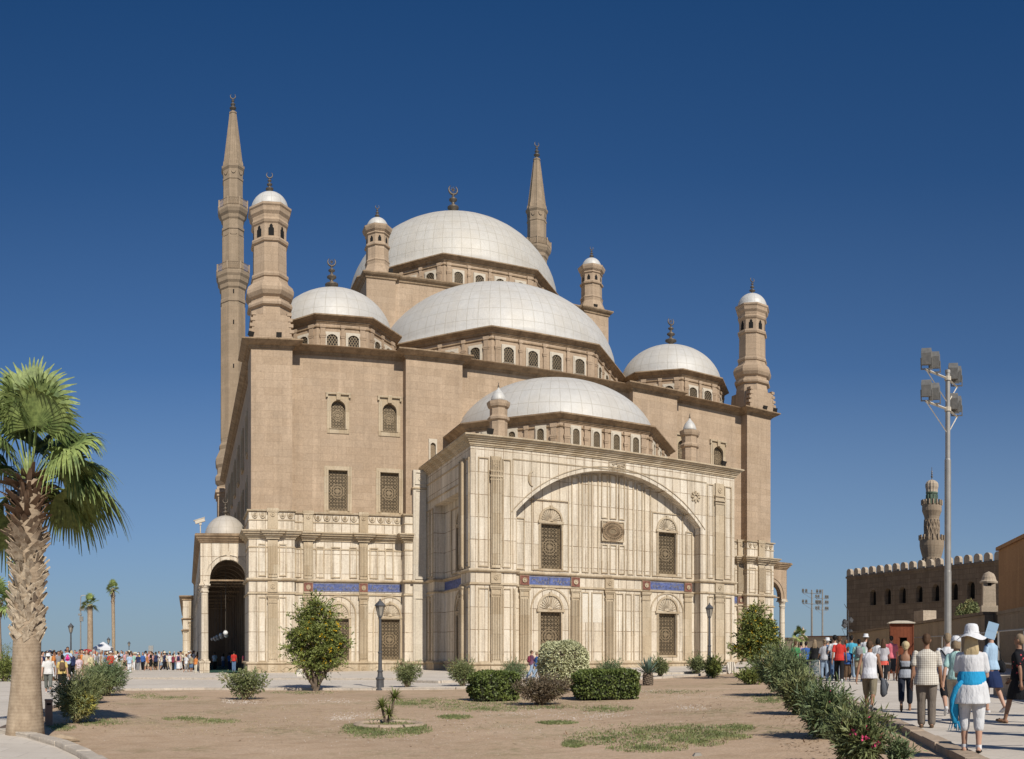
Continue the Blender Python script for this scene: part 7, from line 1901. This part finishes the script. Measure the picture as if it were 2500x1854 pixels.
# walkers just outside the right edge whose shadows cross the path
for i, (px, py, hp, tp) in enumerate(((2590, 1836, 300, 'grey'), (2575, 1800, 260, 'navy'), (2640, 1778, 235, 'red'), (2600, 1752, 205, 'white'))):
    near_p('walker in a %s shirt and dark trousers following just beyond the right edge' % tp, px, py, hp, .1, top=('tee', tp), bot=('trousers','navy',.97), pose='walk', hair=('short','brown'))
# ---- the couple before the front block
t, P, s, add = near_p('person in a plum checked shirt walking beside the man in blue by the front block', 1298, 1658, 71, 1.1, lift=.2, top=('tee','lilac'), bot=('trousers','light denim',.97), hair=('short','brown'), pose='walk', mats={'top': cloth((.22,.10,.16))})
bagof('dark checked backpack worn by one of the couple beside the round bush', t, P, 'backpack', 'maroon')
near_p('man in blue T-shirt and faded jeans walking with bowed head beside the round bush', 1311, 1660, 69, 1.2, lift=.2, top=('tee','blue'), bot=('trousers','light denim',.97), hair=('short','ash'), pose='walk', near=True)
# ---- left crowd: named ones first
LG = 'people crowding the plaza on the left'
LEFT = [
 ('elderly man in a white hat, loose white shirt and grey cropped trousers', 118, 1692, 97, 0, dict(top=('tee','white'), bot=('trousers','grey',.78), hat=('bucket','white'), wide=1.15, near=True, pose='walk', mats={'top': cloth((.76,.74,.70)), 'bot': cloth((.18,.19,.17))})),
 ('woman in a yellow top and black knee length trousers beside the elderly man', 152, 1690, 92, 0, dict(top=('tee','yellow'), bot=('trousers','black',.62), hair=('short','black'), fem=True, wide=1.15, near=True, pose='walk2', bag=('backpack','brown','brown and black backpack on the woman in the yellow top'))),
 ('woman in a pale pink top and beige trousers facing the viewer', 193, 1664, 66, PI, dict(top=('tee','pink'), bot=('trousers','beige',.97), hair=('bob','brown'), fem=True, pose='walk', mats={'top': cloth((.70,.55,.58))})),
 ('grey haired man in a pale yellow shirt with beige trousers', 222, 1668, 76, -.9, dict(top=('tee','yellow'), bot=('trousers','khaki',.97), hair=('short','grey'), pose='shift', mats={'top': cloth((.74,.64,.38))})),
 ('youth in a pink vest and pale blue sleeves, tallest in the left crowd', 165, 1664, 84, PI, dict(top=('tee','pale blue'), bot=('trousers','black',.6), hair=('short','black'), pose='photo', vest=1)),
 ('woman in a mid blue T-shirt holding her hands at her chest', 257, 1652, 62, PI, dict(top=('tee','denim'), bot=('trousers','grey',.9), hair=('long','black'), fem=True, pose='photo', mats={'top': cloth((.10,.24,.44))})),
 ('person in a white cap and a bright red shirt left of the far palm', 270, 1654, 63, PI, dict(top=('tee','red'), bot=('trousers','denim',.97), hat=('cap','white'), pose='shift')),
 ('man in a pale blue shirt with dark hair in front of the right lantern post', 316, 1646, 51, .2, dict(top=('tee','pale blue'), bot=('trousers','white',.97), hair=('short','black'))),
 ('man in a navy shirt and white cap with long grey trousers', 337, 1640, 44, .4, dict(top=('tee','navy'), bot=('trousers','grey',.97), hat=('cap','white'))),
 ('woman in an orange top and beige shorts with bare legs', 359, 1641, 46, -1.2, dict(top=('tank','orange'), bot=('trousers','beige',.4), hair=('bun','red'), fem=True, pose='walk')),
 ('person in a pink top and straw hat among the strollers', 368, 1639, 42, .3, dict(top=('tee','pink'), bot=('trousers','black',.9), hat=('bucket','cream'), fem=True)),
 ('woman in a long bright red dress turned to the right', 380, 1638, 43, 1.2, dict(top=('tee','red'), bot=('skirt','maroon',.75), hair=('bob','brown'), fem=True)),
 ('person with white cap and dark backpack turned to the left', 388, 1638, 41, 1.2, dict(top=('tee','grey'), bot=('trousers','blue',.95), hat=('cap','white'))),
 ('girl in a cream top and pale denim shorts', 394, 1638, 42, -1.2, dict(top=('tee','cream'), bot=('trousers','light denim',.4), hair=('long','brown'), fem=True)),
 ('child in a dark top and short white skirt', 399, 1637, 33, .4, dict(top=('tee','navy'), bot=('skirt','white',.45), hair=('long','black'), fem=True)),
 ('man in a cream shirt and khaki trousers standing with feet apart', 408, 1637, 43, .3, dict(top=('tee','cream'), bot=('trousers','khaki',.97), hair=('short','black'), pose='walk')),
 ('man in a loose white shirt and beige trousers beside the khaki man', 415, 1638, 44, -.4, dict(top=('tee','white'), bot=('trousers','beige',.97), hair=('short','black'), pose='walk2')),
 ('person in maroon top and black trousers with a bag', 423, 1640, 44, .9, dict(top=('tee','maroon'), bot=('trousers','black',.97), hair=('short','black'))),
 ('woman with a navy backpack and long white skirt', 436, 1640, 46, .1, dict(top=('tee','pink'), bot=('skirt','white',.8), hair=('short','black'), fem=True, bag=('backpack','navy','navy backpack worn above the long white skirt'))),
 ('man in a white T-shirt and grey shorts nearest the gallery column but two', 455, 1645, 49, 1.1, dict(top=('tee','white'), bot=('trousers','grey',.6), hair=('short','red'), pose='walk')),
 ('person bending in a beige top, red belt and denim shorts', 467, 1644, 46, .6, dict(top=('tee','khaki'), bot=('trousers','denim',.42), hair=('short','black'), fem=True, wide=1.15)),
 ('person in an orange top half hidden behind the gallery column', 478, 1645, 44, .8, dict(top=('tee','orange'), bot=('trousers','cream',.97), hair=('short','black'))),
 ('man in a red shirt standing inside the gallery entrance', 571, 1640, 50, .1, dict(top=('tee','red'), bot=('trousers','denim',.97), hair=('short','black'))),
 ('man in a pale blue shirt and black trousers inside the gallery', 524, 1637, 44, 0, dict(top=('tee','pale blue'), bot=('trousers','black',.97), hair=('short','black'))),
 ('person in blue left of the red shirt inside the gallery', 561, 1636, 42, .2, dict(top=('tee','blue'), bot=('trousers','navy',.97), hair=('short','black'))),
 ('person in dark red standing against the gallery wall', 598, 1641, 48, .1, dict(top=('tee','maroon'), bot=('trousers','black',.97), hair=('short','black'))),
 ('woman in white deep inside the gallery shade', 545, 1632, 36, 0, dict(top=('tee','white'), bot=('trousers','denim',.97), hair=('long','black'), fem=True)),
]
for lab, px, py, hp, fc, k in LEFT:
    bg_ = k.pop('bag', None); vs = k.pop('vest', None)
    t, P, s, add = near_p(lab, px, py, hp, fc, group=LG, skin=px % 2 if px < 500 else 1, lift=.2 if px > 470 else PV, **k)
    if bg_: bagof(bg_[2], t, P, bg_[0], bg_[1])
    if vs: m = MB(); loft(m, [(0,0,.98,.15,.125),(0,0,1.2,.155,.14),(0,0,1.38,.13,.12)], 14); add('vest', m.mesh('vest', [], True), cloth((.75,.05,.28)))
# filler crowd: every one a different outfit
rnd = random.Random(77)
tops = ['white', 'cream', 'pale blue', 'pink', 'yellow', 'navy', 'black', 'grey', 'red', 'mint', 'beige', 'lilac', 'orange', 'blue']
TW = [12, 5, 4, 4, 1.5, 2, 3, 3, .9, 1, 3, 1.2, .7, 1.2]
bots = [('trousers','khaki',.97,'khaki trousers'), ('trousers','black',.97,'black trousers'), ('trousers','denim',.97,'blue jeans'), ('trousers','beige',.97,'beige trousers'), ('trousers','black',.55,'black shorts'), ('trousers','khaki',.55,'khaki shorts'), ('skirt','white',.8,'a long white skirt'), ('trousers','white',.97,'white trousers'), ('trousers','light denim',.5,'pale denim shorts'), ('skirt','black',.6,'a black skirt')]
heads = [('short','black',None,'black hair'), ('short','brown',None,'short brown hair'), ('short','grey',None,'grey hair'), ('long','brown',None,'long brown hair'), ('bob','blond',None,'blond hair'), ('short','black',('cap','white'),'a white cap'), ('short','brown',('bucket','cream'),'a cream sun hat'), ('bun','black',None,'tied black hair'), ('short','ash',('cap','navy'),'a navy cap')]
seen = set(); used_px = []
for k in range(118):
    for tr_ in range(80):
        tp = rnd.choices(tops, TW)[0]; bt = rnd.choice(bots); hd = rnd.choices(heads, (5,4,2,4,2,1.5,1.2,3,.8))[0]
        if (tp, bt[3], hd[3]) not in seen: break
    seen.add((tp, bt[3], hd[3]))
    px = rnd.uniform(98, 330) if k < 82 else rnd.uniform(330, 485)
    py = 1637+rnd.random()**1.3*(24 if px < 250 else 12 if px < 300 else 3)+max(0, (300-px))*.02
    hp = (47+(py-1638)*1.15)*rnd.uniform(.93, 1.05)
    fem = hd[0] in ('long', 'bob', 'bun') or bt[0] == 'skirt'
    near_p('person in the crowd with %s, %s top and %s' % (hd[3], tp, bt[3]), px, py, hp, rnd.uniform(-PI, PI), top=(rnd.choice(('tee','tee','long','tank')), tp), bot=bt[:3], hair=hd[:2], hat=hd[2], fem=fem, pose=rnd.choice(('stand','stand','walk','shift','photo')), skin=rnd.choice((0,0,1)), group=LG, shoe=('shoe', rnd.choice(('white','black','brown'))))
SKY = (.7, 0, 10, .1); SUNE = 4.95; EXPO = 0
# ================================================================= WORLD, SUN, CAMERA
SUN_EL, SUN_AZ = R(38.5), PSI+(-.407)         # direction the shadows travel, clockwise from +y
w = bpy.data.worlds.new('World'); SC.world = w; w.use_nodes = True
nt = w.node_tree; bg = nt.nodes['Background']
sk = nt.nodes.new('ShaderNodeTexSky'); sk.sky_type = 'NISHITA'; sk.sun_disc = False
sk.sun_elevation = SUN_EL
tx, ty = -math.sin(SUN_AZ), -math.cos(SUN_AZ)        # towards the sun
sk.sun_rotation = math.atan2(tx, ty)
sk.altitude = 200; sk.air_density = SKY[0]; sk.dust_density = SKY[1]; sk.ozone_density = SKY[2]
tc = N(nt, 'ShaderNodeTexCoord'); sp = N(nt, 'ShaderNodeSeparateXYZ'); L(nt, tc.outputs['Generated'], sp.inputs[0])
zc = math_(nt, 'MAXIMUM', sp.outputs[2], .002); cb = N(nt, 'ShaderNodeCombineXYZ'); L(nt, sp.outputs[0], cb.inputs[0]); L(nt, sp.outputs[1], cb.inputs[1]); L(nt, zc, cb.inputs[2]); L(nt, cb.outputs[0], sk.inputs[0])
deep = mix(nt, 1, sk.outputs[0], (.45, .79, .87), 'MULTIPLY')     # polarised, deep desert sky
hz_ = ramp(nt, zc, [(0, .95), (.044, .86), (.142, .56), (.323, .15), (.5, .03), (.62, 0)])
L(nt, mix(nt, hz_, deep, tuple(c/SKY[3] for c in (.27, .345, .405))), bg.inputs[0]); bg.inputs[1].default_value = SKY[3]
sun = bpy.data.lights.new('sun', 'SUN'); sun.energy = SUNE; sun.angle = R(.53); sun.color = (1, .945, .85)
so = bpy.data.objects.new('sun', sun); COL.objects.link(so)
d = Vector((-tx*math.cos(SUN_EL), -ty*math.cos(SUN_EL), -math.sin(SUN_EL)))
so.rotation_euler = d.to_track_quat('-Z', 'Y').to_euler(); so.location = (0, -20, 60)
cd = bpy.data.cameras.new('camera'); cam = bpy.data.objects.new('camera', cd); COL.objects.link(cam); SC.camera = cam
cam.location = (0, 0, CZ); cam.rotation_euler = (PI/2, 0, -PSI)
cd.clip_start = .1; cd.clip_end = 40000
cd.type = 'PANO'; cd.panorama_type = 'CENTRAL_CYLINDRICAL'
cd.central_cylindrical_radius = 1.0
cd.central_cylindrical_range_u_min = -1250/F; cd.central_cylindrical_range_u_max = 1250/F
cd.central_cylindrical_range_v_min = -(1854-HOR)/F; cd.central_cylindrical_range_v_max = HOR/F
SC.view_settings.view_transform = 'Standard'; SC.view_settings.look = 'None'; SC.view_settings.gamma = 1
SC.view_settings.exposure = EXPO
SC.cycles.max_bounces = 6
